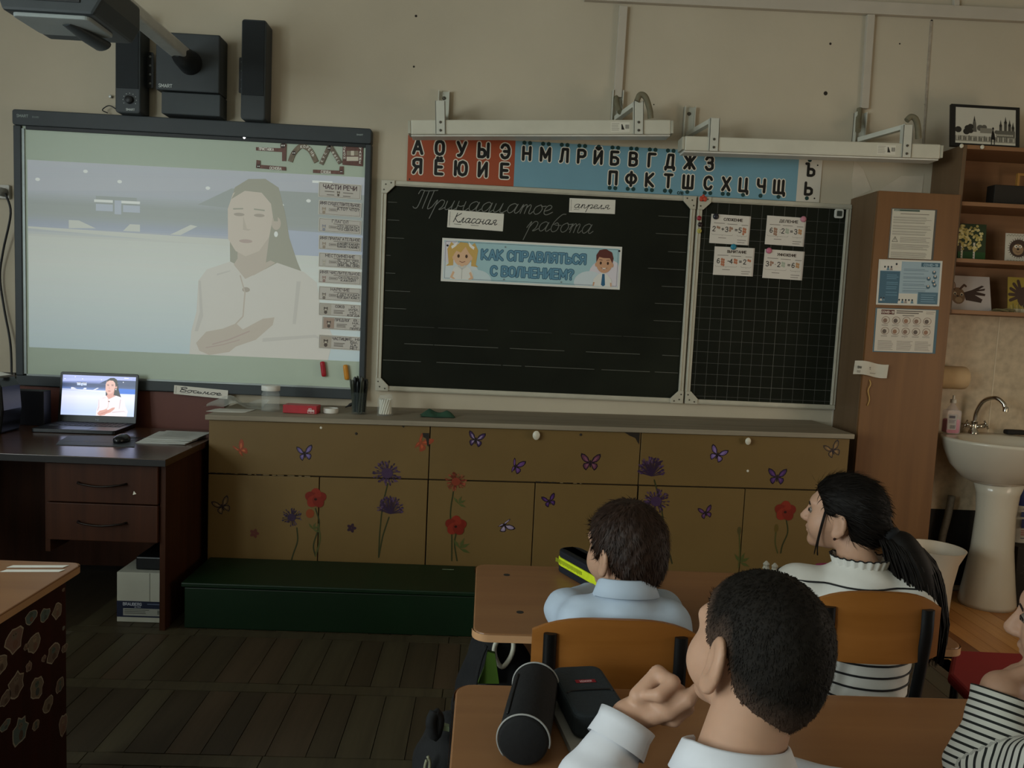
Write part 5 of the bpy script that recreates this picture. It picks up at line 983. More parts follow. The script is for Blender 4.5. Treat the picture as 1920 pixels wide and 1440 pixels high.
# ------------------------------------------------------------------ wall shelf
SX0, SX1, SYF = 2.668, 3.62, -.24; SH = wood('shelf_beech', '#866040', '#785436', .5, 'x', 2.2, .35)
zs = [1.405, 1.64, 1.897, 2.15]
sh = thing('wall_shelf', 'open beech wall shelf unit above the wash basin', 'shelf', ((SX0+SX1)/2, -.12, 1.405))
for i, z in enumerate(zs): box('shelf_board', SH, (SX0, SX1, SYF, -.002, z-.009, z+.009), sh, .001)
box('side_panel', WDS, (SX0-.018, SX0, SYF, -.002, 1.396, 2.159), sh, .001); box('side_panel', WDS, (SX1, SX1+.018, SYF, -.002, 1.396, 2.159), sh, .001); box('back_panel', SH, (SX0, SX1, -.008, -.002, 1.41, 2.14), sh, 0)
for px in ((1802, 274), (1841, 274)): q = PY(*px, SYF); mb().ell((q[0], SYF-.004, 2.151), (.010, .006, .010), 10).build('cap', KN, sh, smooth=True)
def on_shelf(name, label, cat, tl, tr, bl, Y, lean, art, th=.004, cmat=None, zb=None):
    fr, w, h = pxframe(tl, tr, bl, Y); V = Z3*math.cos(lean)+Y3*math.sin(lean); N = -Y3*math.cos(lean)+Z3*math.sin(lean); O = np.array([fr[0][0], Y, zb]); fr = (O, X3, V, N)
    o = mb().prism([(0, 0), (w, 0), (w, h), (0, h)], fr, -th, 0).build(name, cmat or M('craft_card', '#c4bca8', .7), label=label, cat=cat)
    f = FA(); art(f, w, h); f.build('picture', fr, o); return o
def cityscape(f, w, h):
    f.rect(0, 0, w, h, '#171614'); f.lay(); f.rect(.06*w, .08*h, .94*w, .93*h, '#b6b2a4'); f.lay(); f.rect(.06*w, .08*h, .94*w, .13*h, '#c4bfae'); f.rect(.06*w, .13*h, .94*w, .26*h, '#8b877a'); k = '#26241f'; rr = random.Random(2)
    f.lay(); f.poly([(.31*w, .36*h), (.31*w, .55*h), (.335*w, .75*h), (.36*w, .55*h), (.37*w, .36*h)], '#55524a'); f.poly([(.325*w, .62*h), (.335*w, .76*h), (.345*w, .62*h)], k)
    for x, y, r in ((.10, .40, .05), (.24, .44, .05), (.28, .48, .045), (.22, .36, .05), (.28, .38, .04), (.42, .46, .05), (.48, .48, .04), (.66, .38, .03)): f.ellipse(x*w, y*h, r*w, r*1.5*h, k if x < .4 else '#55524a', 10)
    for x, y in ((.72, .62), (.79, .70), (.85, .64), (.90, .58)): f.poly([((x-.02)*w, .36*h), ((x-.02)*w, (y-.1)*h), (x*w, (y+.06)*h), ((x+.02)*w, (y-.1)*h), ((x+.02)*w, .36*h)], '#45423b'); f.ellipse(x*w, (y-.08)*h, .022*w, .035*h, k, 8)
    f.rect(.42*w, .34*h, .62*w, .46*h, '#7b776b'); f.rect(.66*w, .26*h, .93*w, .42*h, '#5d5a50'); f.lay()
    for i in range(34): f.rect((.08+.025*i)*w, (.14+.02*rr.random())*h, (.088+.025*i)*w, (.22+.05*rr.random())*h, k if i % 3 else '#c4bfae')
    for i in range(12): f.rect((.67+.02*i)*w, .29*h, (.68+.02*i)*w, .33*h, '#c4bfae')
    f.lay(); f.poly([(.575*w, .20*h), (.59*w, .36*h), (.605*w, .43*h), (.625*w, .36*h), (.645*w, .19*h)], '#0e0d0c'); f.ellipse(.608*w, .46*h, .013*w, .03*h, '#0e0d0c', 10); f.rect(.580*w, .08*h, .592*w, .21*h, '#0e0d0c'); f.rect(.622*w, .08*h, .634*w, .21*h, '#0e0d0c')
on_shelf('framed_picture', 'black-framed monochrome town picture standing on top of the wall shelf', 'picture', (1790, 187), (1919, 192), (1794, 270), -.20, math.radians(8), cityscape, .015, M('frame_black', '#100f0e', .4), 2.160)
def folder(f, w, h): f.rect(.03*w, .03*h, .97*w, .97*h, '#211d16')
q = PY(1860, 380, -.15)
box('dark_folder', M('folder_dark', '#1f1b15', .6), (q[0], q[0]+.155, -.16, -.10, 1.9065, 2.005), None, .003, label='dark folder block on the upper shelf compartment', cat='folder')
m = mb(); xq = PY(1910, 380, -.12)[0]
fr_ = thing('wooden_frame', 'empty golden wooden frame leaning in the upper shelf compartment', 'frame', (xq+.1, -.1, 1.9065)); GF = wood('gold_frame', '#a87a3c', '#8f652e', .4, 'z', 4)
for b in ((0, .012, 0, .17), (.19, .202, 0, .17), (.012, .19, 0, .012), (.012, .19, .158, .17)): box('frame_bar', GF, (xq+b[0], xq+b[1], -.095, -.08, 1.9065+b[2], 1.9065+b[3]), fr_, .001)
def trees(f, w, h):
    f.rect(0, 0, w, h, '#24361a'); f.lay(); f.rect(0, 0, w, .25*h, '#1d4a1a'); f.rect(.0*w, .25*h, .12*w, h, '#3a2e1c'); rr = random.Random(4); f.lay()
    for cx in (.14, .58):
        f.rect((cx-.035)*w, .02*h, (cx+.035)*w, .5*h, '#cfcabb')
        for i in range(6): f.rect((cx-.035)*w, (.06+.07*i)*h, (cx+.0)*w, (.075+.07*i)*h, '#2c2a24')
    f.lay()
    for cx, r in ((.14, .2), (.58, .32)):
        for i in range(60): a = rr.uniform(0, 6.28); q = rr.uniform(0, 1)**.5; f.ellipse((cx+r*q*math.cos(a))*w, (.62+.34*q*math.sin(a))*h, .045*w, .04*h, rr.choice(('#b8a860', '#c9bd7c', '#9c8f4c', '#d2c890')), 7, a)
on_shelf('birch_collage', 'green birch tree collage on the middle shelf', 'picture', (1799, 412), (1851, 412), (1797, 483), -.12, math.radians(5), trees, .003, M('collage_green', '#24361a', .8), 1.6495)
def hedgehog(f, w, h):
    f.rect(0, 0, w, h, '#b9b3a4'); f.lay(); f.ellipse(.52*w, .5*h, .36*w, .30*h, '#3a2a20', 20); f.lay(); rr = random.Random(8)
    for i in range(26): a = i*.2417; f.stroke([((.52+.34*math.cos(a))*w, (.5+.28*math.sin(a))*h), ((.52+.42*math.cos(a))*w, (.5+.35*math.sin(a))*h)], .02*w, '#3a2a20')
    f.ellipse(.5*w, .46*h, .22*w, .19*h, '#8a6f52', 16); f.lay(); f.ellipse(.42*w, .56*h, .07*w, .05*h, '#d8d2c4', 10); f.ellipse(.58*w, .56*h, .07*w, .05*h, '#d8d2c4', 10); f.ellipse(.5*w, .47*h, .05*w, .035*h, '#1d1510', 10); f.lay(); f.ellipse(.43*w, .555*h, .03*w, .025*h, '#1d1510', 8); f.ellipse(.57*w, .555*h, .03*w, .025*h, '#1d1510', 8); f.stroke([(.42*w, .38*h), (.5*w, .35*h), (.58*w, .38*h)], .015*w, '#4a3020')
    for i in range(16): f.ellipse((.06+.058*i)*w, (.92+.03*(i % 2))*h, .03*w, .02*h, '#8d8a78', 6); f.ellipse((.06+.058*i)*w, (.06+.02*(i % 2))*h, .03*w, .02*h, '#7d7a68', 6)
on_shelf('hedgehog_drawing', 'white card with a brown hedgehog drawing on the middle shelf', 'picture', (1888, 432), (1936, 433), (1884, 488), -.14, math.radians(5), hedgehog, .002, None, 1.6495)
def deer(f, w, h):
    f.rect(0, 0, w, h, '#aaa09a'); f.lay(); b = '#4a3222'; f.ellipse(.22*w, .42*h, .17*w, .24*h, '#6d543c', 18); f.ellipse(.10*w, .72*h, .08*w, .15*h, b, 12, .2); f.ellipse(.13*w, .72*h, .04*w, .10*h, '#8a7260', 10, .2)
    f.stroke([(.28*w, .62*h), (.38*w, .74*h), (.42*w, .70*h)], .05*w, b); f.poly([(.36*w, .52*h), (.56*w, .60*h), (.80*w, .74*h), (.86*w, .72*h), (.72*w, .62*h), (.88*w, .66*h), (.86*w, .60*h), (.66*w, .56*h), (.88*w, .50*h), (.86*w, .44*h), (.62*w, .46*h), (.80*w, .34*h), (.76*w, .24*h), (.40*w, .30*h)], '#33221a')
    f.lay(); f.ellipse(.15*w, .48*h, .035*w, .05*h, '#c2b49c', 10); f.ellipse(.31*w, .46*h, .035*w, .05*h, '#c2b49c', 10); f.lay(); f.ellipse(.15*w, .47*h, .022*w, .034*h, '#14100c', 8); f.ellipse(.31*w, .45*h, .022*w, .034*h, '#14100c', 8); f.ellipse(.21*w, .41*h, .03*w, .02*h, '#1a120c', 8); f.ellipse(.23*w, .30*h, .09*w, .08*h, '#8a7358', 12)
on_shelf('deer_collage', 'pale sheet with a brown deer made of handprints on the lowest shelf', 'picture', (1787, 512), (1866, 516), (1784, 580), -.14, math.radians(14), deer, .002, M('deer_paper', '#aaa09a', .7), 1.4145)
def bird(f, w, h):
    f.rect(0, 0, w, h, '#8f7a2c'); f.lay(); b = '#3d2a20'
    f.ellipse(.62*w, .45*h, .3*w, .3*h, b, 16)
    for i, a in enumerate((1.9, 2.3, 2.7, 3.1, 3.5)): f.stroke([(.5*w, .5*h), ((.5+.44*math.cos(a))*w, (.5+.42*math.sin(a))*h)], .11*w, b)
    f.lay(); f.ellipse(.85*w, .35*h, .12*w, .2*h, '#a3512c', 10); f.rect(.2*w, .02*h, .9*w, .12*h, '#b8b09c')
    for i in range(14): f.stroke([((.1+.06*i)*w, .02*h), ((.05+.065*i)*w, (.16+.05*(i % 3))*h)], .025*w, ('#7d7348', '#9c9468', '#5d5a38')[i % 3])
on_shelf('leaf_collage', 'yellow sheet with a brown handprint bird on the lowest shelf', 'picture', (1896, 512), (1950, 514), (1886, 580), -.13, math.radians(8), bird, .002, M('bird_paper', '#8f7a2c', .7), 1.4145)
m = mb(); q = np.array([PY(1868, 578, -.17)[0], -.20, 1.4145]); rr = random.Random(6)
for i in range(26):
    a = rr.uniform(-.6, .6); b = q+np.array([.02+.06*rr.random(), .01+.02*rr.random(), .003+.01*rr.random()]); m.tube([b, b+np.array([-.03*math.cos(a)-.01, .01*math.sin(a), .005*rr.random()]), b+np.array([-.055*math.cos(a), .02*math.sin(a), .0])], [.003, .0022, .0006], 5)
m.build('dried_twig', M('dry_leaf', '#6d6444', .8, 0, .3, 40), label='dry grassy twig lying before the yellow sheet on the lowest shelf', cat='twig', kind=None)
# ------------------------------------------------------------------ wash corner
CER = M('white_ceramic', '#c2b9a6', .18, 0, .03, 4, 0, .5); CHR = M('chrome', '#b8b2a6', .12, 1.0, .04)
SXC, SZ = 2.985, .815
sk_ = thing('wash_basin', 'white ceramic wash basin on a flared pedestal', 'wash basin', (SXC, -.25, 0))
def ring(rx, ry, cy, z, n=40, back=None):
    out = []
    for i in range(n):
        a = 2*math.pi*i/n; y = cy+ry*math.sin(a); x = SXC+rx*math.cos(a)*(1 if math.sin(a) < .3 else 1-.06*math.sin(a))
        out.append((x, min(y, -.014), z))
    return out
rings = [ring(.105, .09, -.20, SZ-.215), ring(.16, .13, -.21, SZ-.19), ring(.225, .18, -.22, SZ-.13), ring(.265, .225, -.235, SZ-.06), ring(.285, .245, -.245, SZ-.012), ring(.288, .248, -.248, SZ), ring(.275, .236, -.245, SZ+.004), ring(.235, .17, -.275, SZ), ring(.215, .15, -.275, SZ-.03), ring(.15, .11, -.27, SZ-.10), ring(.04, .04, -.26, SZ-.13)]
m = mb(); n = 40; m.add([p for r in rings for p in r], [(i*n+k, i*n+(k+1) % n, (i+1)*n+(k+1) % n, (i+1)*n+k) for i in range(len(rings)-1) for k in range(n)]+[tuple(range(n-1, -1, -1)), tuple(range((len(rings)-1)*n, len(rings)*n))])
m.build('basin', CER, sk_, smooth=True)
mb().lathe([(.011, 0), (.007, .003), (.006, -.002), (0, -.002)], PY(1864, 842, -.40)*np.array([1, 0, 1])+np.array([0, -.118, 0]), 14, ax=-Y3).build('overflow_hole', HOLE, sk_, smooth=40)
mb().lathe([(.125, 0), (.13, .02), (.115, .12), (.095, .28), (.088, .45), (.095, .55), (.115, .612)], (SXC+.02, -.20, 0), 36, sy=.85).build('pedestal', CER, sk_, smooth=True)
tp = thing('basin_tap', 'chrome two-handle tap with a swan-neck spout on the wash basin', 'tap', (2.90, -.10, SZ+.004)); q = np.array([2.94, -.07, SZ+.004])
mb().lathe([(.024, 0), (.022, .012), (.016, .02), (.014, .05), (.016, .06), (0, .06)], q, 20).build('body', CHR, tp, smooth=40)
mb().tube(catmull([q+(0, 0, .05), q+(.004, -.005, .11), q+(.018, -.03, .165), q+(.045, -.07, .185), q+(.065, -.10, .165), q+(.07, -.108, .145)], 8), .0095, 12).build('spout', CHR, tp, smooth=True)
mb().lathe([(.012, 0), (.012, .02), (.009, .024)], q+(.072, -.112, .125), 14).build('aerator', CHR, tp, smooth=40)
for s in (-1, 1):
    c = q+np.array([s*.045, -.012, .042]); h_ = mb().tube([q+(0, 0, .03), c], [.009, .012], 12).build('handle', CHR, tp, smooth=True); d = np.array([s*.85, -.3, .45]); d /= np.linalg.norm(d); u = np.cross(d, Z3); u /= np.linalg.norm(u); v = np.cross(u, d)
    for w_ in (u, v): mb().tube([c+d*.008-w_*.022, c+d*.008+w_*.022], [.0045, .0045], 8).build('handle_arm', CHR, h_, smooth=True)
q = np.array([2.80, -.11, SZ+.005]); sb = thing('soap_bottle', 'clear pump bottle half full of pink soap on the wash basin', 'bottle', q)
mb().prism(rrect(-.034, .034, .0, .115, .012), (q+(0, -.02, 0), X3, Z3, -Y3), -.044, 0).lathe([(.03, .112), (.022, .128), (.012, .138), (.012, .15)], q, 18, sy=.7).build('bottle', M('bottle_clear', '#d9cfd2', .08, 0, 0, alpha=.3), sb, smooth=40)
mb().prism(rrect(-.031, .031, .003, .07, .01), (q+(0, -.0185, 0), X3, Z3, -Y3), -.040, 0).build('soap', M('pink_soap', '#c23f6a', .2, 0, .03), sb, smooth=40)
mb().lathe([(.014, .148), (.014, .165), (.006, .167), (.005, .185), (0, .186)], q, 16).build('pump', M('pump_white', '#cfc8bc', .4), sb, smooth=40)
f = FA(); f.rect(-.031, .02, .012, .095, '#b3aeac'); f.lay(); f.rect(-.026, .075, .004, .088, '#5a5660'); bars(f, -.026, .008, [.066, .06, .054], .003, '#77727a')
for i in range(7): f.rect(-.018+.0038*i, .025, -.016+.0038*i, .042, '#3c3840')
f.build('label', (q+(0, -.0205, 0), X3, Z3, -Y3), sb)
box('scrub_brush', M('brush_dark', '#1b1815', .7), (3.10, 3.2, -.09, -.05, SZ+.0065, SZ+.03), None, .008, label='dark scrub brush at the back of the wash basin', cat='brush')
# paper towel roll on the wardrobe side
q = PY(1800, 708, -.10); tr = thing('paper_towel_roll', 'beige paper towel roll mounted beside the wardrobe', 'paper roll', (q[0], -.10, q[2]))
R0 = .055; xa, xb = 2.665, 2.665+.19
mb().lathe([(.02, 0), (R0, 0), (R0+.001, .01), (R0+.001, .18), (R0, .19), (.02, .19), (.018, .185), (.018, .005)], (xa, -.085, 1.09), 30, ax=X3).build('roll', M('towel_paper', '#bd9f78', .85, 0, .06, 12, .15), tr, smooth=40)
mb().tube([(2.647, -.085, 1.09), (xa+.16, -.085, 1.09)], .016, 14).build('core_rod', M('core_brown', '#5d4126', .7), tr, smooth=40)
# bin in front of the wardrobe
q = np.array([2.575, -.44, 0]); bn_ = thing('waste_bin', 'white plastic waste bin with a flared rim before the wardrobe', 'bin', q)
mb().lathe([(0, .001), (.075, .001), (.08, .06), (.085, .18), (.10, .28), (.125, .338), (.128, .345), (.122, .345), (.096, .28), (.08, .18), (.074, .01), (0, .01)], q, 32).build('tub', M('bin_white', '#bdb09c', .45, 0, .04), bn_, smooth=40)
# waste pipes and cleaner bottle
mb().tube(catmull([(2.87, -.06, .50), (2.86, -.06, .40), (2.845, -.055, .28), (2.85, -.05, .16), (2.83, -.05, .06)], 6), .017, 12).build('drain_hose', M('hose_grey', '#6f675a', .6, 0, .15, 60, .3), smooth=True, label='grey corrugated drain hose behind the basin pedestal', cat='hose')
mb().tube(catmull([(2.765, -.03, .33), (2.77, -.05, .2), (2.765, -.22, .08), (2.775, -.24, .02)], 6), .010, 10).build('water_hose', BLK2, smooth=True, label='black water hose on the dark board left of the pedestal', cat='hose')
box('black_bag', M('bag_black', '#0d0c0c', .8, 0, .1, 20, .3), (2.68, 2.74, -.20, -.03, 0, .26), None, .02, label='black bag standing on the floor between wardrobe and pedestal', cat='bag')
q = np.array([3.19, -.12, .0]); cl = thing('cleaner_bottle', 'white cleaner bottle with a blue cap and a numeral standing beside the pedestal', 'bottle', (3.19, -.12, .25))
box('low_stool', M('stool_dark', '#1d1814', .7), (3.12, 3.30, -.22, -.03, .0, .295), None, .004, label='dark low stool holding the cleaner bottle beside the pedestal', cat='stool')
mb().lathe([(0, .297), (.036, .297), (.038, .31), (.038, .46), (.030, .48)], q, 24, sy=.7).build('bottle', M('cleaner_white', '#b9b3a8', .4), cl, smooth=40); mb().lathe([(.031, .48), (.034, .49), (.034, .54), (.02, .575), (0, .578)], q, 24, sy=.7).build('cap', M('cap_blue', '#1d2c66', .4), cl, smooth=40)
f = FA(); f.rect(-.03, .43, .03, .455, '#2a3560'); f.rect(-.024, .375, .024, .42, '#1d2550'); f.lay(); f.text('1', -.006, .382, .03, '#cfcabd', .22); bars(f, -.022, .02, [.362, .352, .342], .004, '#8a3a38'); bars(f, -.022, .02, [.47, .325], .004, '#44485c'); f.build('label', (q+(0, -.0395*.7-.012, 0), X3, Z3, -Y3), cl)
# ------------------------------------------------------------------ pupils' desks and chairs
DT = wood('desk_laminate', '#8c633f', '#805838', .38, 'x', 2.0, .45, .02); EDG = M('desk_edging', '#b98d66', .4, 0, .05); BLM = M('black_steel', '#121212', .4, .3, .05); PLY = wood('plywood_back', '#96602c', '#83511f', .32, 'x', 2.5, .5, .02); STEEL = M('grey_steel', '#77746c', .4, .6, .05)
DH = .58
def desk(label, x0, x1, y0, y1, h, holes=(), side=None, top=DT):
    t = thing('pupil_desk', label, 'desk', ((x0+x1)/2, (y0+y1)/2, 0), 'pupils desks'); F = (np.array([0, 0, h]), X3, Y3, Z3)
    mb().prism(rrect(x0+.003, x1-.003, y0+.003, y1-.003, .035), F, -.021, 0).build('desktop', top, t, bevel=.003)
    o = rrect(x0, x1, y0, y1, .038); i = rrect(x0+.003, x1-.003, y0+.003, y1-.003, .035); n = len(o); m = mb()
    m.add([(a, b, z) for z in (h-.019, h-.002) for a, b in o], [(k, (k+1) % n, n+(k+1) % n, n+k) for k in range(n)]); m.build('edge_band', EDG, t, smooth=40)
    for a in (x0+.07, x1-.07):
        m = mb().beam((a, y0+.06, h-.035), (a, y1-.06, h-.035), .03, .025).build('top_rail', STEEL, t, bevel=.004)
        mb().beam((a, (y0+y1)/2+.05, .03), (a, (y0+y1)/2+.05, h-.045), .05, .03).build('leg', STEEL, t, bevel=.004); mb().beam((a, y0+.04, .015), (a, y1-.02, .015), .035, .03).build('foot', STEEL, t, bevel=.006)
    box('modesty_panel', side or wood('panel_beech', '#8d6240', '#7d5434', .45, 'x', 2.0), (x0+.1, x1-.1, y1-.12, y1-.104, h-.28, h-.025), t, .001)
    for px in holes: q = PZ(*px, h); mb().lathe([(.009, .0), (.009, .0006), (0, .0007)], (q[0], q[1], h), 12).build('bolt_cap', HOLE, t)
    return t
R1Y0, R1Y1, R2Y0, R2Y1 = -2.09, -1.60, -2.82, -2.325
desk('pupil desk in the front row with a neon pencil case on it', .52, 1.66, R1Y0, R1Y1, DH, ((950, 1078), (975, 1148)))
desk('pupil desk in the second row with black pencil cases on it', .492, 1.575, R2Y0, R2Y1, DH)
DR = wood('dark_red_panel', '#3a140c', '#2c0e08', .5, 'z', 3)
ld = desk('pupil desk at the left edge with a sticker-covered dark red side', -1.66, -.525, -2.20, -1.705, DH, top=DT)
sp_ = mb().box(-.575, -.557, -2.19, -1.745, 0, DH-.022).build('side_panel', DR, ld, bevel=.001)
rs = random.Random(12)
for i, (px, py, r, sh) in enumerate(((58, 1157, 15, 1.2), (27, 1200, 22, 1.5), (84, 1153, 13, 1.5), (107, 1145, 14, 1.6), (65, 1205, 17, 1.7), (100, 1225, 18, 1.4), (121, 1215, 9, 1.4), (49, 1213, 7, 1.4), (30, 1285, 18, 2.0), (54, 1250, 8, 1.8), (69, 1290, 18, 1.7), (112, 1285, 12, 1.8), (90, 1320, 14, 1.7), (10, 1310, 14, 1.4), (10, 1360, 13, 1.0), (38, 1370, 18, 2.0), (67, 1360, 10, 1.5), (118, 1360, 13, 2.4), (2, 1245, 14, 1.8), (119, 1178, 4, 1.6), (82, 1235, 6, 1.5), (119, 1106, 4, 1.3))):
    q = PX(px, py, -.5568); s = .0013*r*.72; f = FA(); rr = random.Random(i)
    sk_o = [(q_, .75+.35*rr.random()) for q_ in np.linspace(0, 2*math.pi, 15)[:-1]]
    f.poly([(1.9*s*r_*math.cos(a_), sh*s*r_*math.sin(a_)*1.05) for a_, r_ in sk_o], '#a89c8a'); f.lay(); f.poly([(1.7*s*r_*math.cos(a_), sh*s*r_*math.sin(a_)*.93) for a_, r_ in sk_o], rr.choice(('#6d5b50', '#7a6a5a', '#5d6a66', '#7d6258'))); f.lay()
    f.ellipse(0, sh*s*.35, s*.55, s*.5, rr.choice(('#8f7a66', '#77695c', '#566058')), 10); f.ellipse(.1*s, -sh*s*.35, s*.5, s*.6*sh*.6, rr.choice(('#5a463c', '#4c5250', '#7a5a4c')), 10); f.lay(); f.ellipse(-.2*s, sh*s*.42, s*.08, s*.1, '#1d1512', 6); f.ellipse(.2*s, sh*s*.42, s*.08, s*.1, '#1d1512', 6)
    f.build('character_sticker' if False else 'animal_sticker', (np.array([-.557, q[1], max(q[2], .03)]), Y3, Z3, X3), sp_, label=None)
for i, (a, b) in enumerate((((20, 1060), (125, 1060)), ((8, 1068), (118, 1068)))):  # streaks of sunlight on the left desktop, painted as thin white slabs
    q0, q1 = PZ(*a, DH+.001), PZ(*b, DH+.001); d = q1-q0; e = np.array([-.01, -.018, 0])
    mb().obox(q0-np.array([0, .018, 0]), d, (.006, .018, 0), (0, 0, .0006)).build('sun_streak', M('strip_white', '#e6e4da', .5), label=('thin white painted sunlight streak on the left desk, the one nearer the far edge', 'thin white painted sunlight streak on the left desk, the one nearer the camera')[i], cat='sunlight streak', group='painted sunlight streaks on the left desk')
def chair(label, cx, yb, ztop, zbot, zseat, w, rz=0.0, yfront=None):
    t = thing('pupil_chair', label, 'chair', (cx, yb+.15, 0), 'pupils chairs')
    n = 14; vs = []; m = mb(); hgt = ztop-zbot; pr = []
    for k in range(7):
        v = k/6; 
        for i in range(n+1):
            u = -1+2*i/n; x = cx+u*w/2; c = .022*(1-u*u); rnd = 0
            zz = zbot+hgt*v; top = ztop-.035*u*u*abs(u); bot = zbot+.012*abs(u)**4; z = bot+(top-bot)*v
            pr.append((x, yb-c+.03*(1-v)*0, z))
    N_ = len(pr); th = .010
    m.add(pr+[(x, y+th, z) for x, y, z in pr], [(k*(n+1)+i, k*(n+1)+i+1, (k+1)*(n+1)+i+1, (k+1)*(n+1)+i) for k in range(6) for i in range(n)]+[(N_+k*(n+1)+i, N_+(k+1)*(n+1)+i, N_+(k+1)*(n+1)+i+1, N_+k*(n+1)+i+1) for k in range(6) for i in range(n)]
        +[(6*(n+1)+i, 6*(n+1)+i+1, N_+6*(n+1)+i+1, N_+6*(n+1)+i) for i in range(n)]+[(i+1, i, N_+i, N_+i+1) for i in range(n)]+[((k+1)*(n+1), k*(n+1), N_+k*(n+1), N_+(k+1)*(n+1)) for k in range(6)]+[(k*(n+1)+n, (k+1)*(n+1)+n, N_+(k+1)*(n+1)+n, N_+k*(n+1)+n) for k in range(6)])
    m.build('backrest', PLY, t, smooth=50)
    ys = yb+.04; ye = ys+.34
    vs = []; m = mb(); g = rrect(cx-w/2+.01, cx+w/2-.01, ys, ye, .05, 4); m.prism(g, (np.array([0, 0, zseat]), X3, Y3, Z3), -.012, 0).build('seat', PLY, t, bevel=.003)
    for s in (-1, 1):
        a = cx+s*(w/2-.035); 
        mb().tube(catmull([(a, yb-.014, ztop-.035), (a, yb-.012, zbot+.03), (a, yb+.03, zseat+.02), (a, yb+.05, zseat-.03), (a, yb+.02, .2), (a, yb-.03, .008)], 5), .0135, 10, flat=.6, up=(1, 0, 0)).build('rear_leg', BLM, t, smooth=50)
        mb().tube([(a, ye-.05, zseat-.015), (a, ye-.03, .2), (a, ye-.01, .008)], .0125, 10).build('front_leg', BLM, t, smooth=50); mb().tube([(a, yb+.06, zseat-.02), (a, ye-.05, zseat-.02)], .011, 10).build('seat_rail', BLM, t, smooth=50)
        mb().box(a-.010, a+.010, yb-.0185, yb-.012, ztop-.075, ztop-.045).build('back_clamp', BLM, t, bevel=.002)
    return t
chair('plywood pupil chair behind the boy with the brown hair', .81, -2.262, .700, .50, .33, .335)
chair('plywood pupil chair behind the girl with the ponytail', 1.345, -2.255, .772, .622, .38, .275)
chair('plywood pupil chair under the boy with cropped hair', .90, -3.02, .70, .585, .33, .335)
chair('plywood pupil chair under the pupil in the striped shirt', 1.43, -3.02, .70, .585, .33, .335)
# red seat cushion-like chair of the next column
rc = thing('red_chair', 'red plastic chair seat beyond the right end of the second-row desk', 'chair', (2.0, -1.75, 0))
RED = M('red_plastic', '#7d0a14', .55, 0, .06)
pts = [PZ(*p, .42) for p in ((1787, 1217), (1778, 1262), (1835, 1320), (1960, 1335), (1960, 1225))]; c_ = np.mean(pts, 0)
mb().prism([(p[0], p[1]) for p in pts], (np.array([0, 0, .42]), X3, Y3, Z3), -.03, 0).build('seat', RED, rc, bevel=.012, seg=3)
for p in pts[:1]+pts[2:5]:
    d = (c_-p)*.15; mb().tube([(p[0]+d[0], p[1]+d[1], .40), (p[0]+d[0]*.6, p[1]+d[1]*.6, .008)], .011, 10).build('leg', BLM, rc, smooth=50)
# ------------------------------------------------------------------ things on the desks
def soft_case(cx, cy, z, L, W, H, ang):
    pass
NAV = M('navy_fabric', '#10131d', .8, 0, .1, 80, .2); NEO = M('neon_yellow', '#c4d41e', .6, 0, .12, 60, .2); ZIP = M('zip_black', '#0a0b0d', .5)
def outline_case(pts, z0, h, n=40):
    return pts
A0, A1 = PZ(1040, 1068, DH), PZ(1128, 1120, DH); dirv = A1-A0; Lc = np.linalg.norm(dirv)+.02; dirv /= np.linalg.norm(dirv); sdv = np.array([-dirv[1], dirv[0], 0]); O = A0-dirv*.005+np.array([0, 0, .001])
nc = thing('pencil_case', 'navy pencil case with a neon yellow band on the front-row desk', 'pencil case', O)
def layer(nm, z0, z1, off, mat):
    mb().prism([(a, b) for a, b in rrect(-off, Lc+off, -off, .075+off, .036, 7)], (O, dirv, sdv, Z3), z0, z1).build(nm, mat, nc, bevel=.003, smooth=False)
layer('base', 0, .018, 0, NAV); layer('yellow_band', .0185, .042, .001, NEO); layer('top', .0425, .06, 0, NAV); layer('zip', .0600, .0615, -.010, ZIP)
f = FA(); rr = random.Random(3)
for i in range(30): f.rect(.01+.0045*i, .024+.004*rr.random(), .0125+.0045*i, .037, '#8f9c1a')
f.build('band_print', (O-sdv*.0012, dirv, Z3, -sdv), nc)
q = PZ(1500, 1062, DH); q[1] = -1.72; pk = thing('pencil_case', 'pink pencil case with white rings in front of the girl', 'pencil case', q); PO = q+np.array([-.02, -.01, .001]); pd = np.array([math.cos(.12), math.sin(.12), 0]); pn = np.array([-pd[1], pd[0], 0])
mb().prism(rrect(0, .20, 0, .075, .03, 6), (PO, pd, pn, Z3), 0, .055).build('body', M('pink_fabric', '#8c2a52', .7, 0, .2, 40), pk, bevel=.008)
f = FA(); rr = random.Random(5)
for i in range(7): x, y, r = .025+.026*i, .03+.018*(i % 2), .014; f.L = 0; f.ellipse(x, y, r, r, '#c9b6bc', 14); f.L = 1; f.ellipse(x, y, r*.65, r*.65, '#8c2a52', 14); f.L = 2; f.ellipse(x, y, r*.3, r*.3, '#c9b6bc', 10)
f.build('ring_print', (PO+Z3*.055, pd, pn, Z3), pk); f = FA()
for i in range(7): f.ellipse(.025+.026*i, .027, .012, .014, '#b58a9c', 12); f.L = 1; f.ellipse(.025+.026*i, .027, .007, .008, '#6d2a4a', 10); f.L = 0
f.build('ring_print', (PO, pd, Z3, -pn), pk)
for px, lb in (((1436, 1068), 'small clear trinket on the front-row desk left of the pink case'), ((1452, 1072), 'small clear trinket on the front-row desk next to the pink case')):
    q = PZ(*px, DH); mb().lathe([(.006, .0005), (.011, .004), (.008, .012), (.010, .018), (.003, .026), (0, .027)], q, 8).build('glass_trinket', M('trinket_glass', '#b9b6a8', .1, 0, 0, alpha=.6), label=lb, cat='trinket')
BKF = M('black_fabric', '#0c0c0d', .85, 0, .12, 90, .25); PIP = M('grey_piping', '#8f8f8c', .5)
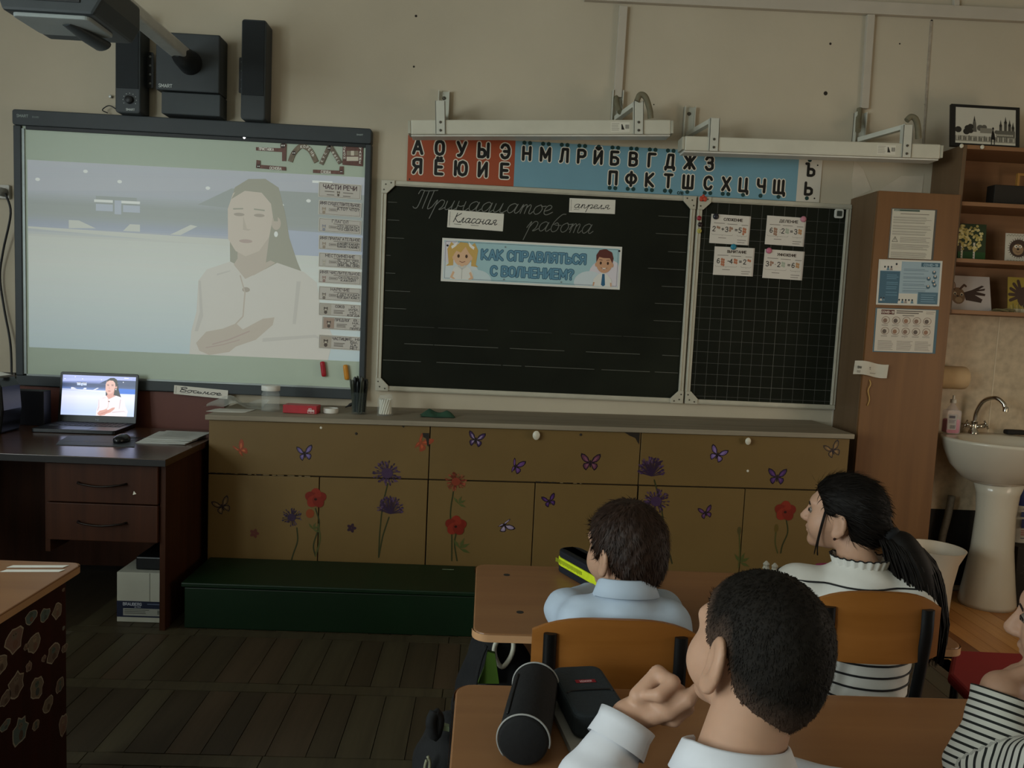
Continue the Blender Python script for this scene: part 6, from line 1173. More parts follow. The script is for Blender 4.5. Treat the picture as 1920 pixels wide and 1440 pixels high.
a, b = PZ(978, 1440, DH+.0)+np.array([0, .0, .043]), PZ(1003, 1290, DH+.043); b = a+(b-a)/np.linalg.norm(b-a)*.20; d = (b-a)/.20
bk = thing('pencil_case', 'black barrel pencil case with grey piping on the second-row desk', 'pencil case', (a+b)/2-np.array([0, 0, .043]))
mb().tube([a+d*t for t in (0, .004, .02, .10, .18, .196, .2)], [.036, .0405, .0415, .042, .0415, .0405, .036], 28).build('barrel', BKF, bk, smooth=50)
for p in (a+d*.006, b-d*.006):
    pts = []; u = np.cross(d, Z3); u /= np.linalg.norm(u); w_ = np.cross(u, d)
    pts = [p+.0425*(math.cos(t)*u+math.sin(t)*w_) for t in np.linspace(-.2, math.pi*1.25, 30)]; mb().tube(pts, .0016, 6).build('piping', PIP, bk, smooth=True)
mb().tube([a+d*.03+np.array([-.03, 0, .031]), b-d*.03+np.array([-.03, 0, .031])], .002, 6).build('zip', ZIP, bk, smooth=True)
GRF = M('grey_fabric', '#20272b', .8, 0, .1, 120, .25); T_ = [PZ(*p, DH+.055) for p in ((1031, 1250), (1125, 1246), (1150, 1342), (1064, 1358))]
u = T_[1]-T_[0]; v = T_[3]-T_[0]; gw = .098; gl = .185; u /= np.linalg.norm(u); v = np.array([u[1], -u[0], 0]) if np.dot(v, (u[1], -u[0], 0)) > 0 else np.array([-u[1], u[0], 0]); GO = T_[0]*1.0; GO[2] = DH+.012
gp = thing('pencil_case', 'dark grey boxy pouch with a small red label on the second-row desk', 'pencil case', GO)
NN = np.cross(u, v); NN = Z3
mb().prism([(x, y) for x, y in rrect(0, gw, 0, gl, .022, 6)], (GO, u, v, Z3), 0.001, .044).build('body', GRF, gp, bevel=.008, seg=3)
o_ = rrect(.004, gw-.004, .004, gl-.004, .02, 6); mb().tube([GO+u*x+v*y+Z3*.040 for x, y in o_+o_[:1]], .0022, 6).build('edge_piping', M('grey_fabric_edge', '#2b3338', .7), gp, smooth=True)
mb().tube(catmull([GO+u*.006+v*.105+Z3*.0445, GO+u*.02+v*.10+Z3*.045, GO+u*.08+v*.10+Z3*.045, GO+u*.092+v*.105+Z3*.0445], 5), .0015, 6).build('pocket_seam', ZIP, gp, smooth=True)
f = FA(); f.rect(.032, -.072, .070, -.060, '#7d1420'); f.lay(); f.text('WENGER'.replace('W', 'V'), .051, -.0695, .006, '#c9a9ac', .18, align='c', fit=.022); f.build('brand_label', (GO+Z3*.0442, u, -v, Z3), gp)
q = PZ(1050, 1412, DH); bk2 = thing('sketch_pad', 'pale grey book with dark lettering under the grey pouch', 'book', q)
BO = GO*1.0; BO[2] = DH+.0005; mb().obox(BO-u*.012+v*.02, u*.095, v*.222, Z3*.0115).build('cover', M('book_grey', '#8d8b84', .6, 0, .05), bk2, bevel=.001)
f = FA(); f.text('АЛЬБОМ', .0, -.232, .012, '#3a3833', .22); f.rect(-.01, -.240, .08, -.237, '#b5b3aa'); f.build('lettering', (BO+Z3*.0115, u, -v, Z3), bk2)
# ------------------------------------------------------------------ SDF bodies: smooth unions of rounded limbs, meshed by surface nets
def sm(a, b, k):
    h = np.clip(.5+.5*(b-a)/k, 0, 1); return b+(a-b)*h-k*h*(1-h)
def cap(P, a, b, ra, rb):
    a = np.array(a, float); b = np.array(b, float); d = b-a; t = np.clip(((P-a)@d)/(d@d), 0, 1); return np.linalg.norm(P-a-t[:, None]*d, axis=1)-(ra+(rb-ra)*t)
def ell(P, c, r, R=None):
    q = P-np.array(c, float)
    if R is not None: q = q@R
    r = np.array(r, float); k0 = np.linalg.norm(q/r, axis=1); k1 = np.linalg.norm(q/(r*r), axis=1); return k0*(k0-1)/np.maximum(k1, 1e-9)
def sdf_mesh(fn, lo, hi, h):
    B = 8; lo = np.array(lo, float); n = (np.ceil((np.array(hi)-lo)/h/B).astype(int)+1); N = n*B
    ci = np.stack(np.meshgrid(*[np.arange(k) for k in n], indexing='ij'), -1).reshape(-1, 3); cc = lo+(ci*B+B/2-.5)*h
    cv = fn(cc); near = np.abs(cv) < h*B*1.15; g = np.repeat(np.repeat(np.repeat(np.where(cv > 0, 1., -1.).reshape(n), B, 0), B, 1), B, 2).astype(np.float32)
    off = np.stack(np.meshgrid(*[np.arange(B)]*3, indexing='ij'), -1).reshape(-1, 3); kc = ci[near]
    for s in range(0, len(kc), 400):
        idx = (kc[s:s+400, None, :]*B+off[None]).reshape(-1, 3); g[idx[:, 0], idx[:, 1], idx[:, 2]] = fn(lo+idx*h)
    ins = g < 0; c8 = [ins[a:N[0]-1+a, b:N[1]-1+b, c:N[2]-1+c] for a in (0, 1) for b in (0, 1) for c in (0, 1)]
    any_ = np.zeros_like(c8[0]); all_ = np.ones_like(c8[0])
    for q in c8: any_ |= q; all_ &= q
    act = np.argwhere(any_ & ~all_); vid = -np.ones(any_.shape, int); vid[act[:, 0], act[:, 1], act[:, 2]] = np.arange(len(act))
    co = np.array([(a, b, c) for a in (0, 1) for b in (0, 1) for c in (0, 1)]); vals = np.stack([g[act[:, 0]+a, act[:, 1]+b, act[:, 2]+c] for a, b, c in co], 1)
    acc = np.zeros((len(act), 3)); cnt = np.zeros(len(act))
    for i in range(8):
        for j in range(i+1, 8):
            if abs(co[i]-co[j]).sum() != 1: continue
            a, b = vals[:, i], vals[:, j]; m = (a < 0) != (b < 0); t = a[m]/(a[m]-b[m]); acc[m] += co[i]+t[:, None]*(co[j]-co[i]); cnt[m] += 1
    V = lo+(act+acc/cnt[:, None])*h; F = []
    for ax in range(3):
        u, w = [(1, 2), (2, 0), (0, 1)][ax]; sl0 = [slice(1, -1)]*3; sl0[ax] = slice(0, -1)
        A = ins[tuple(sl0)]; s1 = list(sl0); s1[ax] = slice(1, None); C = ins[tuple(s1)]
        e = np.argwhere(A != C); st = np.array([1, 1, 1]); st[ax] = 0; e0 = e+st; du = np.zeros(3, int); du[u] = 1; dw = np.zeros(3, int); dw[w] = 1
        ok = (e0[:, 0] < N[0]-1) & (e0[:, 1] < N[1]-1) & (e0[:, 2] < N[2]-1); e0 = e0[ok]; e = e[ok]
        q = np.stack([vid[tuple((e0-du-dw).T)], vid[tuple((e0-dw).T)], vid[tuple(e0.T)], vid[tuple((e0-du).T)]], 1)
        fl = A[tuple(e.T)]; q[~fl] = q[~fl][:, ::-1]; F.append(q[(q >= 0).all(1)])
    return V, np.concatenate(F)
def mesh_obj(name, V, F, mat, parent=None, base=None, smooth=True, **k):
    V = np.asarray(V); lo, hi = V.min(0), V.max(0); base = np.array([(lo[0]+hi[0])/2, (lo[1]+hi[1])/2, lo[2]]) if base is None else np.array(base)
    me = bpy.data.meshes.new(name); me.from_pydata((V-base).tolist(), [], [tuple(q) for q in np.asarray(F).tolist()] if not isinstance(F, list) else F); me.materials.append(mat)
    me.polygons.foreach_set('use_smooth', [smooth]*len(me.polygons)); me.update(); o = bpy.data.objects.new(name, me); link(o, base, parent); tag(o, **k); return o
def rotz(a): c, s = math.cos(a), math.sin(a); return np.array([[c, -s, 0], [s, c, 0], [0, 0, 1.]])
def rotx(a): c, s = math.cos(a), math.sin(a); return np.array([[1., 0, 0], [0, c, -s], [0, s, c]])
def roty(a): c, s = math.cos(a), math.sin(a); return np.array([[c, 0, s], [0, 1., 0], [-s, 0, c]])
def head_fn(hc, R, s, ears=True, nose=1.0):
    hc = np.array(hc)
    def fn(P):
        q = (P-hc)@R/s
        d = ell(q, (0, -.012, .028), (.071, .088, .080)); d = sm(d, ell(q, (0, .030, -.028), (.053, .054, .068)), .03)
        for sg in (-1, 1): d = sm(d, ell(q, (sg*.033, .050, -.032), (.026, .026, .03)), .025)
        d = sm(d, ell(q, (0, .068, -.082), (.020, .016, .016)), .025); d = sm(d, ell(q, (0, .066, .028), (.048, .018, .016)), .02)
        for sg in (-1, 1): d = -sm(-d, ell(q, (sg*.030, .100, .006), (.017, .018, .013)), .016)
        d = sm(d, cap(q, (0, .083, .012), (0, .101, -.021), .006, .0105*nose), .010); d = sm(d, ell(q, (0, .092, -.026), (.016, .010, .008)), .008)
        d = sm(d, ell(q, (0, .084, -.045), (.019, .009, .0055)), .006); d = sm(d, ell(q, (0, .081, -.056), (.017, .009, .006)), .006)
        if ears:
            for sg in (-1, 1):
                E = rotz(sg*.45)@rotx(.15); es = float(ears); e = ell(q, (sg*(.076+.004*(es-1)), -.010-.006*(es-1), -.012), (.0075*es, .019*es, .030*es), E); e = sm(e, ell(q, (sg*.074, -.002, -.012-.024*es), (.006*es, .009*es, .010*es)), .01)
                e = -sm(-e, ell(q, (sg*(.083+.005*(es-1)), -.004, -.008), (.006*es, .010*es, .017*es), E), .005); d = sm(d, e, .006)
        return d*s
    return fn
SKIN = M('child_skin', '#b08a72', .5, 0, .05, 30, .03, .35, sub=.15); HAIRB = M('hair_brown', '#2a1b13', .55, 0, .3, 60, .1, .25); HAIRK = M('hair_black', '#120e0b', .62, 0, .3, 60, .1, .15); HAIRD = M('hair_cropped', '#17130f', .7, 0, .3, 120, .3, .15)
def fade_mat(m, c):
    nt = m.node_tree; b = nt.nodes['Principled BSDF']; src = b.inputs['Base Color'].links[0].from_socket; a = nt.nodes.new('ShaderNodeAttribute'); a.attribute_name = 'Fade'; mx = nt.nodes.new('ShaderNodeMix'); mx.data_type = 'RGBA'; nt.links.new(a.outputs['Fac'], mx.inputs[0]); mx.inputs[6].default_value = (*lin(c), 1); nt.links.new(src, mx.inputs[7]); nt.links.new(mx.outputs[2], b.inputs['Base Color'])
fade_mat(HAIRD, '#4c3b31')
def hand_fn(prims):
    def fn(P):
        d = None
        for p in prims:
            e = cap(P, *p[:4]) if len(p) == 4 or not isinstance(p[3], np.ndarray) else ell(P, *p[:3])
            d = e if d is None else sm(d, e, .006)
        return d
    return fn
def strands(rnd, pts, nrm, dirs, L, w, jit=.3):
    V = []; F = []
    for p, n, d in zip(pts, nrm, dirs):
        l = L*rnd.uniform(.6, 1.3); d = d+np.array([rnd.uniform(-jit, jit) for _ in range(3)]); d /= max(np.linalg.norm(d), 1e-6); s = np.cross(n, d); s /= max(np.linalg.norm(s), 1e-6); b = p-n*.002; o = len(V)
        a1 = b+d*l*.5+n*.0030; a2 = b+d*l+n*.0012; V += [b-s*w, b+s*w, a1-s*w*.8, a1+s*w*.8, a2]; F += [(o, o+1, o+3, o+2), (o+2, o+3, o+4)]
    return V, F
def vnormals(V, F):
    n = np.zeros_like(V); q = V[F]; fn_ = np.cross(q[:, 2]-q[:, 0], q[:, 3]-q[:, 1])
    for k in range(4): np.add.at(n, F[:, k], fn_)
    return n/np.maximum(np.linalg.norm(n, axis=1), 1e-9)[:, None]
def hair_part(parent, hc, R, s, line, grow, mat, n, L, w, crown=(0, -.03, .11), extra=None, bump=.003, seed=1, res=.0035, push=0.0):
    hc = np.array(hc); rs_ = random.Random(seed)
    def fn(P):
        q = (P-hc)@R/s; d = ell(q, (0, -.014, .030), (.071+grow, .089+grow, .081+grow)); d = sm(d, ell(q, (0, -.05, -.02), (.050+grow, .045+grow, .055+grow)), .03)
        a = np.arctan2(q[:, 0], q[:, 1]); d = d+bump*np.sin(a*17+q[:, 2]*60)*np.sin(q[:, 2]*90+a*5)
        zl = np.interp(q[:, 1]+push*np.abs(q[:, 0]), *zip(*line)); d = np.maximum(d, (zl-q[:, 2])*.8)
        inner = ell(q, (0, -.012, .028), (.069, .086, .078)); d = np.maximum(d, -(inner+.004))
        if extra is not None: d = sm(d, extra(q), .012)
        return d*s
    V, F = sdf_mesh(fn, hc-.17*s, hc+.17*s, res); N = vnormals(V, F); q = (V-hc)@R/s
    outm = ell(q, (0, -.014, .030), (.071, .089, .081)) > grow*.35; idx = np.where(outm)[0]; pick = [int(rs_.choice(idx)) for _ in range(n)]
    cr = np.array(crown); dd = (q[pick]-cr); dd = dd@R.T; nn = N[pick]; dd = dd-nn*(dd*nn).sum(1)[:, None]; dd /= np.maximum(np.linalg.norm(dd, axis=1), 1e-6)[:, None]
    fade = np.clip((q[:, 2]-np.interp(q[:, 1], *zip(*line)))/.05, 0, 1)
    SV, SF = strands(rs_, V[pick], nn, dd, L, w); Vt = np.vstack([V, np.array(SV)]); Ft = [tuple(x) for x in F.tolist()]+[tuple(i+len(V) for i in t) for t in SF]
    o = mesh_obj('hair', Vt, Ft, mat, parent); at = o.data.attributes.new('Fade', 'FLOAT', 'POINT'); at.data.foreach_set('value', np.concatenate([fade, np.repeat(fade[pick], 5)])); return o
def eyes_part(parent, hc, R, s):
    for sg in (-1, 1):
        c = np.array(hc)+R@(np.array([sg*.030, .0735, .006])*s); m = mb(); m.ell(c, (.0095*s,)*3, 12); o = m.build('eye', M('eye_white', '#6a5f55', .4), parent, smooth=True)
        p = c+R@(np.array([0, .0076, 0])*s); mb().lathe([(.0052*s, 0), (.004*s, .0018*s), (0, .0026*s)], p, 12, ax=R@np.array([0, 1., 0])).build('iris', M('iris_dark', '#1c120c', .2), o, smooth=True)
    m = mb()
    for sg in (-1, 1):
        pts = [np.array(hc)+R@(np.array([sg*(.030+x), .0815-abs(x)*.30, .0095-x*x*30])*s) for x in np.linspace(-.013, .013, 7)]; o = mb().tube(pts, [.0006, .0012, .0014, .0014, .0014, .0012, .0006], 6).build('eyelashes', M('lash_dark', '#120c09', .6), parent)
        pts = [np.array(hc)+R@(np.array([sg*(.030+x), .0820-abs(x)*.35, .0265-x*x*25])*s) for x in np.linspace(-.016, .016, 7)]; mb().tube(pts, [.0008, .0018, .0022, .0022, .002, .0016, .0006], 6).build('eyebrow', M('brow_dark', '#1d140e', .8), parent)
def collar(parent, c, ax, rx, ry, h, mat, open_=.5, ang=0.0, flare=.014, name='collar'):
    ax = np.array(ax, float); ax /= np.linalg.norm(ax); u = rotz(ang)@X3; u = u-ax*np.dot(u, ax); u /= np.linalg.norm(u); w = np.cross(ax, u); n = 36; prof = [(0, .0), (.001, h), (.004, h+.002), (.007, h), (flare, h*.15), (flare-.002, h*.12), (.004, h*.9)]; V = []
    for r, z in prof:
        for i in range(n+1):
            t = math.pi/2+open_/2+(2*math.pi-open_)*i/n; dz = -.012*max(0, math.sin(t)); V.append(np.array(c)+u*(rx+r)*math.cos(t)+w*(ry+r)*math.sin(t)+ax*(z+dz))
    F = [(j*(n+1)+i, j*(n+1)+i+1, (j+1)*(n+1)+i+1, (j+1)*(n+1)+i) for j in range(len(prof)-1) for i in range(n)]
    return mesh_obj(name, np.array(V), F, mat, parent)
# ------------------------------------------------------------------ the pupils
def seat_legs(hip, knees, feet):
    pr = []
    for k, f_ in zip(knees, feet): pr += [(np.array(hip)+np.array([(k[0]-hip[0])*.5, .0, 0]), np.array(k), .066, .046), (np.array(k), np.array(f_)+np.array([0, 0, .06]), .045, .030), (np.array(f_)+np.array([0, -.02, .035]), np.array(f_)+np.array([0, .12, .025]), .030, .024)]
    return pr
def union(prims, k):
    def fn(P):
        d = None
        for p in prims:
            e = cap(P, *p) if len(p) == 4 else ell(P, *p)
            d = e if d is None else sm(d, e, k)
        return d
    return fn
def bbox(prims, pad=.1):
    A = np.array([q for p in prims for q in ([p[0], p[1]] if len(p) == 4 else [np.array(p[0])-np.array(p[1]), np.array(p[0])+np.array(p[1])])]); return A.min(0)-pad, A.max(0)+pad
def person(label, spec):
    hc, R, s = np.array(spec['head']), spec['R'], spec['s']; tor, arms, hands, legs = spec['torso'], spec['arms'], spec.get('hands', []), spec['legs']; nb = np.array(spec['neck'])
    H = head_fn(hc, R, s, spec.get('ears', 1.1), spec.get('nose', 1.0)); nk0 = hc+R@(np.array([0, -.022, -.035])*s)
    bodyp = tor+arms+legs; B = union(bodyp, .03); HN = union(hands, .0045) if hands else None
    def fn(P):
        d = B(P); d = sm(d, cap(P, nk0, nb, .043*s*spec.get('nr', 1), .047*s*spec.get('nr', 1)), .03); d = sm(d, H(P), .014)
        if HN is not None: d = sm(d, HN(P), .006)
        return d
    lo, hi = bbox(bodyp+hands, .08); lo = np.minimum(lo, hc-.16); hi = np.maximum(hi, hc+.16); lo[2] = -.005
    V, F = sdf_mesh(fn, lo, hi, spec.get('res', .0048)); o = mesh_obj('person', V, F, SKIN, base=(spec['hip'][0], spec['hip'][1], 0), label=label, cat='person', group='pupils watching the lesson')
    return o
def cloth(parent, name, prims, grow, k, mat, cut=None, res=.006, wr=.0, seed=0):
    U = union(prims, k)
    def fn(P):
        d = U(P)-grow
        if wr: d = d+wr*np.sin(P[:, 0]*70+P[:, 2]*45+seed)*np.sin(P[:, 2]*80+P[:, 1]*60+seed*2)*.5+wr*np.sin(P[:, 2]*38+P[:, 0]*23+seed*3)*.5
        if cut is not None: d = np.maximum(d, cut(P))
        return d
    lo, hi = bbox(prims, .07); V, F = sdf_mesh(fn, lo, hi, res); return mesh_obj(name, V, F, mat, parent)
def plane(p, n):
    n = np.array(n, float); n /= np.linalg.norm(n); p = np.array(p, float); return lambda P: (P-p)@n
def neckhole(p, n, r):
    n = np.array(n, float); n /= np.linalg.norm(n); p = np.array(p, float); return lambda P: -cap(P, p, p+n*.25, r, r)
def cuts(*fs):
    def fn(P):
        d = fs[0](P)
        for f_ in fs[1:]: d = np.maximum(d, f_(P))
        return d
    return fn
TROU = M('dark_trousers', '#14161c', .85, 0, .1, 60, .2); SHOE = M('shoe_dark', '#17130f', .5)
def shirtmat(name, c, var=.05): return M(name, c, .75, 0, var, 14, .12, .25)
def torso(hip, nb, sL, sR, dep=.075, w=.10):
    hip, nb, sL, sR = map(np.array, (hip, nb, sL, sR)); ch = nb*.55+hip*.45; ctr = (sL+sR)/2
    return [(hip, np.array([w*1.05, dep*1.05, .085])), (hip*.5+ch*.5, np.array([w*.92, dep*.95, .12])), (ch, np.array([w*1.08, dep*1.08, .13])), (sL, sR, .047, .047), (ctr*.5+nb*.5, ctr*.5+nb*.5+np.array([0, 0, .001]), .055, .055)]
def fingers(base, dirs, lens, rad): return []
# --- boy with brown hair, front row, blue-white shirt
R1 = rotz(math.radians(36))@rotx(math.radians(-4)); hc = (.846, -2.118, .792)
hip, nb, sL, sR = (.84, -2.185, .42), (.845, -2.175, .705), (.762, -2.18, .648), (.930, -2.18, .648)
armsp = [(np.array(sL), np.array([.735, -2.06, .630]), .043, .036), (np.array([.735, -2.06, .630]), np.array([.80, -1.93, .615]), .035, .026), (np.array(sR), np.array([.955, -2.05, .630]), .043, .036), (np.array([.955, -2.05, .630]), np.array([.90, -1.92, .615]), .035, .026)]
handsp = []
for wx, sg in ((np.array([.80, -1.93, .612]), 1), (np.array([.90, -1.92, .612]), -1)):
    d = np.array([sg*.6, .75, -.05]); d /= np.linalg.norm(d); sd = np.array([-d[1], d[0], 0]); handsp += [(wx, wx+d*.045, .022, .020)]
    for i, (o_, l_) in enumerate(((-.022, .045), (-.007, .052), (.008, .048), (.021, .038))): k_ = wx+d*.055+sd*o_; handsp += [(wx+d*.02+sd*o_*.7, k_, .010, .0085), (k_, k_+d*l_*.6+np.array([0, 0, -.006]), .0085, .007), (k_+d*l_*.6+np.array([0, 0, -.006]), k_+d*l_+np.array([0, 0, -.012]), .007, .006)]
    handsp += [(wx+d*.01-sd*sg*.02, wx+d*.045-sd*sg*.038, .010, .008)]
tr1 = torso(hip, nb, sL, sR, .07, .098); kn = [(.76, -1.93, .40), (.92, -1.93, .40)]; lg1 = seat_legs(hip, kn, [(.75, -1.93, 0), (.93, -1.93, 0)])
p1 = person('boy with thick brown hair in a pale blue shirt at the front-row desk', dict(head=hc, R=R1, s=.94, neck=nb, torso=tr1, arms=armsp, hands=handsp, legs=lg1, hip=hip))
hair_part(p1, hc, R1, .94, [(-.14, -.068), (-.06, -.066), (-.035, -.045), (-.022, .008), (.002, .012), (.010, -.008), (.022, -.004), (.034, .035), (.06, .062), (.1, .066)], .011, HAIRB, 6500, .020, .0009, seed=3, bump=.0015)
SH1 = shirtmat('shirt_pale_blue', '#aab7c6'); cloth(p1, 'shirt', tr1+armsp, .008, .03, SH1, cuts(neckhole(np.array(nb)+np.array([0, .005, .035]), (0, .2, 1), .052), lambda P: .44-P[:, 2]), .0055, .0025, 1)
collar(p1, np.array(nb)+np.array([0, .004, .000]), (0.0, .22, 1), .053, .050, .040, SH1, .7, math.radians(20), .020)
cloth(p1, 'trousers', lg1[:2]+lg1[3:5]+[(np.array(hip), np.array([.108, .082, .08]))], .008, .03, TROU, lambda P: P[:, 2]-.455, .009, .002, 2)
# --- girl with a ponytail, front row, white blouse with black lines
R2 = rotz(math.radians(52))@rotx(math.radians(2)); hc = (1.358, -2.055, .872); s2 = .85
hip, nb, sL, sR = (1.37, -2.175, .468), (1.378, -2.115, .762), (1.262, -2.085, .705), (1.475, -2.145, .712)
armsp = [(np.array(sL), np.array([1.20, -1.98, .632]), .043, .035), (np.array([1.20, -1.98, .632]), np.array([1.33, -1.86, .615]), .034, .025), (np.array(sR), np.array([1.55, -2.0, .632]), .043, .035), (np.array([1.55, -2.0, .632]), np.array([1.44, -1.86, .615]), .034, .025)]
handsp = []
for wx, sg in ((np.array([1.33, -1.86, .612]), 1), (np.array([1.44, -1.86, .612]), -1)):
    d = np.array([sg*.6, .75, -.05]); d /= np.linalg.norm(d); sd = np.array([-d[1], d[0], 0]); handsp += [(wx, wx+d*.045, .021, .019)]
    for i, (o_, l_) in enumerate(((-.021, .045), (-.007, .052), (.008, .048), (.020, .038))): k_ = wx+d*.055+sd*o_; handsp += [(wx+d*.02+sd*o_*.7, k_, .0095, .008), (k_, k_+d*l_*.6+np.array([0, 0, -.006]), .008, .007), (k_+d*l_*.6+np.array([0, 0, -.006]), k_+d*l_+np.array([0, 0, -.012]), .007, .006)]
    handsp += [(wx+d*.01-sd*sg*.02, wx+d*.045-sd*sg*.038, .010, .008)]
tr2 = torso(hip, nb, sL, sR, .075, .095); kn = [(1.29, -1.92, .42), (1.45, -1.92, .42)]; lg2 = seat_legs(hip, kn, [(1.29, -1.92, 0), (1.45, -1.92, 0)])
p2 = person('girl with a dark ponytail in a white blouse, seen in profile', dict(head=hc, R=R2, s=s2, neck=nb, torso=tr2, arms=armsp, hands=handsp, legs=lg2, hip=hip, nose=.9, res=.0042))
eyes_part(p2, hc, R2, s2)
def bun(q): return np.minimum(cap(q, (0, -.095, -.005), (0, -.118, -.022), .030, .016), 9)
hair_part(p2, hc, R2, s2, [(-.14, -.075), (-.06, -.066), (-.034, -.052), (-.028, .005), (.0, .022), (.012, .008), (.030, .012), (.045, .045), (.07, .070), (.1, .074)], .009, HAIRK, 3000, .03, .0009, (0, .09, .05), bun, .0008, 5, push=.0)
R_ = lambda v: np.array(hc)+R2@(np.array(v)*s2); rb = R_((0, -.120, -.024))
tail = catmull([rb, R_((0, -.155, -.050)), R_((.0, -.190, -.110)), R_((.0, -.212, -.180)), R_((.0, -.228, -.250)), R_((0, -.240, -.330))], 6)
m = mb(); m.tube(tail, list(np.interp(np.linspace(0, 1, len(tail)), [0, .12, .4, .75, 1], [.017, .030, .040, .034, .008])), 16); rs_ = random.Random(4)
for i in range(360):
    a = rs_.uniform(0, 6.28); rr = rs_.uniform(.6, 1.06); e = rs_.uniform(.85, 1.04); pts = []
    for t in np.linspace(0, 1, 9):
        k = min(int(t*e*(len(tail)-1)), len(tail)-1); wd_ = np.interp(t, [0, .12, .4, .75, 1], [.016, .036, .052, .050, .034])*rr; pts.append(tail[k]+np.array([math.cos(a)*wd_, math.sin(a)*wd_*.7, -.02*max(0, t*e-.97)])+np.array([.003*math.sin(t*9+i), .003*math.cos(t*7+i), 0]))
    m.tube(pts, [.0018]*8+[.0004], 4)
m.build('ponytail', HAIRK, p2, smooth=True)
mb().lathe([(.014, -.012), (.022, -.006), (.023, .004), (.016, .012)], rb, 16, ax=R2@np.array([0, -.7, -.7])).build('hair_tie', BKF, p2, smooth=True)
m = mb()
for i, (y0_, x_) in enumerate(((.032, -.070), (.030, -.0695), (.034, -.069))):
    pts = catmull([R_((x_+.002, y0_-.004, .03)), R_((x_-.004, y0_+.002, -.02)), R_((x_-.002, y0_+.008, -.07)), R_((x_+.004, y0_+.004+.004*i, -.105))], 6); m.tube(pts, [.0014]*(len(pts)-1)+[.0004], 5)
m.build('loose_strand', HAIRK, p2, smooth=True)
mb().lathe([(.003, 0), (.003, .004), (0, .005)], R_((-.081, -.004, -.046)), 10, ax=R2@np.array([-1., 0, 0])).build('earring', M('earring_dark', '#3a2420', .3, .5), p2, smooth=True)
SH2 = shirtmat('blouse_white', '#c9c6be'); TRM = M('black_trim', '#0f0e10', .7)
TR2c = tr2+armsp; cut2 = cuts(neckhole(np.array(nb)+np.array([0, .005, .040]), (0, .2, 1), .050), lambda P: .47-P[:, 2])
b2 = cloth(p2, 'blouse', TR2c, .009, .03, SH2, cut2, .0055, .0022, 4)
U2 = union(TR2c, .03)
def hug(fn_, p, c, grow):              # push a point outward from c until it lies on the cloth
    d = p-c; d /= np.linalg.norm(d); t = np.linspace(0, .3, 400); P_ = c+d*t[:, None]; v = fn_(P_)-grow; i = np.where(v > 0)[0]; return P_[i[0]] if len(i) else p
def band(parent, fn_, c, zf, a0, a1, grow, r, mat, name, n=40):
    pts = [hug(fn_, c+np.array([math.cos(a), math.sin(a), 0])+0*zf, c+np.array([0, 0, zf]) if np.ndim(zf) == 0 else c, grow) for a in np.linspace(a0, a1, n)]
    return mb().tube(pts, r, 6).build(name, mat, parent, smooth=True)
def hband(z, tilt, nm):
    c = np.array([hip[0]+.003, -2.13, z]); pts = []
    for a in np.linspace(0, 2*math.pi, 64):
        cc = c; pts.append(hug(U2, cc+np.array([math.cos(a), math.sin(a), tilt*math.cos(a)]), cc, .0105))
    mb().tube(pts, .0022, 6).build(nm, TRM, p2, smooth=True)
hband(.748, .05, 'black_line'); 
for z in (.600, .575, .550, .525): hband(z, .0, 'black_line')
# ruffled collar with a dark edge
V = []; n = 90; c = np.array(nb)+np.array([0, .004, .010]); rows_ = ((.052, -.012), (.058, .010), (.062, .024))
for r, z in rows_:
    for i in range(n+1): a = 2*math.pi*i/n; k = 1+.05*math.sin(a*22)*(z > 0); V.append(c+np.array([r*k*math.cos(a), r*k*.95*math.sin(a), z+.004*math.sin(a)*-1+.002*math.sin(a*22+1)*(z > 0)]))
mesh_obj('ruffled_collar', np.array(V), [(j*(n+1)+i, j*(n+1)+i+1, (j+1)*(n+1)+i+1, (j+1)*(n+1)+i) for j in range(2) for i in range(n)], SH2, p2); mb().tube(V[2*(n+1):], .0016, 5).build('collar_edge', TRM, p2, smooth=True)
cloth(p2, 'skirt', lg2[:1]+lg2[3:4]+[(np.array(hip), np.array([.108, .086, .08]))], .012, .03, TROU, lambda P: P[:, 2]-.505, .009, .002, 2)
# --- boy with cropped dark hair, second row, white shirt, chin on fist
R3 = roty(math.radians(12))@rotz(math.radians(23))@rotx(math.radians(-4)); hc = (.893, -2.800, .868); s3 = .96
hip, nb, sL, sR = (.90, -2.985, .42), (.855, -2.866, .748), (.755, -2.885, .678), (.985, -2.905, .674)
el = np.array([.700, -2.735, .627]); wr_ = np.array([.757, -2.685, .712])
armsp = [(np.array(sL), el, .046, .038), (el, wr_, .037, .0265), (np.array(sR), np.array([1.06, -2.76, .628]), .046, .038), (np.array([1.06, -2.76, .628]), np.array([.98, -2.66, .615]), .037, .027)]
fd = np.array([.83, .10, .55]); fd /= np.linalg.norm(fd); K = wr_+fd*.028                 # fist against the jaw
up_ = np.array([-.45, -.25, .86]); up_ -= fd*np.dot(up_, fd); up_ /= np.linalg.norm(up_); sd = np.cross(fd, up_); sd /= np.linalg.norm(sd)
handsp = [(wr_, wr_+fd*.03, .025, .026)]
for i, o_ in enumerate((.030, .011, -.008, -.025)):
    r_ = (.0105, .0108, .0102, .0092)[i]; k0 = K+up_*o_*.8+fd*.002; k1 = K+fd*.044+up_*o_+sd*-.010; k2 = k1+fd*.010+sd*.030; k3 = k2-fd*.026+sd*.006; k4 = k3-fd*.014-sd*.012
    handsp += [(k0, k1, .0145, r_*1.15), (k1, k2, r_*1.1, r_), (k2, k3, r_, r_*.92), (k3, k4, r_*.92, r_*.8)]
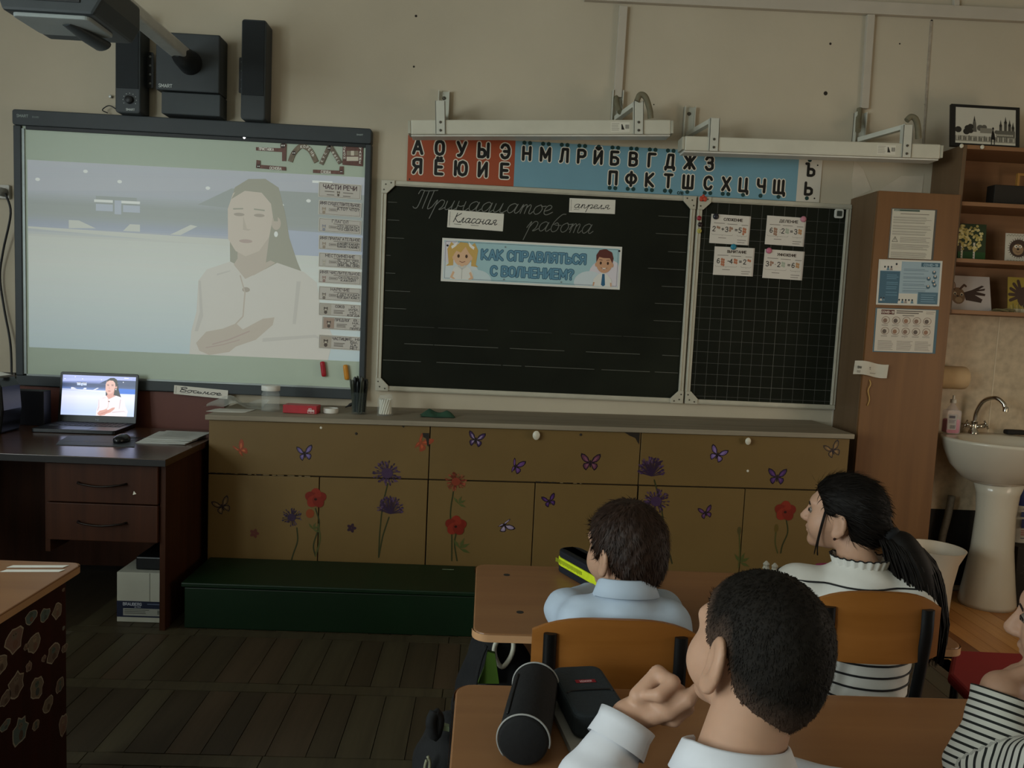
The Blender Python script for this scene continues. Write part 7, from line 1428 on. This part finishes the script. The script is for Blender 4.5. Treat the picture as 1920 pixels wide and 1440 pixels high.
handsp += [(wr_+fd*.012+sd*.012, K+fd*.028+sd*.030+up_*.0, .015, .012), (K+fd*.028+sd*.030, K+fd*.060+sd*.036+up_*.004, .012, .0105), (K+fd*.060+sd*.036+up_*.004, K+fd*.080+sd*.030+up_*.006, .0105, .0085)]
w2 = np.array([.98, -2.66, .612]); d = np.array([-.7, .7, -.03]); d /= np.linalg.norm(d); s_ = np.array([-d[1], d[0], 0]); handsp += [(w2, w2+d*.045, .023, .021)]
for o_, l_ in ((-.023, .045), (-.008, .054), (.008, .05), (.022, .04)): k_ = w2+d*.058+s_*o_; handsp += [(w2+d*.02+s_*o_*.7, k_, .0105, .009), (k_, k_+d*l_*.6, .009, .0075), (k_+d*l_*.6, k_+d*l_+np.array([0, 0, -.006]), .0075, .0065)]
tr3 = torso(hip, nb, sL, sR, .080, .105); kn = [(.85, -2.72, .41), (1.02, -2.72, .41)]; lg3 = seat_legs(hip, kn, [(.84, -2.72, 0), (1.03, -2.72, 0)])
p3 = person('boy with cropped dark hair in a white shirt resting his chin on his fist', dict(head=hc, R=R3, s=s3, neck=nb, torso=tr3, arms=armsp, hands=handsp, legs=lg3, hip=hip, res=.0038, ears=1.3, nr=1.16))
hair_part(p3, hc, R3, s3, [(-.14, -.072), (-.075, -.070), (-.04, -.052), (-.026, .004), (-.006, .012), (.004, .000), (.018, .004), (.036, .042), (.06, .064), (.1, .068)], .0065, HAIRD, 9000, .008, .0007, bump=.0006, seed=9, res=.003)
SH3 = shirtmat('shirt_white', '#c9cacf')
cuff = wr_-(wr_-el)/np.linalg.norm(wr_-el)*.012; aw = (wr_-el)/np.linalg.norm(wr_-el)
def sleeve_cut(P): return np.where(np.linalg.norm(P-wr_, axis=1) < .09, (P-cuff)@aw, -.05)
cloth(p3, 'shirt', tr3+armsp, .010, .03, SH3, cuts(neckhole(np.array(nb)+np.array([0, .005, .035]), (0, .2, 1), .056), lambda P: .44-P[:, 2], sleeve_cut), .005, .003, 7)
u_ = np.cross(aw, Z3); u_ /= np.linalg.norm(u_); v_ = np.cross(aw, u_); V = []; n = 28
for z, r in ((-.030, .0475), (-.004, .044), (.010, .0455), (.010, .0425), (-.004, .041)):
    for i in range(n+1): a = 2*math.pi*i/n; V.append(cuff+aw*z+u_*r*math.cos(a)+v_*r*.86*math.sin(a))
mesh_obj('cuff', np.array(V), [(j*(n+1)+i, j*(n+1)+i+1, (j+1)*(n+1)+i+1, (j+1)*(n+1)+i) for j in range(4) for i in range(n)], SH3, p3)
collar(p3, np.array(nb)+np.array([.0, .002, -.008]), (0.06, .25, 1), .060, .057, .040, SH3, .7, math.radians(20), .022)
cloth(p3, 'trousers', lg3[:2]+lg3[3:5]+[(np.array(hip), np.array([.112, .088, .08]))], .008, .03, TROU, lambda P: P[:, 2]-.455, .010, .002, 2)
# --- pupil at the right edge, striped shirt, chin on folded hands
R4 = rotz(math.radians(46))@rotx(math.radians(-6)); hc = (1.462, -2.652, .862); s4 = 1.0
hip, nb, sL, sR = (1.44, -2.93, .42), (1.472, -2.735, .735), (1.357, -2.745, .665), (1.59, -2.76, .665)
el = np.array([1.322, -2.655, .627]); wr4 = np.array([1.360, -2.622, .742])
armsp = [(np.array(sL), el, .045, .039), (el, wr4, .040, .030), (np.array(sR), np.array([1.562, -2.62, .627]), .045, .038), (np.array([1.562, -2.62, .627]), np.array([1.472, -2.57, .73]), .037, .028)]
handsp = []; fd = np.array([.88, .30, .20]); fd /= np.linalg.norm(fd); up_ = np.array([-.1, -.35, .93]); up_ -= fd*np.dot(fd, up_); up_ /= np.linalg.norm(up_); sd = np.cross(fd, up_); K = wr4
handsp += [(K, K+fd*.045+np.array([0, 0, .004]), .024, .024)]
for i, o_ in enumerate((.024, .009, -.007, -.021)):
    k1 = K+fd*.058+up_*o_+sd*-.004; k2 = k1+fd*.030+sd*.012; k3 = k2+fd*.012+sd*.022; handsp += [(K+fd*.02+up_*o_*.7, k1, .0105, .010), (k1, k2, .010, .0085), (k2, k3, .0085, .007)]
handsp += [(K+fd*.01+up_*.018, K+fd*.05+up_*.036+sd*.01, .012, .0095), (K+fd*.05+up_*.036+sd*.01, K+fd*.075+up_*.034+sd*.016, .0095, .008)]
W2 = np.array([1.472, -2.57, .73]); f2 = np.array([-.85, -.2, .15]); f2 /= np.linalg.norm(f2); handsp += [(W2, W2+f2*.04, .023, .022)]
for o_ in (.022, .008, -.007, -.02): k1 = W2+f2*.052+np.array([0, -.1, 1])*o_; handsp += [(W2+f2*.02+np.array([0, 0, o_*.7]), k1, .010, .009), (k1, k1+f2*.03+np.array([0, -.012, 0]), .009, .0075), (k1+f2*.03+np.array([0, -.012, 0]), k1+f2*.04+np.array([0, -.03, 0]), .0075, .0065)]
tr4 = torso(hip, nb, sL, sR, .078, .10); kn = [(1.37, -2.70, .41), (1.52, -2.70, .41)]; lg4 = seat_legs(hip, kn, [(1.36, -2.70, 0), (1.52, -2.70, 0)])
p4 = person('pupil in a black and white striped shirt resting on folded hands at the right edge', dict(head=hc, R=R4, s=s4, neck=nb, torso=tr4, arms=armsp, hands=handsp, legs=lg4, hip=hip, res=.0042)); eyes_part(p4, hc, R4, s4)
hair_part(p4, hc, R4, s4, [(-.14, -.075), (-.06, -.068), (-.034, -.05), (-.026, .004), (-.004, .012), (.012, .006), (.028, .02), (.042, .05), (.07, .068), (.1, .07)], .010, HAIRB, 3500, .02, .001, seed=15, bump=.001)
def striped(name):
    m = M(name, '#c4c3ba', .8, 0, .04, 10, .1); nt = m.node_tree; b = nt.nodes['Principled BSDF']; a = nt.nodes.new('ShaderNodeAttribute'); a.attribute_name = 'Stripe'
    w = nt.nodes.new('ShaderNodeMath'); w.operation = 'PINGPONG'; w.inputs[1].default_value = .5; nt.links.new(a.outputs['Fac'], w.inputs[0])
    g = nt.nodes.new('ShaderNodeMath'); g.operation = 'GREATER_THAN'; g.inputs[1].default_value = .33; nt.links.new(w.outputs[0], g.inputs[0])
    mx = nt.nodes.new('ShaderNodeMix'); mx.data_type = 'RGBA'; nt.links.new(g.outputs[0], mx.inputs[0]); mx.inputs[6].default_value = (*lin('#c4c3ba'), 1); mx.inputs[7].default_value = (*lin('#1a1d1c'), 1); nt.links.new(mx.outputs[2], b.inputs['Base Color']); return m
STR = striped('striped_jersey')
def stripe(o, segs, pitch):
    co = np.array([np.array(v.co) for v in o.data.vertices])+BASE[o]; best = np.full(len(co), 9.); val = np.zeros(len(co)); off = 0
    for a, b in segs:
        a, b = np.array(a), np.array(b); d = b-a; L = np.linalg.norm(d); d /= L; t = np.clip((co-a)@d, 0, L); dist = np.linalg.norm(co-a-t[:, None]*d, axis=1); tt = (co-a)@d; m_ = dist < best; best[m_] = dist[m_]; val[m_] = (tt[m_]+off)/pitch; off += L
    at = o.data.attributes.new('Stripe', 'FLOAT', 'POINT'); at.data.foreach_set('value', val)
c4 = wr4-(wr4-el)/np.linalg.norm(wr4-el)*.004; a4 = (wr4-el)/np.linalg.norm(wr4-el); c5 = W2-(W2-np.array([1.562, -2.62, .627]))*.1; a5 = (W2-np.array([1.562, -2.62, .627])); a5 = a5/np.linalg.norm(a5)
def cut4(P): return np.maximum(np.where(np.linalg.norm(P-wr4, axis=1) < .07, (P-c4)@a4, -.05), np.where(np.linalg.norm(P-W2, axis=1) < .07, (P-c5)@a5, -.05))
sh4 = cloth(p4, 'striped_shirt', tr4+armsp, .010, .028, STR, cuts(neckhole(np.array(nb)+np.array([0, .005, .035]), (0, .2, 1), .054), lambda P: .44-P[:, 2], cut4), .0045, .003, 11)
stripe(sh4, [(el, wr4), (np.array(sL), el), (np.array([1.562, -2.62, .627]), W2), (np.array(sR), np.array([1.562, -2.62, .627])), (np.array(hip), np.array(nb))], .0115)
cloth(p4, 'trousers', lg4[:2]+lg4[3:5]+[(np.array(hip), np.array([.110, .086, .08]))], .008, .03, TROU, lambda P: P[:, 2]-.455, .010, .002, 2)
# ------------------------------------------------------------------ school bags hanging at the desk ends
def bag(label, c, r, extra):
    t = thing('school_bag', label, 'bag', (c[0], c[1], c[2]-r[2]), 'school bags beside the desks'); c = np.array(c)
    def fn(P):
        d = ell(P, c, r); d = sm(d, ell(P, c+np.array([0, 0, -r[2]*.35]), (r[0]*1.05, r[1]*1.02, r[2]*.62)), .05); return d+.005*np.sin(P[:, 2]*55+P[:, 1]*30)*np.sin(P[:, 1]*45+P[:, 0]*30)
    V, F = sdf_mesh(fn, c-np.array(r)*1.3, c+np.array(r)*1.3, .007); mesh_obj('sack', V, F, BKF, t); extra(t, c); return t
HK = M('hook_white', '#bdb7a4', .4); LIM = M('lime_lining', '#3f5a14', .7)
def ex1(t, c):
    mb().tube(catmull([(.60, -1.96, .55), (.575, -1.99, .50), (.595, -2.0, .462), (.62, -1.99, .50), (.615, -1.96, .55)], 6), .006, 8).build('loop_handle', HK, t, smooth=True)
    p = [PY(*q, -2.03) for q in ((914, 1222), (928, 1226), (936, 1282), (896, 1282), (908, 1252))]; m = mb(); m.add(p+[q+np.array([0, .012, 0]) for q in p], [(0, 1, 2, 3, 4), (9, 8, 7, 6, 5)]+[(i, (i+1) % 5, 5+(i+1) % 5, 5+i) for i in range(5)]); m.build('lime_lining', LIM, t)
    mb().tube(catmull([PY(912, 1210, -2.02), PY(902, 1235, -2.03), PY(893, 1275, -2.04), PY(890, 1320, -2.04)], 5), .009, 8, flat=.4).build('strap', BLM if False else BKF, t, smooth=True)
bag('black school bag with a lime lining hanging at the end of the front-row desk', (.585, -1.93, .36), (.095, .09, .175), ex1)
def ex2(t, c):
    p = [PY(*q, -2.40) for q in ((819, 1357), (842, 1363), (842, 1372), (827, 1369))]; m = mb(); m.add(p+[q+np.array([0, .01, 0]) for q in p], [(0, 1, 2, 3), (7, 6, 5, 4)]+[(i, (i+1) % 4, 4+(i+1) % 4, 4+i) for i in range(4)]); m.build('reflective_tab', M('tab_pale', '#8a9a80', .4), t)
    mb().tube(catmull([PY(800, 1425, -2.42), PY(797, 1440, -2.42), PY(803, 1455, -2.42), PY(806, 1430, -2.42), PY(802, 1418, -2.42)], 5), .003, 6).build('cord_loop', M('cord_pale', '#7d7c66', .6), t, smooth=True)
    mb().tube(catmull([PY(815, 1335, -2.40), PY(808, 1355, -2.41), PY(816, 1380, -2.41), PY(824, 1350, -2.40), PY(815, 1335, -2.40)], 5), .010, 8).build('side_strap', BKF, t, smooth=True)
bag('black school bag with a pale reflective tab hanging at the end of the second-row desk', (.487, -2.34, .36), (.075, .10, .165), ex2)
